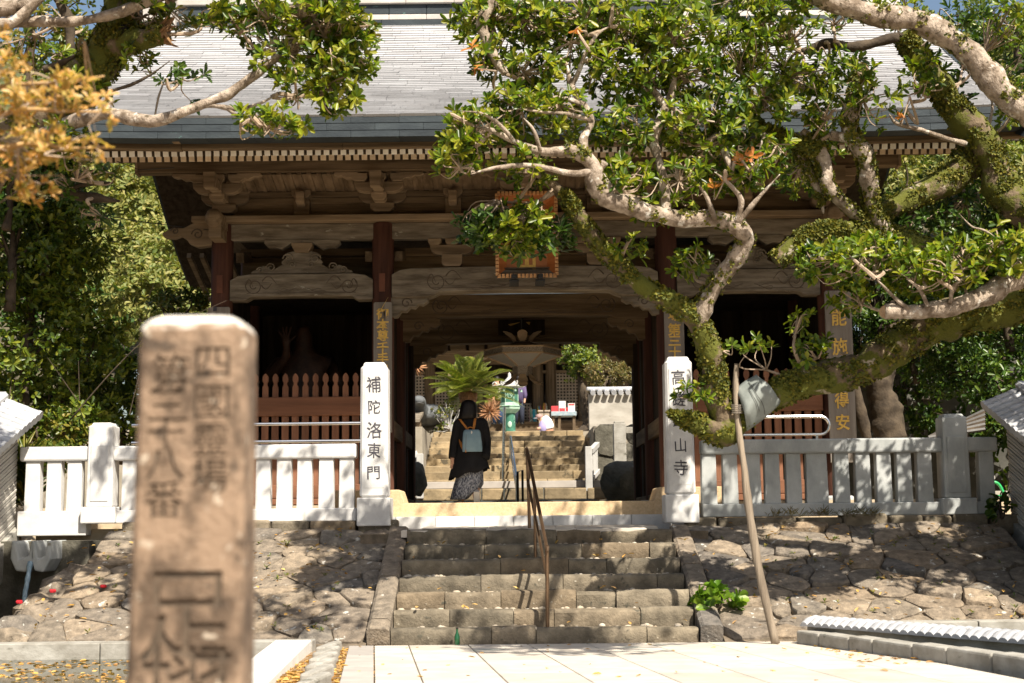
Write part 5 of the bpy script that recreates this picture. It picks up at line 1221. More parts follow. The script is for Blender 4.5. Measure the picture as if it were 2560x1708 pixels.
m = MB(); m.add([(hx0, D - 4.2, hz + .95), (hx1, D - 4.2, hz + .95), (hx1, D + 1, hz + 2.1), (hx0, D + 1, hz + 2.1)], [(0, 1, 2, 3)]); obj('eave_soffit', m, wood_pale, hall)
for k in range(60): x = hx0 + (hx1 - hx0) * k / 59; obj('rafter', MB().box((x, D - 2.6, hz + 1.22), (.09, 3.4, .12), Matrix.Rotation(R(12.5), 3, 'X')), wood_pale, hall)
m = MB(); m.prism([(D - 4.4, hz + 1.05), (D + 3, hz + 5.2), (D + 10, hz + 1.05), (D + 3, hz + 4.6)], hx0, hx1, 'x'); obj('roof', m, slate, hall)
# the curved gable of the porch, lower right under the lantern
m = MB(); o_ = []
for q in range(21): t_ = q / 20; o_.append((hx(1130) + (hx(1480) - hx(1130)) * t_, zz(925, D - 3) + .9 * math.sin(math.pi * t_) ** .8))
for q in range(20, -1, -1): t_ = q / 20; o_.append((hx(1130) + (hx(1480) - hx(1130)) * t_, zz(925, D - 3) - .28 + .9 * math.sin(math.pi * t_) ** .8))
obj('porch_gable', MB().prism(o_, D - 3.2, D - 2.9), wood_pale, hall)
# offering table and things on it
DT = 52.5
def tx_(px): return at(px, 1040, DT).x
tz = zz(1032, DT); tb_ = thing('table', 'long table under a checked blue grey cloth before the hall', 'table', (tx_(1408), DT, ZTER))
obj('cloth', MB().bb(tx_(1377), tx_(1440), DT - .4, DT + .4, zz(1043, DT), tz), M('checked cloth', (.22, .29, .33), (.30, .35, .37), scale=(14, 14, 14), bump=0, lo=.48, hi=.52), tb_, bevel=.02)
for px in (1382, 1398, 1434): obj('leg', MB().bb(tx_(px) - .05, tx_(px) + .05, DT - .3, DT - .2, ZTER, zz(1043, DT)), wood_z, tb_)
red_m = M('red box', (.42, .045, .05), (.34, .035, .04), scale=5, bump=0, rough=.5); wht_m = M('white box', (.66, .64, .61), (.58, .56, .54), scale=5, bump=0, rough=.6)
for px0, px1, p0, mt, lab in ((1378, 1396, 1017, red_m, 'red box at the left end of the checked table'), (1397, 1414, 1005, wht_m, 'tall white box in the middle of the checked table'), (1414.5, 1419.5, 1021, red_m, 'small red box between the two white boxes'), (1420, 1437, 1011, wht_m, 'white box with a red top at the right end of the checked table')):
    q = thing('box', lab, 'box', (tx_((px0 + px1) / 2), DT, tz), 'boxes on the checked table')
    z1 = zz(p0, DT); obj('carton', MB().bb(tx_(px0), tx_(px1), DT - .15, DT + .15, tz, z1), mt, q, bevel=.008)
    if px0 in (1397, 1420): obj('label_band', MB().bb(tx_(px0) + .02, tx_(px1) - .02, DT - .156, DT - .15, tz + (.02 if px0 == 1397 else (z1 - tz) * .75), tz + (.14 if px0 == 1397 else z1 - tz - .02)), red_m, q)
for px, p0, p1, lab, colrs in ((1328, 1010, 1052, 'string of pastel paper cranes hanging left of the offering boxes', [(.55, .35, .3), (.3, .5, .35), (.55, .5, .4)]), (1338, 1014, 1050, 'string of blue paper cranes hanging by the hall post', [(.05, .36, .45), (.08, .42, .5), (.3, .5, .5)]), (1350, 1004, 1030, 'string of yellow and blue paper cranes on the second hall post', [(.5, .4, .08), (.05, .25, .4), (.4, .1, .08)]), (1365, 997, 1028, 'string of orange paper cranes on the third hall post', [(.6, .35, .05), (.5, .2, .08), (.4, .4, .3)])):
    q = thing('paper_cranes', lab, 'paper cranes', (at(px, p0, 53.5).x, 55.3, zz(p0, 53.5)))
    for k, cc in enumerate(colrs):
        m = MB(); rr = random.Random(px + k)
        for i in range(26): z = zz(p0 + 4 + (p1 - p0 - 4) * rr.random(), 53.5); m.blob((at(px, p0, 53.5).x + rr.uniform(-.02, .02) + (k - 1) * .04, 55.3 + rr.uniform(-.05, .05), z), (.036, .036, .07), 5, 4, .4, 3)
        obj('crane_string', m, M('paper %s %d' % (px, k), cc, rough=.7, bump=0), q)
    obj('cord', MB().tube([(at(px, p0, 53.5).x, 55.3, zz(p0 + 5, 53.5)), (at(px, p0, 53.5).x, 55.3, zz(p0, 53.5) + .3)], .012, 4), dark_metal, q)
for px0, px1, lab in ((1347, 1359, 'left wooden offering box behind the bending man'), (1360, 1373, 'right wooden offering box behind the bending man')):
    x0, x1 = at(px0, 1040, 52).x, at(px1, 1040, 52).x; q = thing('offering_box', lab, 'box', ((x0 + x1) / 2, 52, ZTER), 'offering boxes before the hall'); obj('case', MB().bb(x0, x1, 51.8, 52.2, ZTER, zz(1031, 52)), lat_m, q, bevel=.01); obj('lid', MB().bb(x0 - .03, x1 + .03, 51.75, 52.25, zz(1031, 52), zz(1031, 52) + .05), lat_m, q)
# small shrub with white branches by the turtle
def shrub(name, label, c, rx, rz_, n, mat, L, W, seed, stem=bark, cat='shrub', nl=7, group=None, stems=8):
    t = thing(name, label, cat, c, group); r = np.random.default_rng(seed); c = np.array(c)
    u = r.normal(size=(n, 3)); u /= np.linalg.norm(u, axis=1, keepdims=True); u[:, 2] = np.abs(u[:, 2])
    C = c + u * np.array([rx, rx, rz_]) * r.uniform(.55, 1, (n, 1)); 
    m = MB()
    for i in range(min(n, stems)):
        m.tube(spline([c, c + (C[i] - c) * .5 + r.normal(size=3) * .05 * rx, C[i]], 3), [.02 * rx + .012] * 3 + [.012] * 3 + [.006], 5)
    obj('stem', m, stem, t)
    stuff('foliage', leaf_mesh('foliage', rosettes(C, u + r.normal(size=(n, 3)) * .4 + np.array([0, 0, .4]), r, nl, L, W)), mat, t, 'stuff'); return t
shrub('shrub', 'small shrub with bare pale branches and yellow green tips by the turtle', at(1125, 1080, 36.2), .55, 1.05, 46, leaf_yl, .10, .045, 5, stem=white_s, stems=30)
# ------------------------------------------------------------------ people
skin_m = M('skin', (.50, .29, .20), (.44, .25, .17), scale=5, bump=0, rough=.6); hair_m = M('black hair', (.012, .010, .010), (.006, .005, .005), scale=(30, 30, 4), bump=.3, bscale=(140, 140, 8), rough=.5)
black_c = M('black cloth', (.012, .012, .014), (.007, .007, .009), scale=6, bump=.2, bscale=40, rough=.9)
skirt_m = M('speckled blue grey skirt', (.33, .35, .40), (.055, .065, .10), scale=(70, 70, 26), bump=.2, rough=.9, lo=.45, hi=.56)
denim_m = M('light blue backpack cloth', (.20, .30, .37), (.15, .24, .31), scale=5, bump=.2, bscale=120, rough=.85); tan_m = M('tan leather', (.48, .19, .035), (.38, .14, .025), scale=9, bump=.1, rough=.6)
D = 21.7; wx = at(1172, 1150, D).x
def W(px, py, dy=0.0): p = at(px, py, D + dy); return Vector((p.x, D + dy, p.z))
wm = thing('person', 'woman in a black long cardigan and speckled skirt walking away with a backpack', 'person', (wx, D, FL))
J = [(W(1180, 1160), .15), (W(1180, 1110), .13), (W(1180, 1068), (.17, .11)), (W(1177, 1050), .07), (W(1170, 1035, .0), .06), (W(1170, 1020), (.085, .09)), (W(1170, 1006), .075),
     (W(1146, 1062), .05), (W(1137, 1105, .02), .042), (W(1131, 1146, -.05), .038), (W(1130, 1158, -.06), (.035, .02)), (W(1207, 1062, .03), .045), (W(1216, 1105, .05), .04), (W(1215, 1145, -.12), .038),
     (W(1166, 1175), .10), (W(1158, 1215, .10), .07), (W(1152, 1256, .06), .05), (W(1150, 1262, .20), .035),
     (W(1192, 1175), .10), (W(1192, 1215, .06), .07), (W(1188, 1238, -.14), .045), (W(1193, 1258, -.10), .035)]
E_ = [(0, 1), (1, 2), (2, 3), (3, 4), (4, 5), (5, 6), (2, 7), (7, 8), (8, 9), (9, 10), (2, 11), (11, 12), (12, 13), (0, 14), (14, 15), (15, 16), (16, 17), (0, 18), (18, 19), (19, 20), (20, 21)]
k = len(J); h0 = J[10][0]
for dx, ln in ((-.016, .062), (-.005, .075), (.007, .07), (.018, .055)):
    b0 = h0 + Vector((dx, 0, -.02)); J += [(b0, .0095), (b0 + Vector((dx * .3, -.008, -ln * .5)), .0085), (b0 + Vector((dx * .2, -.022, -ln)), .007)]; E_ += [(10, k), (k, k + 1), (k + 1, k + 2)]; k += 3
b0 = h0 + Vector((.026, -.012, .005)); J += [(b0, .0105), (b0 + Vector((.012, -.015, -.035)), .008)]; E_ += [(10, k), (k, k + 1)]
skin_body('body', J, E_, skin_m, wm)
def ringp(px, py, w_px, ry, dy=0): p = W(px, py, dy); return (p.x, p.y, p.z, w_px / 2 * D / F, ry)
# cardigan: flared coat from neck to hem with an uneven hem
rg = [ringp(1174, 1044, 20, .06), ringp(1177, 1049, 50, .09), ringp(1178, 1056, 66, .115), ringp(1179, 1075, 64, .13), ringp(1178, 1100, 60, .13), ringp(1177, 1125, 66, .15), ringp(1176, 1150, 78, .18), ringp(1175, 1172, 90, .21), ringp(1175, 1186, 98, .235)]
m = MB().loft(rg, 28, .10, 5, caps=False); ctr = wx; n = 28
for j in range(n):
    x, y, z = m.v[8 * n + j]; m.v[8 * n + j] = (x, y, z + (x - ctr) * .26 + .02 * math.sin(j * 1.3)); x, y, z = m.v[7 * n + j]; m.v[7 * n + j] = (x, y, z + (x - ctr) * .14)
co = obj('cardigan', m, black_c, wm, smooth=True); co.modifiers.new('thick', 'SOLIDIFY').thickness = .006
obj('sleeve', MB().tube(spline([J[7][0] + Vector((.03, 0, .02)), J[7][0], J[8][0], J[9][0]], 5), [.092 - .0020 * q for q in range(16)], 12, True, .1, 14), black_c, wm, smooth=True)
obj('sleeve', MB().tube(spline([J[11][0] + Vector((-.03, 0, .02)), J[11][0], J[12][0], J[13][0]], 5), [.092 - .0020 * q for q in range(16)], 12, True, .1, 14), black_c, wm, smooth=True)
rg = [ringp(1178, 1150, 50, .14), ringp(1176, 1180, 62, .17), ringp(1172, 1210, 68, .20), ringp(1166, 1235, 66, .21, .02), ringp(1162, 1249, 64, .21, .03)]
m = MB().loft(rg, 32, .16, 8, caps=False)
for j in range(32):
    x, y, z = m.v[4 * 32 + j]; m.v[4 * 32 + j] = (x, y, z + max(0, x - wx + .04) * 1.0); x, y, z = m.v[3 * 32 + j]; m.v[3 * 32 + j] = (x, y, z + max(0, x - wx) * .5)
sk = obj('skirt', m, skirt_m, wm, smooth=True); sk.modifiers.new('thick', 'SOLIDIFY').thickness = .004
# hair falling to the shoulders
rg = [ringp(1171, 999.5, 8, .02), ringp(1171, 1002, 24, .07), ringp(1171, 1008, 36, .105), ringp(1171, 1018, 41, .12), ringp(1170, 1030, 42, .115, -.01), ringp(1169, 1040, 43, .095, -.03), ringp(1168, 1048, 40, .06, -.05)]
obj('hair', MB().loft(rg, 26, .07, 9), hair_m, wm, smooth=True)
for px, py, dy, rot, lab in ((1150, 1262, .12, 0, 1), (1192, 1247, -.14, R(-62), 2)):
    c = W(px, py, dy); m = MB(); mm = Matrix.Rotation(rot, 3, 'X')
    def pt(x, y, z): return c + mm @ Vector((x, y, z))
    prof_ = [(-.13, .028, .05), (-.10, .04, .085), (-.03, .042, .08), (.05, .046, .055), (.11, .042, .04), (.135, .025, .025)]
    for yy, hw, hh in prof_: m.v += [tuple(pt(-hw, yy, -.01)), tuple(pt(hw, yy, -.01)), tuple(pt(hw * 1.05, yy, hh * .5)), tuple(pt(hw * .5, yy, hh)), tuple(pt(-hw * .5, yy, hh)), tuple(pt(-hw * 1.05, yy, hh * .5))]
    m.f = [(q * 6 + j, q * 6 + (j + 1) % 6, (q + 1) * 6 + (j + 1) % 6, (q + 1) * 6 + j) for q in range(5) for j in range(6)] + [(5, 4, 3, 2, 1, 0), tuple(30 + j for j in range(6))]
    sh = obj('shoe', m, M('grey sneaker', (.48, .46, .44), (.36, .34, .33), scale=20, bump=.1) if lab == 1 else bpy.data.materials['grey sneaker'], wm, smooth='auto')
    s2 = MB(); s2.add([pt(*p) for p in ((-.044, -.13, -.03), (.044, -.13, -.03), (.046, .12, -.03), (-.046, .12, -.03), (-.044, -.13, -.008), (.044, -.13, -.008), (.046, .12, -.008), (-.046, .12, -.008))], [(3, 2, 1, 0), (4, 5, 6, 7), (0, 1, 5, 4), (1, 2, 6, 5), (2, 3, 7, 6), (3, 0, 4, 7)]); obj('sole', s2, wht_m, sh)
    s3 = MB(); s3.add([pt(*p) for p in ((-.045, -.09, .02), (-.046, .05, .01), (-.047, .05, .035), (-.046, -.09, .06))], [(0, 1, 2, 3)]); s3.add([pt(*p) for p in ((.045, -.09, .02), (.049, .05, .01), (.050, .05, .035), (.046, -.09, .06))], [(0, 1, 2, 3)]); obj('stripe', s3, red_m, sh)
bp = thing('backpack', 'light blue backpack with tan straps on the back of the walking woman', 'backpack', W(1182, 1132, -.2))
yb = D - .20
m = MB(); rows = [(1131, 49, .10), (1127, 50, .12), (1105, 48, .125), (1085, 44, .11), (1079, 40, .085), (1076.5, 33, .05)]
for py, w_, dp in rows:
    p = W(1182 + (1131 - py) * -.03, py); hw = w_ / 2 * D / F; n = 20
    for j in range(n):
        a1 = 2 * math.pi * j / n; ca, sa = math.cos(a1), math.sin(a1); e = .55
        m.v.append((p.x + hw * math.copysign(abs(ca) ** e, ca), yb + dp / 2 * math.copysign(abs(sa) ** e, sa), p.z))
m.f = [(q * 20 + j, q * 20 + (j + 1) % 20, (q + 1) * 20 + (j + 1) % 20, (q + 1) * 20 + j) for q in range(5) for j in range(20)] + [tuple(range(19, -1, -1)), tuple(100 + j for j in range(20))]
obj('bag', m, denim_m, bp, smooth='auto')
def strap(nm, pts, w_=.038): 
    m = MB(); pts = [Vector(p) for p in spline(pts, 5)]
    for p in pts: m.v += [(p.x - w_ / 2, p.y, p.z), (p.x + w_ / 2, p.y, p.z), (p.x + w_ / 2, p.y + .006, p.z), (p.x - w_ / 2, p.y + .006, p.z)]
    m.f = [(q * 4 + j, q * 4 + (j + 1) % 4, q * 4 + 4 + (j + 1) % 4, q * 4 + 4 + j) for q in range(len(pts) - 1) for j in range(4)] + [(0, 1, 2, 3), tuple(len(m.v) - 4 + j for j in range(4))]
    return obj(nm, m, tan_m, bp)
strap('strap', [W(1148, 1047, .0), W(1150, 1049, -.09), W(1160, 1062, -.14), W(1170, 1075, -.165)])
strap('strap', [W(1188, 1044, .0), W(1188, 1047, -.09), W(1186, 1060, -.14), W(1183, 1076, -.165)])
strap('strap', [W(1150, 1098, -.06), W(1152, 1110, -.12), W(1158, 1124, -.16)])
obj('carry_handle', MB().tube([W(1168 + 8 - 8 * math.cos(R(q * 18)), 1076 - 8 * math.sin(R(q * 18)), -.19) for q in range(11)], .008, 6), tan_m, bp, smooth=True)
obj('zip_pull', MB().bb(W(1166, 1130).x - .006, W(1166, 1130).x + .006, yb - .07, yb - .06, W(1166, 1134).z, W(1166, 1127).z), tan_m, bp)
obj('zip_line', MB().tube([W(1164, 1129, -.255), W(1165, 1105, -.262), W(1166, 1086, -.255)], .004, 4), M('zip', (.10, .14, .17), rough=.5), bp)
obj('charm', MB().blob(W(1179, 1081, -.262), (.012, .01, .025), 7, 5, .1), wht_m, bp)
# man bending forward beyond the far stairs
D = 45.0
def Wm(px, py, dy=0.0): p = at(px, py, D + dy); return Vector((p.x, D + dy, p.z))
hip = Wm(1368, 1078); mn = thing('person', 'man in a white shirt and cap bending forward beside the green lantern', 'person', (hip.x, D, ZTER))
zg = ZTER
J = [(hip, .15), (Wm(1366, 1064), .16), (Wm(1358, 1050), .17), (Wm(1352, 1046), .07), (Wm(1348, 1045), (.10, .10)), (Wm(1343, 1047), .07), (Wm(1355, 1056, -.15), .07), (Wm(1352, 1070, -.2), .055), (Wm(1345, 1072, -.25), .04), (Wm(1342, 1071, -.25), .045),
     (Vector((hip.x - .1, D, hip.z - .05)), .12), (Vector((hip.x - .06, D, zg + .45)), .08), (Vector((hip.x - .04, D, zg + .06)), .05), (Vector((hip.x - .2, D, zg + .03)), .04), (Vector((hip.x + .1, D, hip.z - .05)), .12), (Vector((hip.x + .1, D, zg + .45)), .08), (Vector((hip.x + .12, D, zg + .06)), .05), (Vector((hip.x - .04, D + .05, zg + .03)), .04)]
skin_body('body', J, [(0, 1), (1, 2), (2, 3), (3, 4), (4, 5), (2, 6), (6, 7), (7, 8), (8, 9), (0, 10), (10, 11), (11, 12), (12, 13), (0, 14), (14, 15), (15, 16), (16, 17)], skin_m, mn)
shirt_m = M('white shirt cloth', (.72, .70, .70), (.62, .60, .61), scale=4, bump=.1); lil_m = M('lilac cloth', (.36, .31, .52), (.28, .24, .44), scale=5, bump=.1)
obj('shirt', MB().tube(spline([Wm(1370, 1074), Wm(1366, 1062), Wm(1360, 1052), Wm(1354, 1047)], 4), [.20, .21, .22, .22, .22, .22, .22, .21, .21, .19, .17, .13, .09], 12, True, .08, 6), shirt_m, mn, smooth=True)
obj('vest', MB().blob(Wm(1357, 1067, -.17), (.13, .10, .20), 12, 8, .15), lil_m, mn, smooth=True)
obj('shorts', MB().loft([(hip.x, D, hip.z + .1, .19, .17), (hip.x, D, hip.z - .1, .22, .18), (hip.x, D, zg + .42, .22, .18)], 14), M('brown shorts', (.40, .20, .12), rough=.8), mn, smooth=True)
cp = obj('cap', MB().blob(Wm(1348, 1042), (.12, .12, .09), 10, 6, .05), M('cap cloth', (.34, .22, .20), rough=.8), mn, smooth=True); obj('visor', MB().blob(Wm(1341, 1046), (.11, .09, .02), 8, 5, 0), M('visor cloth', (.42, .42, .46), rough=.7), cp)
# two visitors by the hall, mostly hidden
D = 53.0
jean_m = M('dark jeans', (.035, .065, .13), (.02, .04, .09), scale=8, bump=.2); purp_m = M('purple top', (.09, .065, .14), (.06, .045, .10), scale=6, bump=.15)
def visitor(px, label, top, legs):
    x = at(px, 1040, D).x; z0 = zz(1063, D - .0); t = thing('person', label, 'person', (x, D, z0))
    J = [((x, D, z0 + .95), .14), ((x, D, z0 + 1.2), .14), ((x, D, z0 + 1.42), (.19, .12)), ((x, D, z0 + 1.55), .06), ((x, D, z0 + 1.68), .10), ((x, D, z0 + 1.76), .08)]
    E_ = [(0, 1), (1, 2), (2, 3), (3, 4), (4, 5)]
    for s in (-1, 1):
        k = len(J); J += [((x + s * .21, D, z0 + 1.40), .07), ((x + s * .25, D - .03, z0 + 1.12), .05), ((x + s * .22, D - .12, z0 + .88), .04), ((x + s * .21, D - .14, z0 + .80), .035), ((x + s * .10, D, z0 + .88), .12), ((x + s * .11, D, z0 + .48), .085), ((x + s * .12, D, z0 + .06), .05), ((x + s * .12, D - .14, z0 + .03), .04)]
        E_ += [(2, k), (k, k + 1), (k + 1, k + 2), (k + 2, k + 3), (0, k + 4), (k + 4, k + 5), (k + 5, k + 6), (k + 6, k + 7)]
    skin_body('body', J, E_, skin_m, t)
    obj('top', MB().loft([(x, D, z0 + .82, .22, .16), (x, D, z0 + 1.15, .20, .15), (x, D, z0 + 1.42, .25, .15), (x, D, z0 + 1.50, .10, .08)], 16), top, t, smooth=True)
    for s in (-1, 1):
        obj('sleeve', MB().tube([(x + s * .2, D, z0 + 1.42), (x + s * .25, D - .03, z0 + 1.12), (x + s * .235, D - .08, z0 + .98)], [.085, .075, .06], 10), top, t, smooth=True)
        obj('trouser_leg', MB().tube([(x + s * .10, D, z0 + .92), (x + s * .11, D, z0 + .48), (x + s * .12, D, z0 + .05)], [.135, .105, .085], 10), legs, t, smooth=True)
        obj('shoe', MB().blob((x + s * .12, D - .07, z0 + .045), (.055, .14, .05), 8, 6, .05), dark_metal, t, smooth=True)
    obj('hair', MB().blob((x, D + .01, z0 + 1.74), (.115, .125, .12), 10, 8, .05), hair_m, t, smooth=True)
visitor(1243, 'visitor in pale top and dark jeans standing left of the green lantern', M('pale top', (.48, .42, .38), rough=.8), jean_m)
visitor(1297, 'visitor in purple top standing right behind the green lantern', purp_m, M('navy trousers', (.025, .03, .05), rough=.8))
# ------------------------------------------------------------------ sloping tile topped walls at both sides
SLP = (ZT - ZB) / (Y1 - Y0); SA = math.atan(SLP)
def side_wall(s, label, xf):
    Dw = 18.45; t = thing('tiled_wall', label, 'wall', (s * xf, Dw, .9), 'tile topped walls beside the banks')
    y0, y1 = 13.6, Dw; zt1 = 2.66; zb1 = 1.15
    def zsl(y, z): return z + (y - y1) * SLP
    def slab(nm, xa, xb, za, zb_, mat, ya=y0, yb=y1, bev=.006):
        m = MB(); m.prism([(ya, zsl(ya, za)), (yb, zsl(yb, za)), (yb, zsl(yb, zb_)), (ya, zsl(ya, zb_))], min(xa, xb), max(xa, xb), 'x'); return obj(nm, m, mat, t, bevel=bev, seg=1)
    n = 26
    for k in range(n): za = zb1 + .14 + (zt1 - zb1 - .24) * k / n; slab('wall_board', s * xf - s * .006 * (k % 2) , s * (xf + .2), za, za + (zt1 - zb1 - .24) / n - .008, siding)
    slab('plinth', s * (xf - .06), s * (xf + .25), zb1 - .35, zb1 + .13, conc); slab('eave_beam', s * (xf - .16), s * (xf + .2), zt1 - .10, zt1 - .0, siding)
    slab('roof_bed', s * (xf - .24), s * (xf + .4), zt1 + .002, zt1 + .05, tile_m)
    me = None; sp_ = .155; k = 0; y = y1 - .08
    while y > y0:
        # barrel tile from the eave on the near side up to the ridge, with a round end cap
        a = Vector((s * (xf - .30), y, zsl(y, zt1 + .07))); b = Vector((s * (xf + .2), y, zsl(y, zt1 + .27))); d = b - a
        m = MB()
        for q in range(3): m.tube([a + d * (q / 3), a + d * ((q + 1.06) / 3)], [.062, .056], 10)
        m.tube([a - d * .02, a + d * .05], .07, 12)
        if me is None: o = obj('barrel_tile', m, tile_m, None, smooth='auto'); base = a.copy(); o.data.transform(Matrix.Translation(-base)); me = o.data; o.parent = t
        else: o = inst('barrel_tile', me, (0, 0, 0), t)
        o.location = a - WL[t.name]
        m = MB().add([(s * (xf - .27), y - sp_ + .02, zsl(y - sp_, zt1 + .055)), (s * (xf - .27), y - .02, zsl(y, zt1 + .055)), (s * (xf + .2), y - .02, zsl(y, zt1 + .25)), (s * (xf + .2), y - sp_ + .02, zsl(y - sp_, zt1 + .25))], [(0, 1, 2, 3)])
        obj('flat_tile', m, tile_m, t); y -= sp_
    slab('ridge_tile', s * (xf + .13), s * (xf + .33), zt1 + .26, zt1 + .38, tile_m, bev=.04)
side_wall(1, 'grey tile topped wall descending beside the right bank', 6.40)
side_wall(-1, 'pale tile topped wall descending beside the left spouts', 6.42)
# stone water spouts on the left
t = thing('water_spout', 'pair of rounded stone gutters pouring water into the left pond', 'water spout', at(75, 1390, 17.6))
for px, w_ in ((68, .15), (112, .12)):
    c = at(px, 1385, 17.6); m = MB()
    o_ = [(-w_, .17), (-w_ * 1.05, -.05), (-w_ * .6, -.2), (w_ * .3, -.22), (w_, -.06), (w_ * .95, .17), (w_ * .6, .15), (w_ * .4, -.02), (-w_ * .3, -.06), (-w_ * .6, .15)]
    m.prism([(c.x + u, c.z + v_) for u, v_ in o_], 17.45, 18.1); obj('gutter', m, granite_d, t, bevel=.035, seg=3)
c = at(76, 1405, 17.45)
m = MB(); pts = [c + Vector((0, -.02 * q, -.05 * q)) for q in range(16)]; m.tube(pts, [.03 + .003 * math.sin(q * 2) for q in range(16)], 8, True, .3, 20)
water_m = M('falling water', (.30, .42, .50), (.12, .2, .26), scale=(40, 40, 8), rough=.1, spec=.8, bump=.4)
obj('water_stream', m, water_m, t, smooth=True)
m = MB(); m.bb(-6.4, -5.3, 17.9, 18.4, -.5, 1.1); m.bb(-6.4, -5.2, 15, 18, -.5, -.05); obj('spout_recess', m, rock_m, kind='structure')
for k in range(7): obj('rock', MB().blob((-5.35 - .1 * (k % 2), 15.4 + k * .4, .0 + k * .1), (.3, .26, .22), 10, 7, .35), bank_m, None, smooth='auto', label='dark rock edging the left pond, %s from the far end' % ('first', 'second', 'third', 'fourth', 'fifth', 'sixth', 'seventh')[6 - k], cat='rock', group='rocks below the spouts', loc=(-5.3, 15.4 + k * .4, .0))
obj('pond_water', MB().add([(-7, 14.9, -.10), (-5.2, 14.9, -.10), (-5.2, 18.2, -.10), (-7, 18.2, -.10)], [(0, 1, 2, 3)]), pond.data.materials[0], kind='structure')
# fallen red flowers
fl_m = M('red petals', (.50, .02, .03), (.38, .012, .02), scale=20, bump=.1)
for px, py, lab in ((258, 1472, 'fallen red flower on the shaded left bank stones'), (132, 1484, 'fallen red flower at the left end of the bank'), (48, 1512, 'red flower fallen at the edge of the dark water')):
    y = 15.2 + (1590 - py) / 270 * 3.0 * .95; c = at(px, py, y); q = thing('flower', lab, 'flower', c); m = MB()
    for k in range(6): a1 = k * 1.05; m.blob(c + Vector((.02 * math.cos(a1), .02 * math.sin(a1), .03)), (.02, .02, .022), 6, 4, .3)
    obj('petals', m, fl_m, q)
# ------------------------------------------------------------------ trees
def limb(parent, pts, mat, name='limb', moss=0.0, n=13, wob=.30, seed=0):
    """pts: (u, v, D, radius in display pixels) read off the photograph"""
    pts = list(pts)
    if pts[-1][3] < 9 and name != 'trunk': pts[-1] = (*pts[-1][:3], pts[-1][3] * .4)
    P = [(*ad(u, v, d), r * 1.0894 * d / F) for u, v, d, r in pts]; Q = spline(P, 9)
    o = obj(name, MB().tube([Vector(q[:3]) for q in Q], [max(q[3] * (1 + .16 * mnoise.noise(Vector(q[:3]) * 5.5 + Vector((seed, 0, 0)))), .004) for q in Q], n, True, wob, 4.0), mat, parent, smooth=True)
    if moss:
        r = np.random.default_rng(seed + len(Q)); C = []; U = []
        Ln = sum((Vector(Q[i + 1][:3]) - Vector(Q[i][:3])).length for i in range(len(Q) - 1)); cnt = int(moss * Ln * 1350)
        for k in range(cnt):
            i = r.integers(0, len(Q) - 1); f_ = r.random(); a, b = Vector(Q[i][:3]), Vector(Q[i + 1][:3]); p = a.lerp(b, f_); rad = Q[i][3] * (1 - f_) + Q[i + 1][3] * f_; tg = (b - a).normalized(); s1 = tg.orthogonal().normalized(); s2 = tg.cross(s1)
            th = r.uniform(0, 6.283); d = s1 * math.cos(th) + s2 * math.sin(th)
            if d.z < -.2 and r.random() < .6: continue
            if mnoise.noise(Vector(p + d * rad) * 4.5) < -.06 - .10 * moss: continue
            C.append(p + d * rad * .98); U.append(d)
        if C: stuff('moss', leaf_mesh('moss', rosettes(np.array(C), np.array(U), r, 5, .038, .022, 20, 85)), moss_m, o, 'stuff') if False else MOSS.setdefault(parent.name, []).append((np.array(C), np.array(U)))
    LIMBS.setdefault(parent.name, []).extend(Q)
    return o
MOSS = {}; LIMBS = {}
def finish_moss(t):
    if t.name in MOSS:
        r = np.random.default_rng(5); C = np.concatenate([a for a, b in MOSS[t.name]]); U = np.concatenate([b for a, b in MOSS[t.name]])
        stuff('moss', leaf_mesh('moss', rosettes(C, U, r, 6, .042, .026, 15, 85)), moss_m, t, 'stuff')
RB = {}
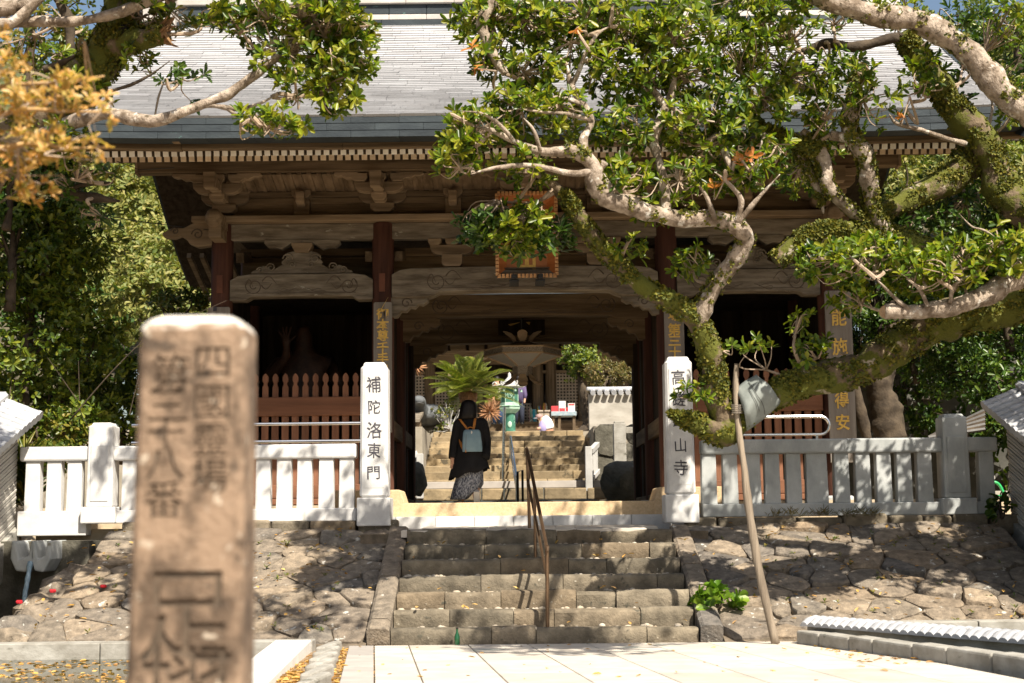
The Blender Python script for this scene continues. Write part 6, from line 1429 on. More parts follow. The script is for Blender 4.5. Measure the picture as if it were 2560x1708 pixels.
def crown(t, clusters, leaf, seed, nl=9, L=.105, W_=.036, mult=1.0, parts=300, twig=twig_m, droop=.1, dd=.55, cname='leaf_cluster', twp=.55, upz=.5, back=0.0, tws=1.0):
    """clusters: (u, v, ru, rv, n, D[, leaf material]); rosettes fill flattened ellipsoids"""
    r = np.random.default_rng(seed); allC = []; allU = []; allM = []; tw = MB(); limbs = LIMBS.get(t.name, [])
    for cl in clusters:
        u, v, ru, rv, n, D = cl[:6]; mt = cl[6] if len(cl) > 6 else leaf; n = max(1, int(n * mult)); c = ad(u, v, D); c = c + (c - EYE).normalized() * back; sc = 1.0894 * D / F
        q = r.normal(size=(n, 3)); q /= np.linalg.norm(q, axis=1, keepdims=True); q *= r.uniform(.15, 1, (n, 1)) ** .5
        C = np.array(c) + q * np.array([ru * sc, dd, rv * sc]); U = q * np.array([.8, .8, .6]) + r.normal(size=(n, 3)) * .45 + np.array([0, -.25, upz])
        allC.append(C); allU.append(U); allM += [mt] * n
        # twigs
        if limbs:
            best = min(limbs, key=lambda L_: (Vector(L_[:3]) - c).length); b = Vector(best[:3])
            if (b - c).length < 2.2:
                hub = b.lerp(c, .62) + Vector(r.normal(size=3) * .06)
                pts = spline([b, b.lerp(hub, .5) + Vector(r.normal(size=3) * .09), hub], 4); tw.tube([Vector(p) for p in pts], [(.022 - .0012 * k) * tws for k in range(len(pts))], 6, False, .2, 12)
            else: hub = c
            for k in range(n):
                if r.random() < twp:
                    e = Vector(C[k]); mdl = hub.lerp(e, .55) + Vector(r.normal(size=3) * .07); pts = spline([hub, mdl, e], 4)
                    tw.tube([Vector(p) for p in pts], [(.0105 - .0009 * i) * tws for i in range(len(pts))], 4, False)
    C = np.concatenate(allC); U = np.concatenate(allU)
    if tw.v: obj('twigs', tw, twig, t, kind='stuff')
    mats = {}
    for i, m_ in enumerate(allM): mats.setdefault(m_.name, []).append(i)
    # nearest rosettes to the camera are parts of their own, on shared meshes
    order = np.argsort(C[:, 1])[:parts] if parts else []
    near = set(int(i) for i in order)
    for mn_, idx in mats.items():
        mt = bpy.data.materials[mn_]; far_ = [i for i in idx if i not in near]
        if far_: stuff('foliage', leaf_mesh('foliage', rosettes(C[far_], U[far_], r, nl, L, W_)), mt, t, 'stuff')
        nr_ = [i for i in idx if i in near]
        if nr_:
            key = (mn_, nl, L)
            if key not in RB:
                RB[key] = []
                for k in range(9):
                    me = leaf_mesh(cname, rosettes(np.zeros((1, 3)), np.array([[0, 0, 1.0]]), r, nl, L, W_)); me.materials.append(mt); RB[key].append(me)
            for i in nr_:
                o = bpy.data.objects.new(cname, RB[key][int(r.integers(0, 9))]); link(o, t); o.location = Vector(C[i]) - WL[t.name]
                o.rotation_mode = 'QUATERNION'; o.rotation_quaternion = Vector(U[i]).to_track_quat('Z', 'Y') ; s_ = r.uniform(.85, 1.15); o.scale = (s_, s_, s_)
    return C, U
# ---- the big gnarled tree on the right
rt = thing('gnarled_tree', 'gnarled evergreen tree with mossy crooked limbs reaching over the right bank', 'tree', (6.2, 15.0, .3))
trunk_pts = [(2620, 1450, 15.0, 95), (2600, 1100, 15.0, 80), (2560, 800, 15.0, 66), (2470, 690, 15.0, 52)]
limb(rt, trunk_pts, bark_m, 'trunk', .5, 14)
# heavy mossy limb coming in from the right, through the wrapped sheet, then turning up
limb(rt, [(2480, 690, 15.0, 48), (2350, 700, 15.0, 42), (2250, 722, 15.0, 42), (2150, 738, 15.0, 41), (2070, 790, 15.0, 41), (1990, 838, 15.0, 39), (1910, 866, 15.0, 37), (1830, 880, 15.0, 34), (1775, 908, 15.0, 30), (1735, 930, 15.0, 25), (1700, 955, 15.0, 29), (1660, 985, 15.0, 33)], bark_m, 'limb', 1.0, 13)
limb(rt, [(1715, 955, 15.0, 26), (1660, 990, 15.0, 34), (1615, 978, 15.0, 26), (1570, 962, 14.95, 17), (1535, 948, 14.9, 8)], bark_m, 'limb', .8)
limb(rt, [(1672, 985, 15.0, 33), (1652, 940, 15.0, 32), (1640, 880, 14.95, 29), (1628, 810, 14.9, 28), (1600, 745, 14.8, 26), (1560, 705, 14.7, 23), (1500, 672, 14.6, 20), (1440, 630, 14.5, 18), (1390, 580, 14.4, 19), (1345, 525, 14.3, 20), (1305, 465, 14.2, 17), (1268, 425, 14.1, 13), (1235, 395, 14.0, 9)], bark_m, 'limb', .7, 12)
limb(rt, [(1600, 740, 14.8, 24), (1622, 690, 14.7, 22), (1652, 640, 14.6, 20), (1690, 588, 14.5, 20), (1712, 548, 14.4, 20), (1690, 518, 14.3, 20), (1640, 503, 14.2, 19), (1570, 503, 14.1, 19), (1500, 492, 14.0, 19), (1440, 470, 13.9, 21), (1395, 455, 13.85, 23), (1368, 425, 13.8, 21), (1362, 385, 13.75, 18), (1340, 358, 13.7, 17), (1297, 343, 13.65, 17)], bark, 'limb', .18, 12)
limb(rt, [(1345, 358, 13.7, 15), (1300, 348, 13.65, 13), (1240, 348, 13.6, 10), (1180, 325, 13.5, 8), (1130, 300, 13.4, 6), (1085, 290, 13.3, 4)], bark, 'limb', 0, 9)
limb(rt, [(1345, 365, 13.7, 11), (1338, 320, 13.75, 10), (1357, 278, 13.8, 10), (1335, 235, 13.85, 9), (1310, 195, 13.9, 8), (1302, 150, 13.9, 6)], bark, 'limb', 0, 9)
limb(rt, [(1335, 240, 13.85, 6), (1290, 225, 13.8, 5), (1230, 228, 13.7, 4), (1170, 220, 13.6, 3)], bark, 'limb', 0, 7)
limb(rt, [(1405, 440, 13.85, 12), (1375, 395, 13.8, 11), (1388, 372, 13.75, 9)], bark, 'limb', 0, 8)
limb(rt, [(1480, 180, 14.2, 6), (1505, 215, 14.2, 8), (1530, 240, 14.2, 9), (1545, 190, 14.2, 9), (1525, 145, 14.2, 5)], bark, 'limb', 0, 8)
limb(rt, [(1535, 230, 14.2, 9), (1515, 275, 14.2, 12), (1500, 325, 14.2, 12), (1520, 400, 14.1, 12), (1530, 500, 14.1, 12)], bark, 'limb', 0, 8)
limb(rt, [(1190, 320, 13.9, 10), (1120, 95, 13.9, 11), (1105, 55, 13.9, 14), (1125, 15, 13.9, 15), (1150, -30, 13.9, 15)][1:], bark, 'limb', 0, 9)
limb(rt, [(1105, 55, 13.9, 11), (1128, 120, 13.9, 11), (1160, 170, 13.9, 9)], bark, 'limb', 0, 9)
# upper right limbs
limb(rt, [(2480, 300, 14.2, 34), (2400, 280, 14.2, 33), (2320, 232, 14.2, 31), (2265, 170, 14.2, 29), (2200, 100, 14.2, 28), (2115, 52, 14.2, 27), (2000, 32, 14.2, 25), (1880, -5, 14.2, 22), (1800, -50, 14.2, 20)], bark, 'limb', .12, 13)
limb(rt, [(2540, 620, 15.2, 56), (2350, 480, 15.4, 44), (2300, 430, 15.5, 40), (2255, 330, 15.5, 36), (2190, 250, 15.5, 33), (2150, 190, 15.4, 30), (2105, 130, 15.3, 27), (2070, 80, 15.2, 22)], bark_m, 'limb', .8, 13)
limb(rt, [(2260, 320, 15.7, 36), (2225, 370, 15.7, 40), (2160, 420, 15.6, 34), (2090, 455, 15.5, 24), (2020, 490, 15.4, 19)], bark_m, 'limb', .7, 11)
limb(rt, [(1975, 150, 15.0, 15), (1955, 235, 15.0, 18), (1950, 308, 15.0, 20), (1985, 358, 15.0, 20), (1995, 430, 15.1, 19), (2005, 490, 15.2, 18), (2045, 540, 15.3, 20)], bark, 'limb', .45, 11)
limb(rt, [(1905, 310, 15.0, 12), (1950, 318, 15.0, 15), (1965, 330, 15.0, 16)], bark, 'limb', 0, 9)
limb(rt, [(1840, 300, 15.1, 10), (1870, 330, 15.1, 16), (1892, 372, 15.1, 17), (1900, 430, 15.1, 15), (1960, 490, 15.2, 14), (2020, 530, 15.3, 18)], bark, 'limb', .5, 10)
limb(rt, [(1820, 330, 15.2, 6), (1850, 380, 15.2, 9), (1880, 440, 15.2, 9), (1890, 490, 15.2, 8)], bark, 'limb', .3, 8)
limb(rt, [(1720, 270, 15.0, 12), (1760, 300, 15.0, 15), (1830, 330, 15.0, 15), (1870, 350, 15.1, 13)], bark_m, 'limb', 1.0, 9)
limb(rt, [(1780, 600, 15.2, 20), (1850, 545, 15.2, 22), (1920, 530, 15.2, 22), (2040, 540, 15.3, 22), (2300, 640, 15.1, 26)], bark_m, 'limb', 1.0, 10)
limb(rt, [(2030, 716, 14.0, 17), (2090, 716, 14.0, 18), (2150, 710, 14.0, 19), (2230, 690, 14.0, 23), (2310, 650, 14.1, 27), (2400, 590, 14.3, 30), (2500, 520, 14.6, 32)], bark, 'limb', 0, 12)
cut = ad(2031, 716, 13.99); obj('cut_face', MB().tube([cut, cut + Vector((-.008, -.006, 0))], .065, 12), M('cut wood', (.42, .28, .17), (.26, .16, .09), scale=14, bump=.3), rt)
limb(rt, [(1840, 120, 15.0, 8), (1900, 100, 15.0, 12), (1960, 108, 15.0, 12), (2060, 85, 15.0, 12)], bark_d, 'limb', 0, 8)
limb(rt, [(2215, 330, 15.4, 8), (2170, 318, 15.2, 6), (2120, 300, 15.1, 6), (2060, 285, 15.0, 5), (2040, 262, 15.0, 3)], bark, 'limb', 0, 6)
for q in ([(1310, 198, 13.9, 8), (1328, 165, 13.85, 6), (1345, 120, 13.8, 5), (1370, 80, 13.8, 4), (1400, 60, 13.8, 3)], [(1355, 275, 13.7, 6), (1300, 262, 13.6, 5), (1250, 258, 13.5, 4), (1190, 250, 13.4, 3)], [(1180, 325, 13.4, 6), (1150, 290, 13.3, 5), (1110, 262, 13.2, 4), (1060, 255, 13.2, 2)],
          [(1240, 348, 13.5, 5), (1225, 300, 13.4, 4), (1200, 270, 13.4, 3)], [(1362, 392, 13.75, 10), (1310, 398, 13.65, 8), (1220, 380, 13.5, 6), (1140, 385, 13.4, 5), (1080, 400, 13.3, 3)], [(1530, 240, 14.1, 5), (1580, 270, 14.1, 5), (1640, 280, 14.1, 4)], [(1690, 510, 14.1, 8), (1700, 460, 14.0, 6), (1670, 420, 13.9, 5), (1640, 395, 13.9, 3)], [(1695, 510, 14.1, 7), (1740, 455, 14.0, 5), (1790, 400, 13.9, 3)],
          [(1640, 503, 14.1, 6), (1620, 450, 14.0, 5), (1590, 410, 13.9, 3)], [(1620, 330, 14.3, 7), (1650, 310, 14.3, 9), (1665, 350, 14.2, 9), (1678, 400, 14.1, 7)], [(1755, 310, 14.4, 8), (1745, 360, 14.3, 8), (1720, 410, 14.2, 6)], [(2090, 712, 13.95, 5), (2060, 690, 13.9, 4), (2030, 660, 13.85, 3), (2010, 640, 13.8, 2)], [(2130, 705, 13.9, 5), (2110, 665, 13.8, 4), (2080, 640, 13.75, 3)], [(2180, 695, 13.9, 5), (2190, 655, 13.8, 4), (2230, 630, 13.75, 2)], [(2300, 560, 13.9, 3), (2260, 530, 13.8, 3), (2230, 520, 13.8, 2), (2200, 490, 13.8, 2)], [(2085, 292, 15.0, 3), (2076, 262, 14.95, 2), (2090, 235, 14.9, 2)]): limb(rt, q, bark, 'branch', 0, 7)
G = [(1120, 45, 95, 55, 26, 13.9), (1230, 60, 90, 60, 28, 13.8), (1330, 40, 100, 55, 26, 13.8), (1450, 60, 100, 60, 26, 13.9), (1560, 70, 90, 70, 28, 14), (1130, 130, 60, 45, 14, 13.7), (1230, 160, 80, 55, 15, 13.7),
     (1105, 285, 85, 60, 22, 13.4), (1050, 330, 55, 50, 15, 13.3), (1180, 250, 85, 60, 20, 13.5), (1280, 270, 80, 60, 19, 13.6), (1400, 165, 80, 60, 18, 13.8), (1500, 190, 90, 60, 24, 14), (1600, 180, 90, 60, 26, 14.2), (1690, 110, 90, 60, 22, 14.3),
     (1440, 290, 90, 60, 24, 13.9), (1560, 290, 80, 60, 22, 14), (1050, 375, 60, 28, 8, 13.3), (1200, 390, 90, 40, 10, 13.6), (1440, 410, 85, 45, 18, 13.8), (1560, 420, 80, 50, 16, 14), (1690, 400, 90, 50, 20, 14.2), (1760, 345, 60, 50, 10, 14.4),
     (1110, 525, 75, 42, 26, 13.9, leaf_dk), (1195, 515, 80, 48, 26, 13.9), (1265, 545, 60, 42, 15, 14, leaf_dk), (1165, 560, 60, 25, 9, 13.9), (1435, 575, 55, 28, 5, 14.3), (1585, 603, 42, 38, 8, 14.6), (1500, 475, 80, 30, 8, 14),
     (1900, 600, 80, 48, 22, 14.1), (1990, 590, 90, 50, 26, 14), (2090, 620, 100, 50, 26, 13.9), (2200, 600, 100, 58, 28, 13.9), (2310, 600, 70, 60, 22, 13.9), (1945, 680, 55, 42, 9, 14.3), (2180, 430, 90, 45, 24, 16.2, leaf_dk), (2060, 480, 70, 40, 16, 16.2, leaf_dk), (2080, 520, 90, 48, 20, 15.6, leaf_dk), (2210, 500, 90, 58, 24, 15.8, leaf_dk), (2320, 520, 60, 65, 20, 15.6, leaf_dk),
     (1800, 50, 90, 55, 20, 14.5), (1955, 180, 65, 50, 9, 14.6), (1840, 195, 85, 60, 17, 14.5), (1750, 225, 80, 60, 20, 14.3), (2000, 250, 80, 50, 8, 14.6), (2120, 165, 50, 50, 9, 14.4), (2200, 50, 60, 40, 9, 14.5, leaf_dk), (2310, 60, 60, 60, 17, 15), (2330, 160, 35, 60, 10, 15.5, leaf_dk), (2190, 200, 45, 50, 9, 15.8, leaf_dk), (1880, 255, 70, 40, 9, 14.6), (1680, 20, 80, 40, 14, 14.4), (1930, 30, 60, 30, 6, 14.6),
     (1835, 735, 26, 22, 3, 14.6), (1862, 800, 40, 28, 6, 14.7), (1668, 800, 25, 16, 2, 14.6), (1748, 795, 55, 25, 3, 14.7), (1592, 905, 45, 25, 4, 14.6), (1830, 830, 20, 14, 2, 14.8), (1620, 330, 90, 60, 12, 14.1), (1380, 80, 160, 60, 16, 14.2), (1680, 290, 70, 50, 14, 14.2)]
G += [(1880, 330, 70, 50, 14, 15.7), (1840, 405, 60, 40, 12, 16.0), (1760, 150, 80, 60, 16, 14.5), (1640, 250, 80, 60, 14, 14.2), (1720, 60, 80, 50, 12, 14.5), (1900, 160, 70, 50, 9, 14.8), (2060, 20, 70, 30, 8, 14.9), (2260, 120, 60, 50, 9, 15.4, leaf_dk), (2330, 240, 30, 50, 8, 15.2), (1950, 620, 90, 45, 10, 13.8), (2150, 640, 110, 40, 12, 13.7), (2290, 560, 70, 50, 10, 13.7), (1330, 120, 90, 60, 10, 13.9), (1480, 110, 90, 60, 10, 14.0)]
crown(rt, G, leaf_r, 21, mult=2.9, parts=290, L=.105, W_=.042, back=.28)
RO = [(1712, 372, 28, 10, 3, 13.9, leaf_or), (1655, 420, 14, 10, 2, 13.9, leaf_or), (1085, 145, 16, 10, 2, 13.4, leaf_or), (1322, 62, 8, 8, 1, 13.5, leaf_or), (2085, 255, 6, 8, 1, 14.3, leaf_or)]
crown(rt, RO, leaf_or, 3, nl=6, mult=1, parts=0, L=.10, W_=.04)
# crown above the frame, which shades the stairs and the bank
OV = [(1500, -170, 420, 110, 150, 14.0), (2050, -150, 380, 110, 130, 14.6), (1900, -300, 300, 90, 80, 13.5)]
crown(rt, OV[:0] + [(1500, -170, 380, 80, 70, 14.0)], leaf_r, 9, parts=0, dd=.8, twp=.1)
def shade_canopy(t, c, r3, n, seed, root=None):  # unseen leaf mass placed where it casts dappled shade
    r = np.random.default_rng(seed); nc = max(5, n // 34); k_ = r.normal(size=(nc, 3)); k_ /= np.linalg.norm(k_, axis=1, keepdims=True); k_ *= r.uniform(.1, 1, (nc, 1)) ** .6
    i_ = r.integers(0, nc, n); C = np.array(c) + k_[i_] * np.array(r3) + r.normal(size=(n, 3)) * .21; U = r.normal(size=(n, 3)) * .5 + np.array([0, -.2, .8])
    stuff('foliage', leaf_mesh('foliage', rosettes(C, U, r, 9, .115, .045)), leaf_r, t, 'stuff')
    m = MB()
    for q in k_[:7]: e = Vector(c) + Vector(q * np.array(r3)); m.tube(spline([Vector(c), Vector(c) * .5 + e * .5 + Vector(r.normal(size=3) * .08), e], 4), np.linspace(.035, .008, 9), 6, True, .2, 5)
    if root is not None: g0 = Vector(root); m.tube(spline([g0, g0.lerp(Vector(c), .5) + Vector((0, 0, .25)), Vector(c)], 6), np.linspace(.11, .035, 13), 8, True, .25, 4)
    obj('limb', m, bark, t, smooth=True)
shade_canopy(rt, (7.1, 14.0, 4.9), (1.5, .9, .5), 800, 51, ad(2470, 690, 15)); shade_canopy(rt, (6.9, 16.2, 5.0), (1.0, .8, .4), 340, 53, ad(2480, 600, 15.2)); shade_canopy(rt, (2.9, 9.8, 6.3), (1.9, .9, .35), 480, 56, ad(1880, -5, 14.2))
finish_moss(rt)
# ---- prop, wrapped sheet
t = thing('prop_pole', 'weathered forked prop pole leaning up to the wrapped branch', 'prop pole', ad(1780, 1475, 14.75))
P = [(1780, 1478, 14.72, 13), (1745, 1325, 14.78, 14), (1722, 1190, 14.82, 14), (1708, 1080, 14.85, 12), (1692, 960, 14.87, 11), (1688, 880, 14.9, 10), (1690, 835, 14.9, 9)]
Q = spline([(*ad(u, v, d), r * 1.0894 * d / F) for u, v, d, r in [(a_, b_, c_, d_ * .7) for a_, b_, c_, d_ in P]], 6)
pole_m = M('weathered pole', (.29, .235, .175), (.14, .11, .08), scale=(9, 9, .8), bump=.6, bscale=(60, 60, 3), rough=.9)
obj('pole', MB().tube([Vector(q[:3]) for q in Q], [q[3] for q in Q], 10, True, .25, 5), pole_m, t, smooth=True)
c = ad(1692, 925, 14.86); m = MB()
for k in range(5): m.tube([c + Vector((.062 * math.cos(a1), .062 * math.sin(a1), .02 * k - .1 + .01 * math.sin(a1))) for a1 in [R(30 * q) for q in range(13)]], .006, 5)
obj('wire_binding', m, M('rusty wire', (.20, .17, .14), rough=.7), t)
sh_m = M('grey rubber sheet', (.22, .24, .225), (.155, .17, .16), scale=6, bump=.1, rough=.6, speck=((.28, .29, .27), 9, .66))
t = thing('wrapped_sheet', 'grey sheet tied round the mossy limb at the top of the prop', 'protective sheet', ad(1740, 920, 14.9))
cs = [ad(1688, 893, 14.90), ad(1735, 858, 14.90), ad(1793, 925, 14.90), ad(1715, 991, 14.90)]; m = MB(); nA = 16; nL = 6
def shp(u_, v_, off=0.0):
    e0 = cs[0].lerp(cs[1], u_); e1 = cs[3].lerp(cs[2], u_); p = e0.lerp(e1, v_)
    return p + Vector((0, -(.13 * math.sin(math.pi * min(1, max(0, v_))) + off) + .02 * math.sin(u_ * 5 + v_ * 7), .012 * math.sin(v_ * 9 + u_ * 4)))
for i in range(nL + 1):
    for j in range(nA + 1): m.v.append(tuple(shp(i / nL, j / nA)))
m.f = [(i * (nA + 1) + j, i * (nA + 1) + j + 1, (i + 1) * (nA + 1) + j + 1, (i + 1) * (nA + 1) + j) for i in range(nL) for j in range(nA)]
o = obj('sheet', m, sh_m, t, smooth=True); o.modifiers.new('thick', 'SOLIDIFY').thickness = .012
obj('tie_wire', MB().tube([shp(.55 + .02 * math.sin(q * .5), .06 + .88 * q / 20, .012) for q in range(21)], .003, 5).tube([shp(.42, .2 + .6 * q / 14, .012) for q in range(15)], .003, 5), dark_metal, t)
# ---- left tree
lt = thing('leaning_tree', 'leaning mossy tree with a broken stub over the left roof edge', 'tree', (-5.6, 14.0, .2))
limb(lt, [(-240, 1500, 14.2, 80), (-230, 1100, 14.2, 72), (-180, 700, 14.1, 66), (-70, 430, 14.0, 62), (70, 290, 13.9, 58), (175, 205, 13.8, 54), (232, 140, 13.7, 48), (268, 75, 13.6, 44), (282, 10, 13.5, 40), (285, -60, 13.5, 36)], bark_m, 'trunk', .7, 14)
limb(lt, [(255, 110, 13.6, 34), (300, 95, 13.4, 30), (345, 88, 13.3, 26), (380, 80, 13.2, 22)], bark_m, 'limb', .3, 11)
m = MB(); c = ad(385, 80, 13.2); rr = random.Random(3)
for k in range(16):
    e = c + Vector((rr.uniform(-.02, .12), rr.uniform(-.1, .05), rr.uniform(-.14, .2))); m.tube([c + Vector((-.09, 0, 0)) + Vector((rr.uniform(-.03, .03), rr.uniform(-.05, .05), rr.uniform(-.08, .08))), e], [.035, .004], 4)
obj('splintered_end', m, M('split wood', (.30, .17, .075), (.12, .065, .03), scale=12, bump=.4), lt)
obj('hollow', MB().blob(ad(283, 70, 13.35), (.045, .03, .06), 10, 8, .15), M('dark hollow', (.01, .008, .006), rough=1), lt)
limb(lt, [(60, 330, 13.9, 22), (110, 305, 13.6, 17), (160, 282, 13.4, 17), (210, 268, 13.3, 16), (250, 262, 13.2, 15), (300, 272, 13.1, 15), (350, 278, 13.05, 15), (400, 265, 13.0, 14), (460, 242, 13.0, 12), (520, 218, 13.0, 11), (560, 190, 13.0, 10), (615, 150, 13.0, 9), (660, 110, 13.0, 8), (690, 70, 13.0, 6)], bark, 'limb', 0, 10)
limb(lt, [(430, 255, 13.0, 7), (480, 243, 13.0, 6), (540, 250, 13.0, 6), (590, 240, 13.0, 4), (640, 215, 13.0, 3)], bark, 'limb', 0, 7)
limb(lt, [(520, 250, 13, 4), (560, 275, 12.95, 4), (600, 293, 12.9, 3)], bark, 'limb', 0, 6)
limb(lt, [(-30, 62, 13.2, 17), (60, 50, 13.2, 14), (160, 50, 13.2, 13), (240, 38, 13.2, 12), (310, 15, 13.2, 12), (380, -15, 13.2, 12)], bark, 'limb', 0, 9)
limb(lt, [(-20, 20, 13.1, 22), (40, 15, 13.1, 20), (90, -15, 13.1, 18)], bark, 'limb', 0, 10)
limb(lt, [(-20, 60, 13.0, 17), (30, 50, 13.0, 13), (80, 10, 13.0, 11), (110, -20, 13.0, 10)], bark, 'limb', 0, 8)
limb(lt, [(165, 190, 14.0, 10), (162, 120, 14.0, 11), (158, 50, 14.0, 12), (130, -10, 14.0, 13)], bark_d, 'limb', 0, 8)
limb(lt, [(100, 160, 13.6, 8), (140, 145, 13.6, 8), (175, 128, 13.6, 7)], bark_d, 'limb', 0, 7)
limb(lt, [(215, 240, 13.2, 5), (240, 215, 13.2, 4), (300, 195, 13.2, 4), (345, 172, 13.2, 3), (390, 140, 13.2, 2)], bark_d, 'limb', 0, 5)
limb(lt, [(355, 270, 13.1, 3), (365, 220, 13.1, 3), (380, 180, 13.1, 2)], bark_d, 'limb', 0, 5)
limb(lt, [(130, 440, 14.3, 8), (170, 448, 14.3, 12), (220, 455, 14.3, 11), (275, 462, 14.3, 7)], bark_d, 'limb', 0, 8)
limb(lt, [(150, 440, 14.3, 9), (190, 425, 14.3, 6), (260, 420, 14.3, 4)], bark_d, 'limb', 0, 6)
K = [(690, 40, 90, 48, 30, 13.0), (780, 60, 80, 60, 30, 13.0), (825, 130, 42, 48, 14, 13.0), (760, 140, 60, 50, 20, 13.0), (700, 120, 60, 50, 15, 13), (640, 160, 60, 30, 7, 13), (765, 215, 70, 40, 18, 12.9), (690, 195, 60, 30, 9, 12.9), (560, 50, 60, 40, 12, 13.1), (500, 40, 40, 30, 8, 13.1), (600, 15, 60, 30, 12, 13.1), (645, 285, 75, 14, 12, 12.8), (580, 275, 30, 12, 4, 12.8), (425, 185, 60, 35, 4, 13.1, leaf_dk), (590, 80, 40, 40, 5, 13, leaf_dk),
     (60, 110, 60, 55, 14, 14.2, leaf_yl), (135, 60, 60, 50, 13, 14.1, leaf_yl), (150, 160, 50, 40, 10, 14), (205, 215, 45, 40, 10, 13.6), (330, 30, 60, 30, 10, 13.4, leaf_yl), (210, 110, 40, 50, 9, 14.3, leaf_yl), (400, 40, 50, 30, 7, 13.3, leaf_yl), (320, 140, 40, 40, 7, 13.4), (840, 60, 30, 30, 6, 13, leaf_yl), (790, 185, 40, 20, 5, 12.9, leaf_yl), (160, 330, 60, 50, 10, 13.6), (210, 380, 50, 40, 10, 13.8, leaf_yl), (150, 430, 60, 40, 10, 14.2, leaf_dk), (230, 490, 60, 30, 8, 14.5, leaf_dk)]
crown(lt, K, leaf_r, 31, mult=2.3, parts=250, L=.105, W_=.036, back=.15)
OV2 = [(350, -170, 420, 100, 110, 13.4), (-150, 200, 160, 300, 90, 13.8)]
crown(lt, [(-150, 200, 160, 300, 60, 13.8)], leaf_r, 19, parts=0, dd=1.0, twp=.1)
shade_canopy(lt, (-3.2, 12.9, 6.75), (1.0, .6, .3), 320, 54, ad(282, -40, 13.5)); shade_canopy(lt, (-1.7, 14.3, 7.5), (1.7, .5, .35), 90, 60, ad(380, -15, 13.2)); shade_canopy(lt, (.55, 10.6, 7.3), (.55, .5, .35), 60, 55, ad(690, 40, 13.0))
finish_moss(lt)
# ---- blurred young branch close to the lens on the left
yb_ = thing('blossoming_branch', 'blurred branch of young orange leaves in the upper left foreground', 'branch', ad(-150, 330, 5.6))
for q in ([(-160, 250, 5.6, 9), (0, 200, 5.6, 6), (120, 190, 5.6, 4), (240, 175, 5.6, 3)], [(-160, 300, 5.6, 9), (40, 255, 5.6, 5), (140, 255, 5.6, 4), (250, 258, 5.6, 3)], [(-160, 380, 5.6, 9), (60, 330, 5.6, 5), (150, 340, 5.6, 4), (250, 338, 5.6, 3)]): limb(yb_, q, M('young twig', (.50, .32, .14), rough=.8) if 'young twig' not in bpy.data.materials else bpy.data.materials['young twig'], 'twig', 0, 7)
crown(yb_, [(20, 160, 70, 60, 15, 5.6), (60, 250, 90, 50, 20, 5.6), (40, 330, 110, 45, 22, 5.6), (40, 410, 80, 50, 12, 5.7), (130, 230, 60, 20, 8, 5.5), (190, 200, 45, 14, 6, 5.5), (130, 335, 60, 20, 9, 5.5), (215, 335, 35, 10, 6, 5.5), (120, 190, 50, 16, 6, 5.5), (230, 250, 25, 8, 4, 5.5), (80, 440, 30, 20, 4, 5.7), (0, 100, 50, 40, 8, 5.7)], leaf_fg, 41, nl=8, L=.048, W_=.018, mult=1.15, parts=60, dd=.2, twp=.3, tws=.22)
# ---- wood edge and hillside
def bush(name, label, c, r3, n, mat, L, W_, seed, cat='tree', group=None, nl=6, trunk_h=None, trunk=bark_d, parts=0, brn=6):
    t = thing(name, label, cat, c if trunk_h is None else (c[0], c[1], c[2] - trunk_h), group); r = np.random.default_rng(seed); c = np.array(c, float); r3 = np.array(r3)
    nc = max(8, n // 14); k_ = r.normal(size=(nc, 3)); k_ /= np.linalg.norm(k_, axis=1, keepdims=True); k_ *= r.uniform(.35, 1, (nc, 1)) ** .6
    idx = r.integers(0, nc, n); q = r.normal(size=(n, 3)); C = c + k_[idx] * r3 * .86 + q * r3 * .11; U = k_[idx] * .5 + q * .5 + np.array([0, -.2, .6])
    m = MB()
    base = c - np.array([0, 0, trunk_h or r3[2]])
    m.tube(spline([base, base * .5 + c * .5 + r.normal(size=3) * .08 * r3, c], 4), np.linspace(.10, .04, 9) * max(.5, r3[2] * .7), 7, True, .2, 3)
    for i in range(brn): e = c + k_[i] * r3 * .8; m.tube(spline([base * .4 + c * .6, (base * .3 + c * .7) * .5 + e * .5 + r.normal(size=3) * .1 * r3, e], 4), np.linspace(.045, .012, 9) * max(.6, r3[2] * .5), 5, True, .2, 4)
    obj('trunk', m, trunk, t, smooth=True)
    stuff('crown', leaf_mesh('crown', rosettes(C, U, r, nl, L, W_)), mat, t, 'stuff'); return t
# left edge of the wood
bset = [((30, 520), 19.5, (1.1, .9, 1.2), 520, leaf_bg), ((70, 600), 20.5, (1.1, .9, 1.3), 560, leaf_bg), ((60, 760), 20.0, (1.2, 1.0, 1.3), 560, leaf_bg), ((120, 640), 21.5, (.8, .8, 1.2), 380, leaf_bg), ((150, 840), 21.0, (1.1, 1.0, 1.2), 520, leaf_bg), ((90, 940), 20.4, (1.2, .9, .8), 420, leaf_bg), ((250, 880), 22.5, (.9, .9, .7), 420, leaf_bg), ((280, 960), 21.6, (1.2, .8, .7), 340, leaf_bg), ((20, 380), 19.0, (.9, .8, .9), 300, leaf_dk), ((110, 490), 20, (.8, .8, .9), 320, leaf_dk), ((400, 725), 26, (.7, .6, .6), 220, leaf_yl), ((100, 1010), 20, (.9, .5, .5), 220, leaf_yl)]
tones = ['dark crowned evergreen at the far left edge above the blurred branch', 'tall mixed green tree left of the gate eave', 'broad evergreen with sunlit tips low at the left edge', 'loose green tree next to the left gate column', 'dark tree in the middle of the left wood edge', 'dark undergrowth bush above the left tiled wall', 'bushy green tree beside the blurred stone post', 'low bush behind the left granite fence post', 'dark crown behind the orange foreground branch', 'dark crown just under the leaning tree stub', 'bright yellowish small tree beside the left gate column', 'low sunlit grass like bush behind the left fence end']
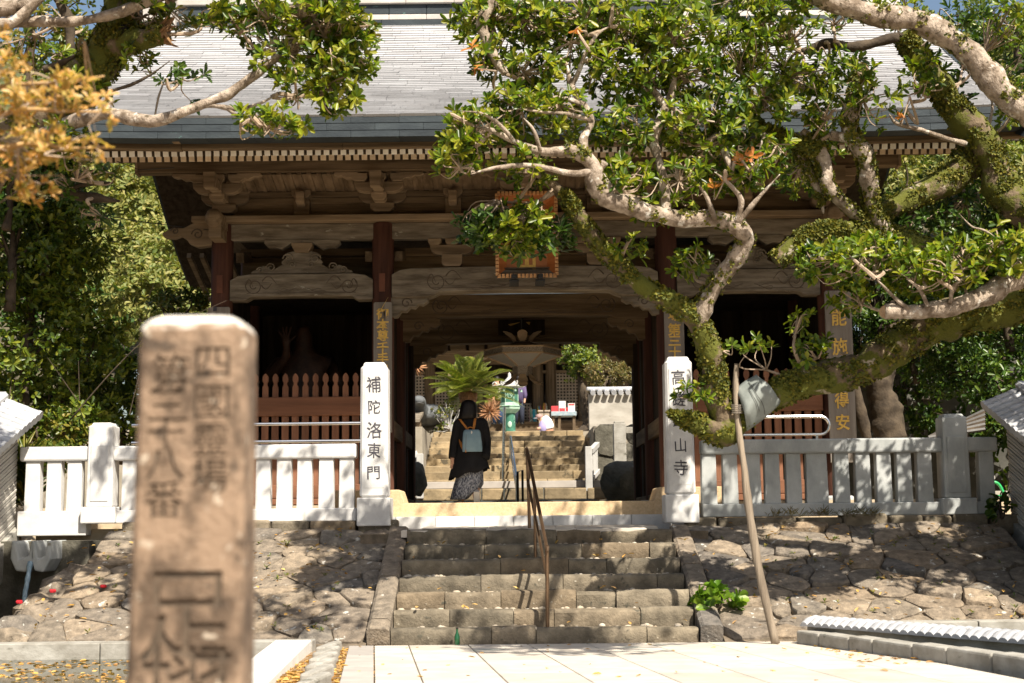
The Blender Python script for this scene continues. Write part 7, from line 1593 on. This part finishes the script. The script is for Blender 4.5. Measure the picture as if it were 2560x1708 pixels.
for k, (uv, D, r3, n, mt) in enumerate(bset): bush('wood_edge_tree', tones[k], tuple(ad(*uv, D)), r3, n, mt, .115, .05, 60 + k, group='trees at the left edge of the wood', cat='tree')
m = MB()
for k in range(6): x0 = NR.uniform(0, 300); a = ad(x0, NR.uniform(650, 1000), 19.5); m.tube([a, a + Vector((NR.uniform(-.4, .6), NR.uniform(-.2, .3), NR.uniform(.4, 1.2)))], [.008, .004], 4)
obj('bare_branch', MB().tube(spline([ad(160, 965, 19.2), ad(260, 850, 19.1), ad(340, 775, 19.0), ad(430, 730, 18.9), ad(520, 690, 18.9)], 5), [.011 - .0004 * q for q in range(21)], 6), bark_d, None, smooth=True, label='long bare branch slanting up through the left wood edge', cat='branch', loc=ad(160, 965, 19.2))
obj('thin_branches', m, bark_d, kind='stuff')
# ferny grass by the left fence end
C = np.array([ad(u, 1110 + NR.uniform(-60, 40), 18.9) for u in NR.uniform(38, 62, 60)]); stuff('long_grass', leaf_mesh('long_grass', rosettes(C, np.tile([0, -.3, 1.0], (60, 1)), NR, 6, .42, .03, 20, 60)), leaf_yl, None, 'stuff')
# hillside with separate sunlit crowns
m = MB(); nx, ny = 24, 14
def hill(x, y): return 1.5 + max(0, y - 30) * .42 + 1.2 * mnoise.noise(Vector((x * .08, y * .08, 0))) + .016 * max(0, abs(x) - 10) ** 1.3
for i in range(nx + 1):
    for j in range(ny + 1): x = -60 + 120 * i / nx; y = 62 + 70 * j / ny; m.v.append((x, y, hill(x, y)))
m.f = [(i * (ny + 1) + j, (i + 1) * (ny + 1) + j, (i + 1) * (ny + 1) + j + 1, i * (ny + 1) + j + 1) for i in range(nx) for j in range(ny)]
obj('hill', m, M('wooded slope', (.10, .11, .035), (.05, .06, .02), scale=.6, bump=.5, dist=.4), kind='structure')
m = MB()
for side, xa, xb in ((-1, -60, -11.5), (1, 11.5, 60)):
    b0 = len(m.v)
    for i in range(9):
        for j in range(9): x = xa + (xb - xa) * i / 8; y = 28 + 36 * j / 8; m.v.append((x, y, 1.2 + (hill(x, 62) - 1.2) * (j / 8) ** 1.2))
    m.f += [(b0 + i * 9 + j, b0 + (i + 1) * 9 + j, b0 + (i + 1) * 9 + j + 1, b0 + i * 9 + j + 1) for i in range(8) for j in range(8)]
obj('hill_foot', m, soil, kind='structure')
hs = [(300, 430, 60, 3.0), (370, 470, 56, 3.0), (290, 540, 54, 2.8), (350, 560, 50, 2.7), (420, 600, 48, 2.4), (300, 640, 44, 2.4), (380, 660, 42, 2.2), (450, 680, 40, 1.9), (330, 700, 37, 1.7), (430, 720, 36, 1.5), (240, 470, 52, 2.6), (460, 640, 46, 2.0), (410, 520, 58, 2.6), (340, 400, 66, 3.2), (260, 400, 62, 3.0)]
hs += [(2060, 400, 52, 2.6), (2120, 330, 56, 2.8), (2250, 260, 58, 3.0), (2330, 330, 54, 2.8), (2290, 420, 48, 2.4), (2180, 420, 50, 2.4), (2340, 150, 62, 3.2)]
hl_ = ['highest sunlit crown under the gate eave on the hillside', 'sunlit crown against the dark verge of the gate', 'golden crown left of the verge curve', 'golden crown in the middle of the visible hillside', 'yellowish crown below the dark verge', 'lower left yellow green crown on the hill', 'yellow green crown low in the middle of the hill', 'greenish crown beside the left gate column', 'low green crown behind the bare branch', 'low crown touching the left gate column', 'far left hillside crown behind the dark trees', 'small crown below the rear rafters', 'crown tucked behind the verge of the roof', 'topmost hazy crown on the hillside', 'topmost left crown on the hillside', 'sunlit crown on the hill just right of the gate roof end', 'crown on the hill seen above the mossy crossing limb', 'hill crown in the gap between the two big right limbs', 'hill crown at the right edge behind the mossy trunk', 'low hill crown right of the crossing trunks', 'low hill crown between gate eave and mossy trunk', 'highest hill crown at the right edge']
for k, (u, v, D, r_) in enumerate(hs): bush('hillside_tree', hl_[k], tuple(ad(u, v, D)), (r_, r_ * .8, r_ * .75), 620, leaf_hill, .006 * D - .04, (.006 * D - .04) * .45, 90 + k, group='trees on the sunlit hillside', trunk=bark)
# right background
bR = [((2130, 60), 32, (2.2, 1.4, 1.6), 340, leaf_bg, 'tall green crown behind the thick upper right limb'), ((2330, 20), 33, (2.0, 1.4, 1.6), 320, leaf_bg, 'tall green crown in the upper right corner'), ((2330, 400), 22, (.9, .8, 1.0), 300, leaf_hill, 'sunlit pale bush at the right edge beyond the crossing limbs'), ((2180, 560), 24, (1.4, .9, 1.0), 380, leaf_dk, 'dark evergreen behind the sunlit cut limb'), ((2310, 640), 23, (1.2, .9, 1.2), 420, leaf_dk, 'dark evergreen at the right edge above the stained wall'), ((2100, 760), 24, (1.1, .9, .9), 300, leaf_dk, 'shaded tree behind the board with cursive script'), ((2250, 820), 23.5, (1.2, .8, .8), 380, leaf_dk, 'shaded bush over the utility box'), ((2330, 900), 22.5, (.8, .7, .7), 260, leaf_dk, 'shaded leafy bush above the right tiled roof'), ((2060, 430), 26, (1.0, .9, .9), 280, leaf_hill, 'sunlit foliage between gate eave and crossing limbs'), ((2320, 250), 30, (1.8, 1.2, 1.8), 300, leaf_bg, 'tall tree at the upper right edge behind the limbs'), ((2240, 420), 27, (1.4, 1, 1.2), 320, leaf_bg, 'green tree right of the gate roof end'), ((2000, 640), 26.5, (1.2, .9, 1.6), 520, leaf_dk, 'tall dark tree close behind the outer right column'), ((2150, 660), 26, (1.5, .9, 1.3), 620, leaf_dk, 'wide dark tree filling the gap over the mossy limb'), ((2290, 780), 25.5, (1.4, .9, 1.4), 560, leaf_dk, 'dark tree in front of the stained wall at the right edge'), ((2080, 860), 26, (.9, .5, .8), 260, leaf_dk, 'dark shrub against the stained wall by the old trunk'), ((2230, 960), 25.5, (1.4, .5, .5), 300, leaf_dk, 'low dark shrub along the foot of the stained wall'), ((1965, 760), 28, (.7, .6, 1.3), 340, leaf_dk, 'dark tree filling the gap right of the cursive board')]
for k, (uv, D, r3, n, mt, lab) in enumerate(bR): bush('background_tree', lab, tuple(ad(*uv, D)), r3, n, mt, .12, .05, 140 + k, group='trees right of the gate')
bL = [((60, 60), 26, (1.6, 1.2, 1.6), 300, leaf_yl, 'yellow green crown at the upper left corner'), ((150, 260), 26, (1.6, 1.2, 1.3), 300, leaf_bg, 'green crown behind the leaning trunk')]
for k, (uv, D, r3, n, mt, lab) in enumerate(bL): bush('background_tree', lab, tuple(ad(*uv, D)), r3, n, mt, .13, .05, 160 + k, group='trees left of the gate roof')
t = thing('old_tree', 'thick dark tree trunk right of the board with cursive script', 'tree', ad(2035, 1000, 23.5)); limb(t, [(2045, 1010, 23.5, 40), (2030, 940, 23.5, 34), (2020, 880, 23.5, 30), (2035, 800, 23.6, 28), (2060, 700, 23.7, 24)], bark_d, 'trunk', 0, 12); limb(t, [(1990, 1010, 23.4, 12), (1972, 930, 23.4, 13), (1960, 880, 23.4, 12)], bark_d, 'limb', 0, 8)
D = 27.0; x0, x1 = ad(1890, 930, D).x, ad(2480, 930, D).x
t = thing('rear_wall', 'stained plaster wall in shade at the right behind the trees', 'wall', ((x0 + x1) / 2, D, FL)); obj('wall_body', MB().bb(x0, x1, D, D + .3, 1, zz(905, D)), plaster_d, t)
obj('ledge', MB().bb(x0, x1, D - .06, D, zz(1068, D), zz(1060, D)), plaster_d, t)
t = thing('utility_box', 'small grey utility box on the stained wall', 'box', ad(2130, 905, D - .1)); q = ad(2129, 905, D - .1); obj('case', MB().bb(q.x - .13, q.x + .13, D - .16, D - .004, q.z - .1, q.z + .1), plaster, t, bevel=.01); obj('conduit', MB().tube([(q.x - .1, D - .05, q.z - .1), (q.x - .1, D - .05, FL)], .015, 6), dark_metal, t)
t = thing('shed_roof', 'dark ribbed lean to roof behind the right granite post', 'roof', ad(2200, 960, 22))
for k in range(9): a, b = ad(2130 + k * 2, 1004 - k * 1.0, 21.5 + k * .1), ad(2260, 985 - k * 5.5, 21.5 + k * .1); obj('roof_rib', MB().tube([a, b], .03, 5), bark_d if k % 2 else dark_metal, t)
# green cart handle behind the right fence
gm = M('green enamel', (.02, .35, .10), (.015, .27, .08), rough=.3, spec=.6, scale=4, bump=0); t = thing('hose_cart', 'green tubular hose cart behind the right end of the granite fence', 'cart', ad(2290, 1150, 20))
obj('frame', MB().tube([Vector(p) for p in spline([ad(2262, 1110, 20), ad(2272, 1106, 20), ad(2290, 1110, 20), ad(2302, 1130, 20), ad(2312, 1160, 20)], 5)], .022, 7), gm, t, smooth=True); obj('cross_bar', MB().tube([ad(2265, 1138, 20), ad(2305, 1138, 20)], .014, 6).tube([ad(2265, 1148, 20), ad(2308, 1148, 20)], .014, 6), gm, t); obj('hub', MB().tube([ad(2277, 1096, 19.95), ad(2277, 1096, 20.1)], .04, 10), white_s, t); obj('bin', MB().bb(ad(2262, 1130, 20.2).x, ad(2312, 1130, 20.2).x, 20.2, 20.5, FL, zz(1240, 20.2)), plaster, t); obj('leg', MB().tube([ad(2312, 1160, 20), (ad(2312, 1160, 20).x, 20, FL)], .018, 6), gm, t)
# bright broad leaved plant on the right bank, ferns on the wall foot
shrub('bank_plant', 'bright green broad leaved plant growing at the foot of the right bank', ad(1648, 1400, 15.75), .30, .26, 40, leafmat('broad bright leaf', [(.10, .20, .015), (.16, .27, .02), (.24, .33, .03), (.07, .15, .012)], trans=.4), .115, .095, 77, stem=bark_d, cat='plant', nl=5, stems=10)
shrub('wall_plant', 'dark leafy weed at the foot of the right tiled wall', ad(2300, 1190, 18.2), .2, .3, 14, leaf_dk, .13, .09, 78, stem=bark_d, cat='plant', nl=5)
C = np.array([(x, 18.15 + NR.uniform(-.03, .03), 1.33) for x in NR.uniform(3.2, 4.6, 60)]); stuff('dry_grass', leaf_mesh('dry_grass', rosettes(C, np.tile([0, -.2, 1.0], (60, 1)), NR, 4, .13, .006, 10, 70)), leafmat('dry grass', [(.22, .16, .08), (.14, .12, .05), (.10, .11, .04)]), None, 'stuff')
C = np.array([TB(NR.uniform(-4.9, -2), NR.uniform(.2, 3.1), .05) if i % 2 else TB(NR.uniform(2.5, 6), NR.uniform(.2, 3.1), .05) for i in range(120)]); stuff('joint_weeds', leaf_mesh('joint_weeds', rosettes(C, np.tile([0, -.2, 1.0], (120, 1)), NR, 6, .05, .020, 20, 80)), leaf_yl, None, 'stuff')
C = []; U = []
for (x, y, z, r_) in [(9.2, 20.5, 2.6, 1.5), (11, 23, 3.4, 2.1), (10.2, 26.5, 3.8, 2.2), (13.5, 25, 4, 2.6), (12.5, 30, 5, 2.8), (16, 28, 5, 3), (9.6, 31, 4.5, 2.2), (-10.2, 22, 3, 1.9), (-12.5, 25, 4, 2.6), (-10.5, 28, 4.4, 2.4), (-15, 30, 5, 3), (-11.5, 33, 5.5, 2.8), (19, 33, 6, 3.6), (14, 36, 6.5, 3.4), (-18, 36, 7, 3.6)]:
    q = NR.normal(size=(330, 3)); q /= np.linalg.norm(q, axis=1, keepdims=True); q *= NR.uniform(.55, 1, (330, 1)); C.append(np.array([x, y, z]) + q * np.array([r_, r_, r_ * 1.05])); U.append(q + np.array([0, -.2, .5]))
stuff('woodland', leaf_mesh('woodland', rosettes(np.concatenate(C), np.concatenate(U), NR, 6, .22, .10)), leaf_dk, None, 'stuff')
# conifer and ivy clad tree to the right of the hall
D = 37.4
t = bush('juniper_tree', 'brownish juniper spreading over the plaster wall', tuple(at(1520, 940, D)), (.88, .66, .55), 460, leafmat('juniper', [(.16, .13, .035), (.24, .15, .05), (.10, .11, .03), (.26, .18, .07), (.07, .09, .02)], trans=.2), .11, .022, 201, nl=7, brn=8)
t = bush('ivy_tree', 'dark leafy tree clad in ivy right of the hanging lantern', tuple(at(1450, 905, D + 1)), (.68, .55, .6), 460, leaf_bg, .10, .05, 202)
limb(t, [(1345, 950, 38.4, 12), (1338, 900, 38.4, 10), (1325, 850, 38.4, 8)], bark_d, 'limb', 0, 8)
limb(t, [(1325, 1005, 37.8, 17), (1345, 985, 38, 14), (1350, 960, 38.2, 12), (1338, 920, 38.4, 11)], bark_d, 'trunk', 0, 9)
t = thing('added_shade_tree', 'unseen evergreen tree added behind the gate roof to shade the far stairs', 'tree', (7.6, 30.6, 1.2))  # tree out of view, put in for its shadow on the far steps
obj('trunk', MB().tube(spline([(7.6, 30.6, 1.2), (7.3, 30.5, 4), (6.8, 30.2, 7.6)], 6), np.linspace(.3, .14, 13), 10, True, .2, 3), bark_d, t, smooth=True)
shade_canopy(t, (3.4, 29.3, 8.9), (2.0, .8, .5), 330, 57, (6.8, 30.2, 7.6)); shade_canopy(t, (.6, 29.8, 9.0), (1.4, .7, .4), 130, 58, (3.4, 29.3, 8.9)); shade_canopy(t, (5.2, 29.2, 8.7), (1.6, 1.2, .5), 220, 59, (6.8, 30.2, 7.6)); shade_canopy(t, (2.8, 30.8, 9.4), (2.4, .6, .4), 330, 61, (6.8, 30.2, 7.6))
# ---- bottle on the lowest step, thin cable
c = at(1143, 1590, 15.12); t = thing('bottle', 'small green glass bottle standing against the lowest step', 'bottle', (c.x, 15.1, 0))
glm = M('green glass', (.01, .09, .03), (.008, .06, .02), rough=.08, spec=.7, bump=0, scale=3); obj('glass', MB().lathe((c.x, 15.1, .004), [(.026, 0), (.028, .01), (.028, .09), (.012, .13), (.011, .165)], 12), glm, t, smooth='auto'); obj('neck_cap', MB().lathe((c.x, 15.1, .170), [(.013, 0), (.013, .015)], 10), dark_metal, t)
obj('cable', MB().tube([Vector(p) for p in spline([ad(120, 470, 22), ad(300, 505, 21.2), ad(480, 528, 20.9), ad(520, 532, 20.9)], 5)], .008, 4), dark_metal, None, label='thin dark cable sagging to the left gate column', cat='cable', loc=ad(300, 505, 21.2))
obj('wire', MB().tube([ad(150, 515 - 190, 19), ad(320, 390, 18.6), ad(400, 385, 18.5)], .006, 4), dark_metal, None, label='thin pale wire strung below the left eave', cat='cable', loc=ad(320, 390, 18.6))
# ------------------------------------------------------------------ tidy
bpy.data.objects.remove(to); bpy.data.curves.remove(tc)
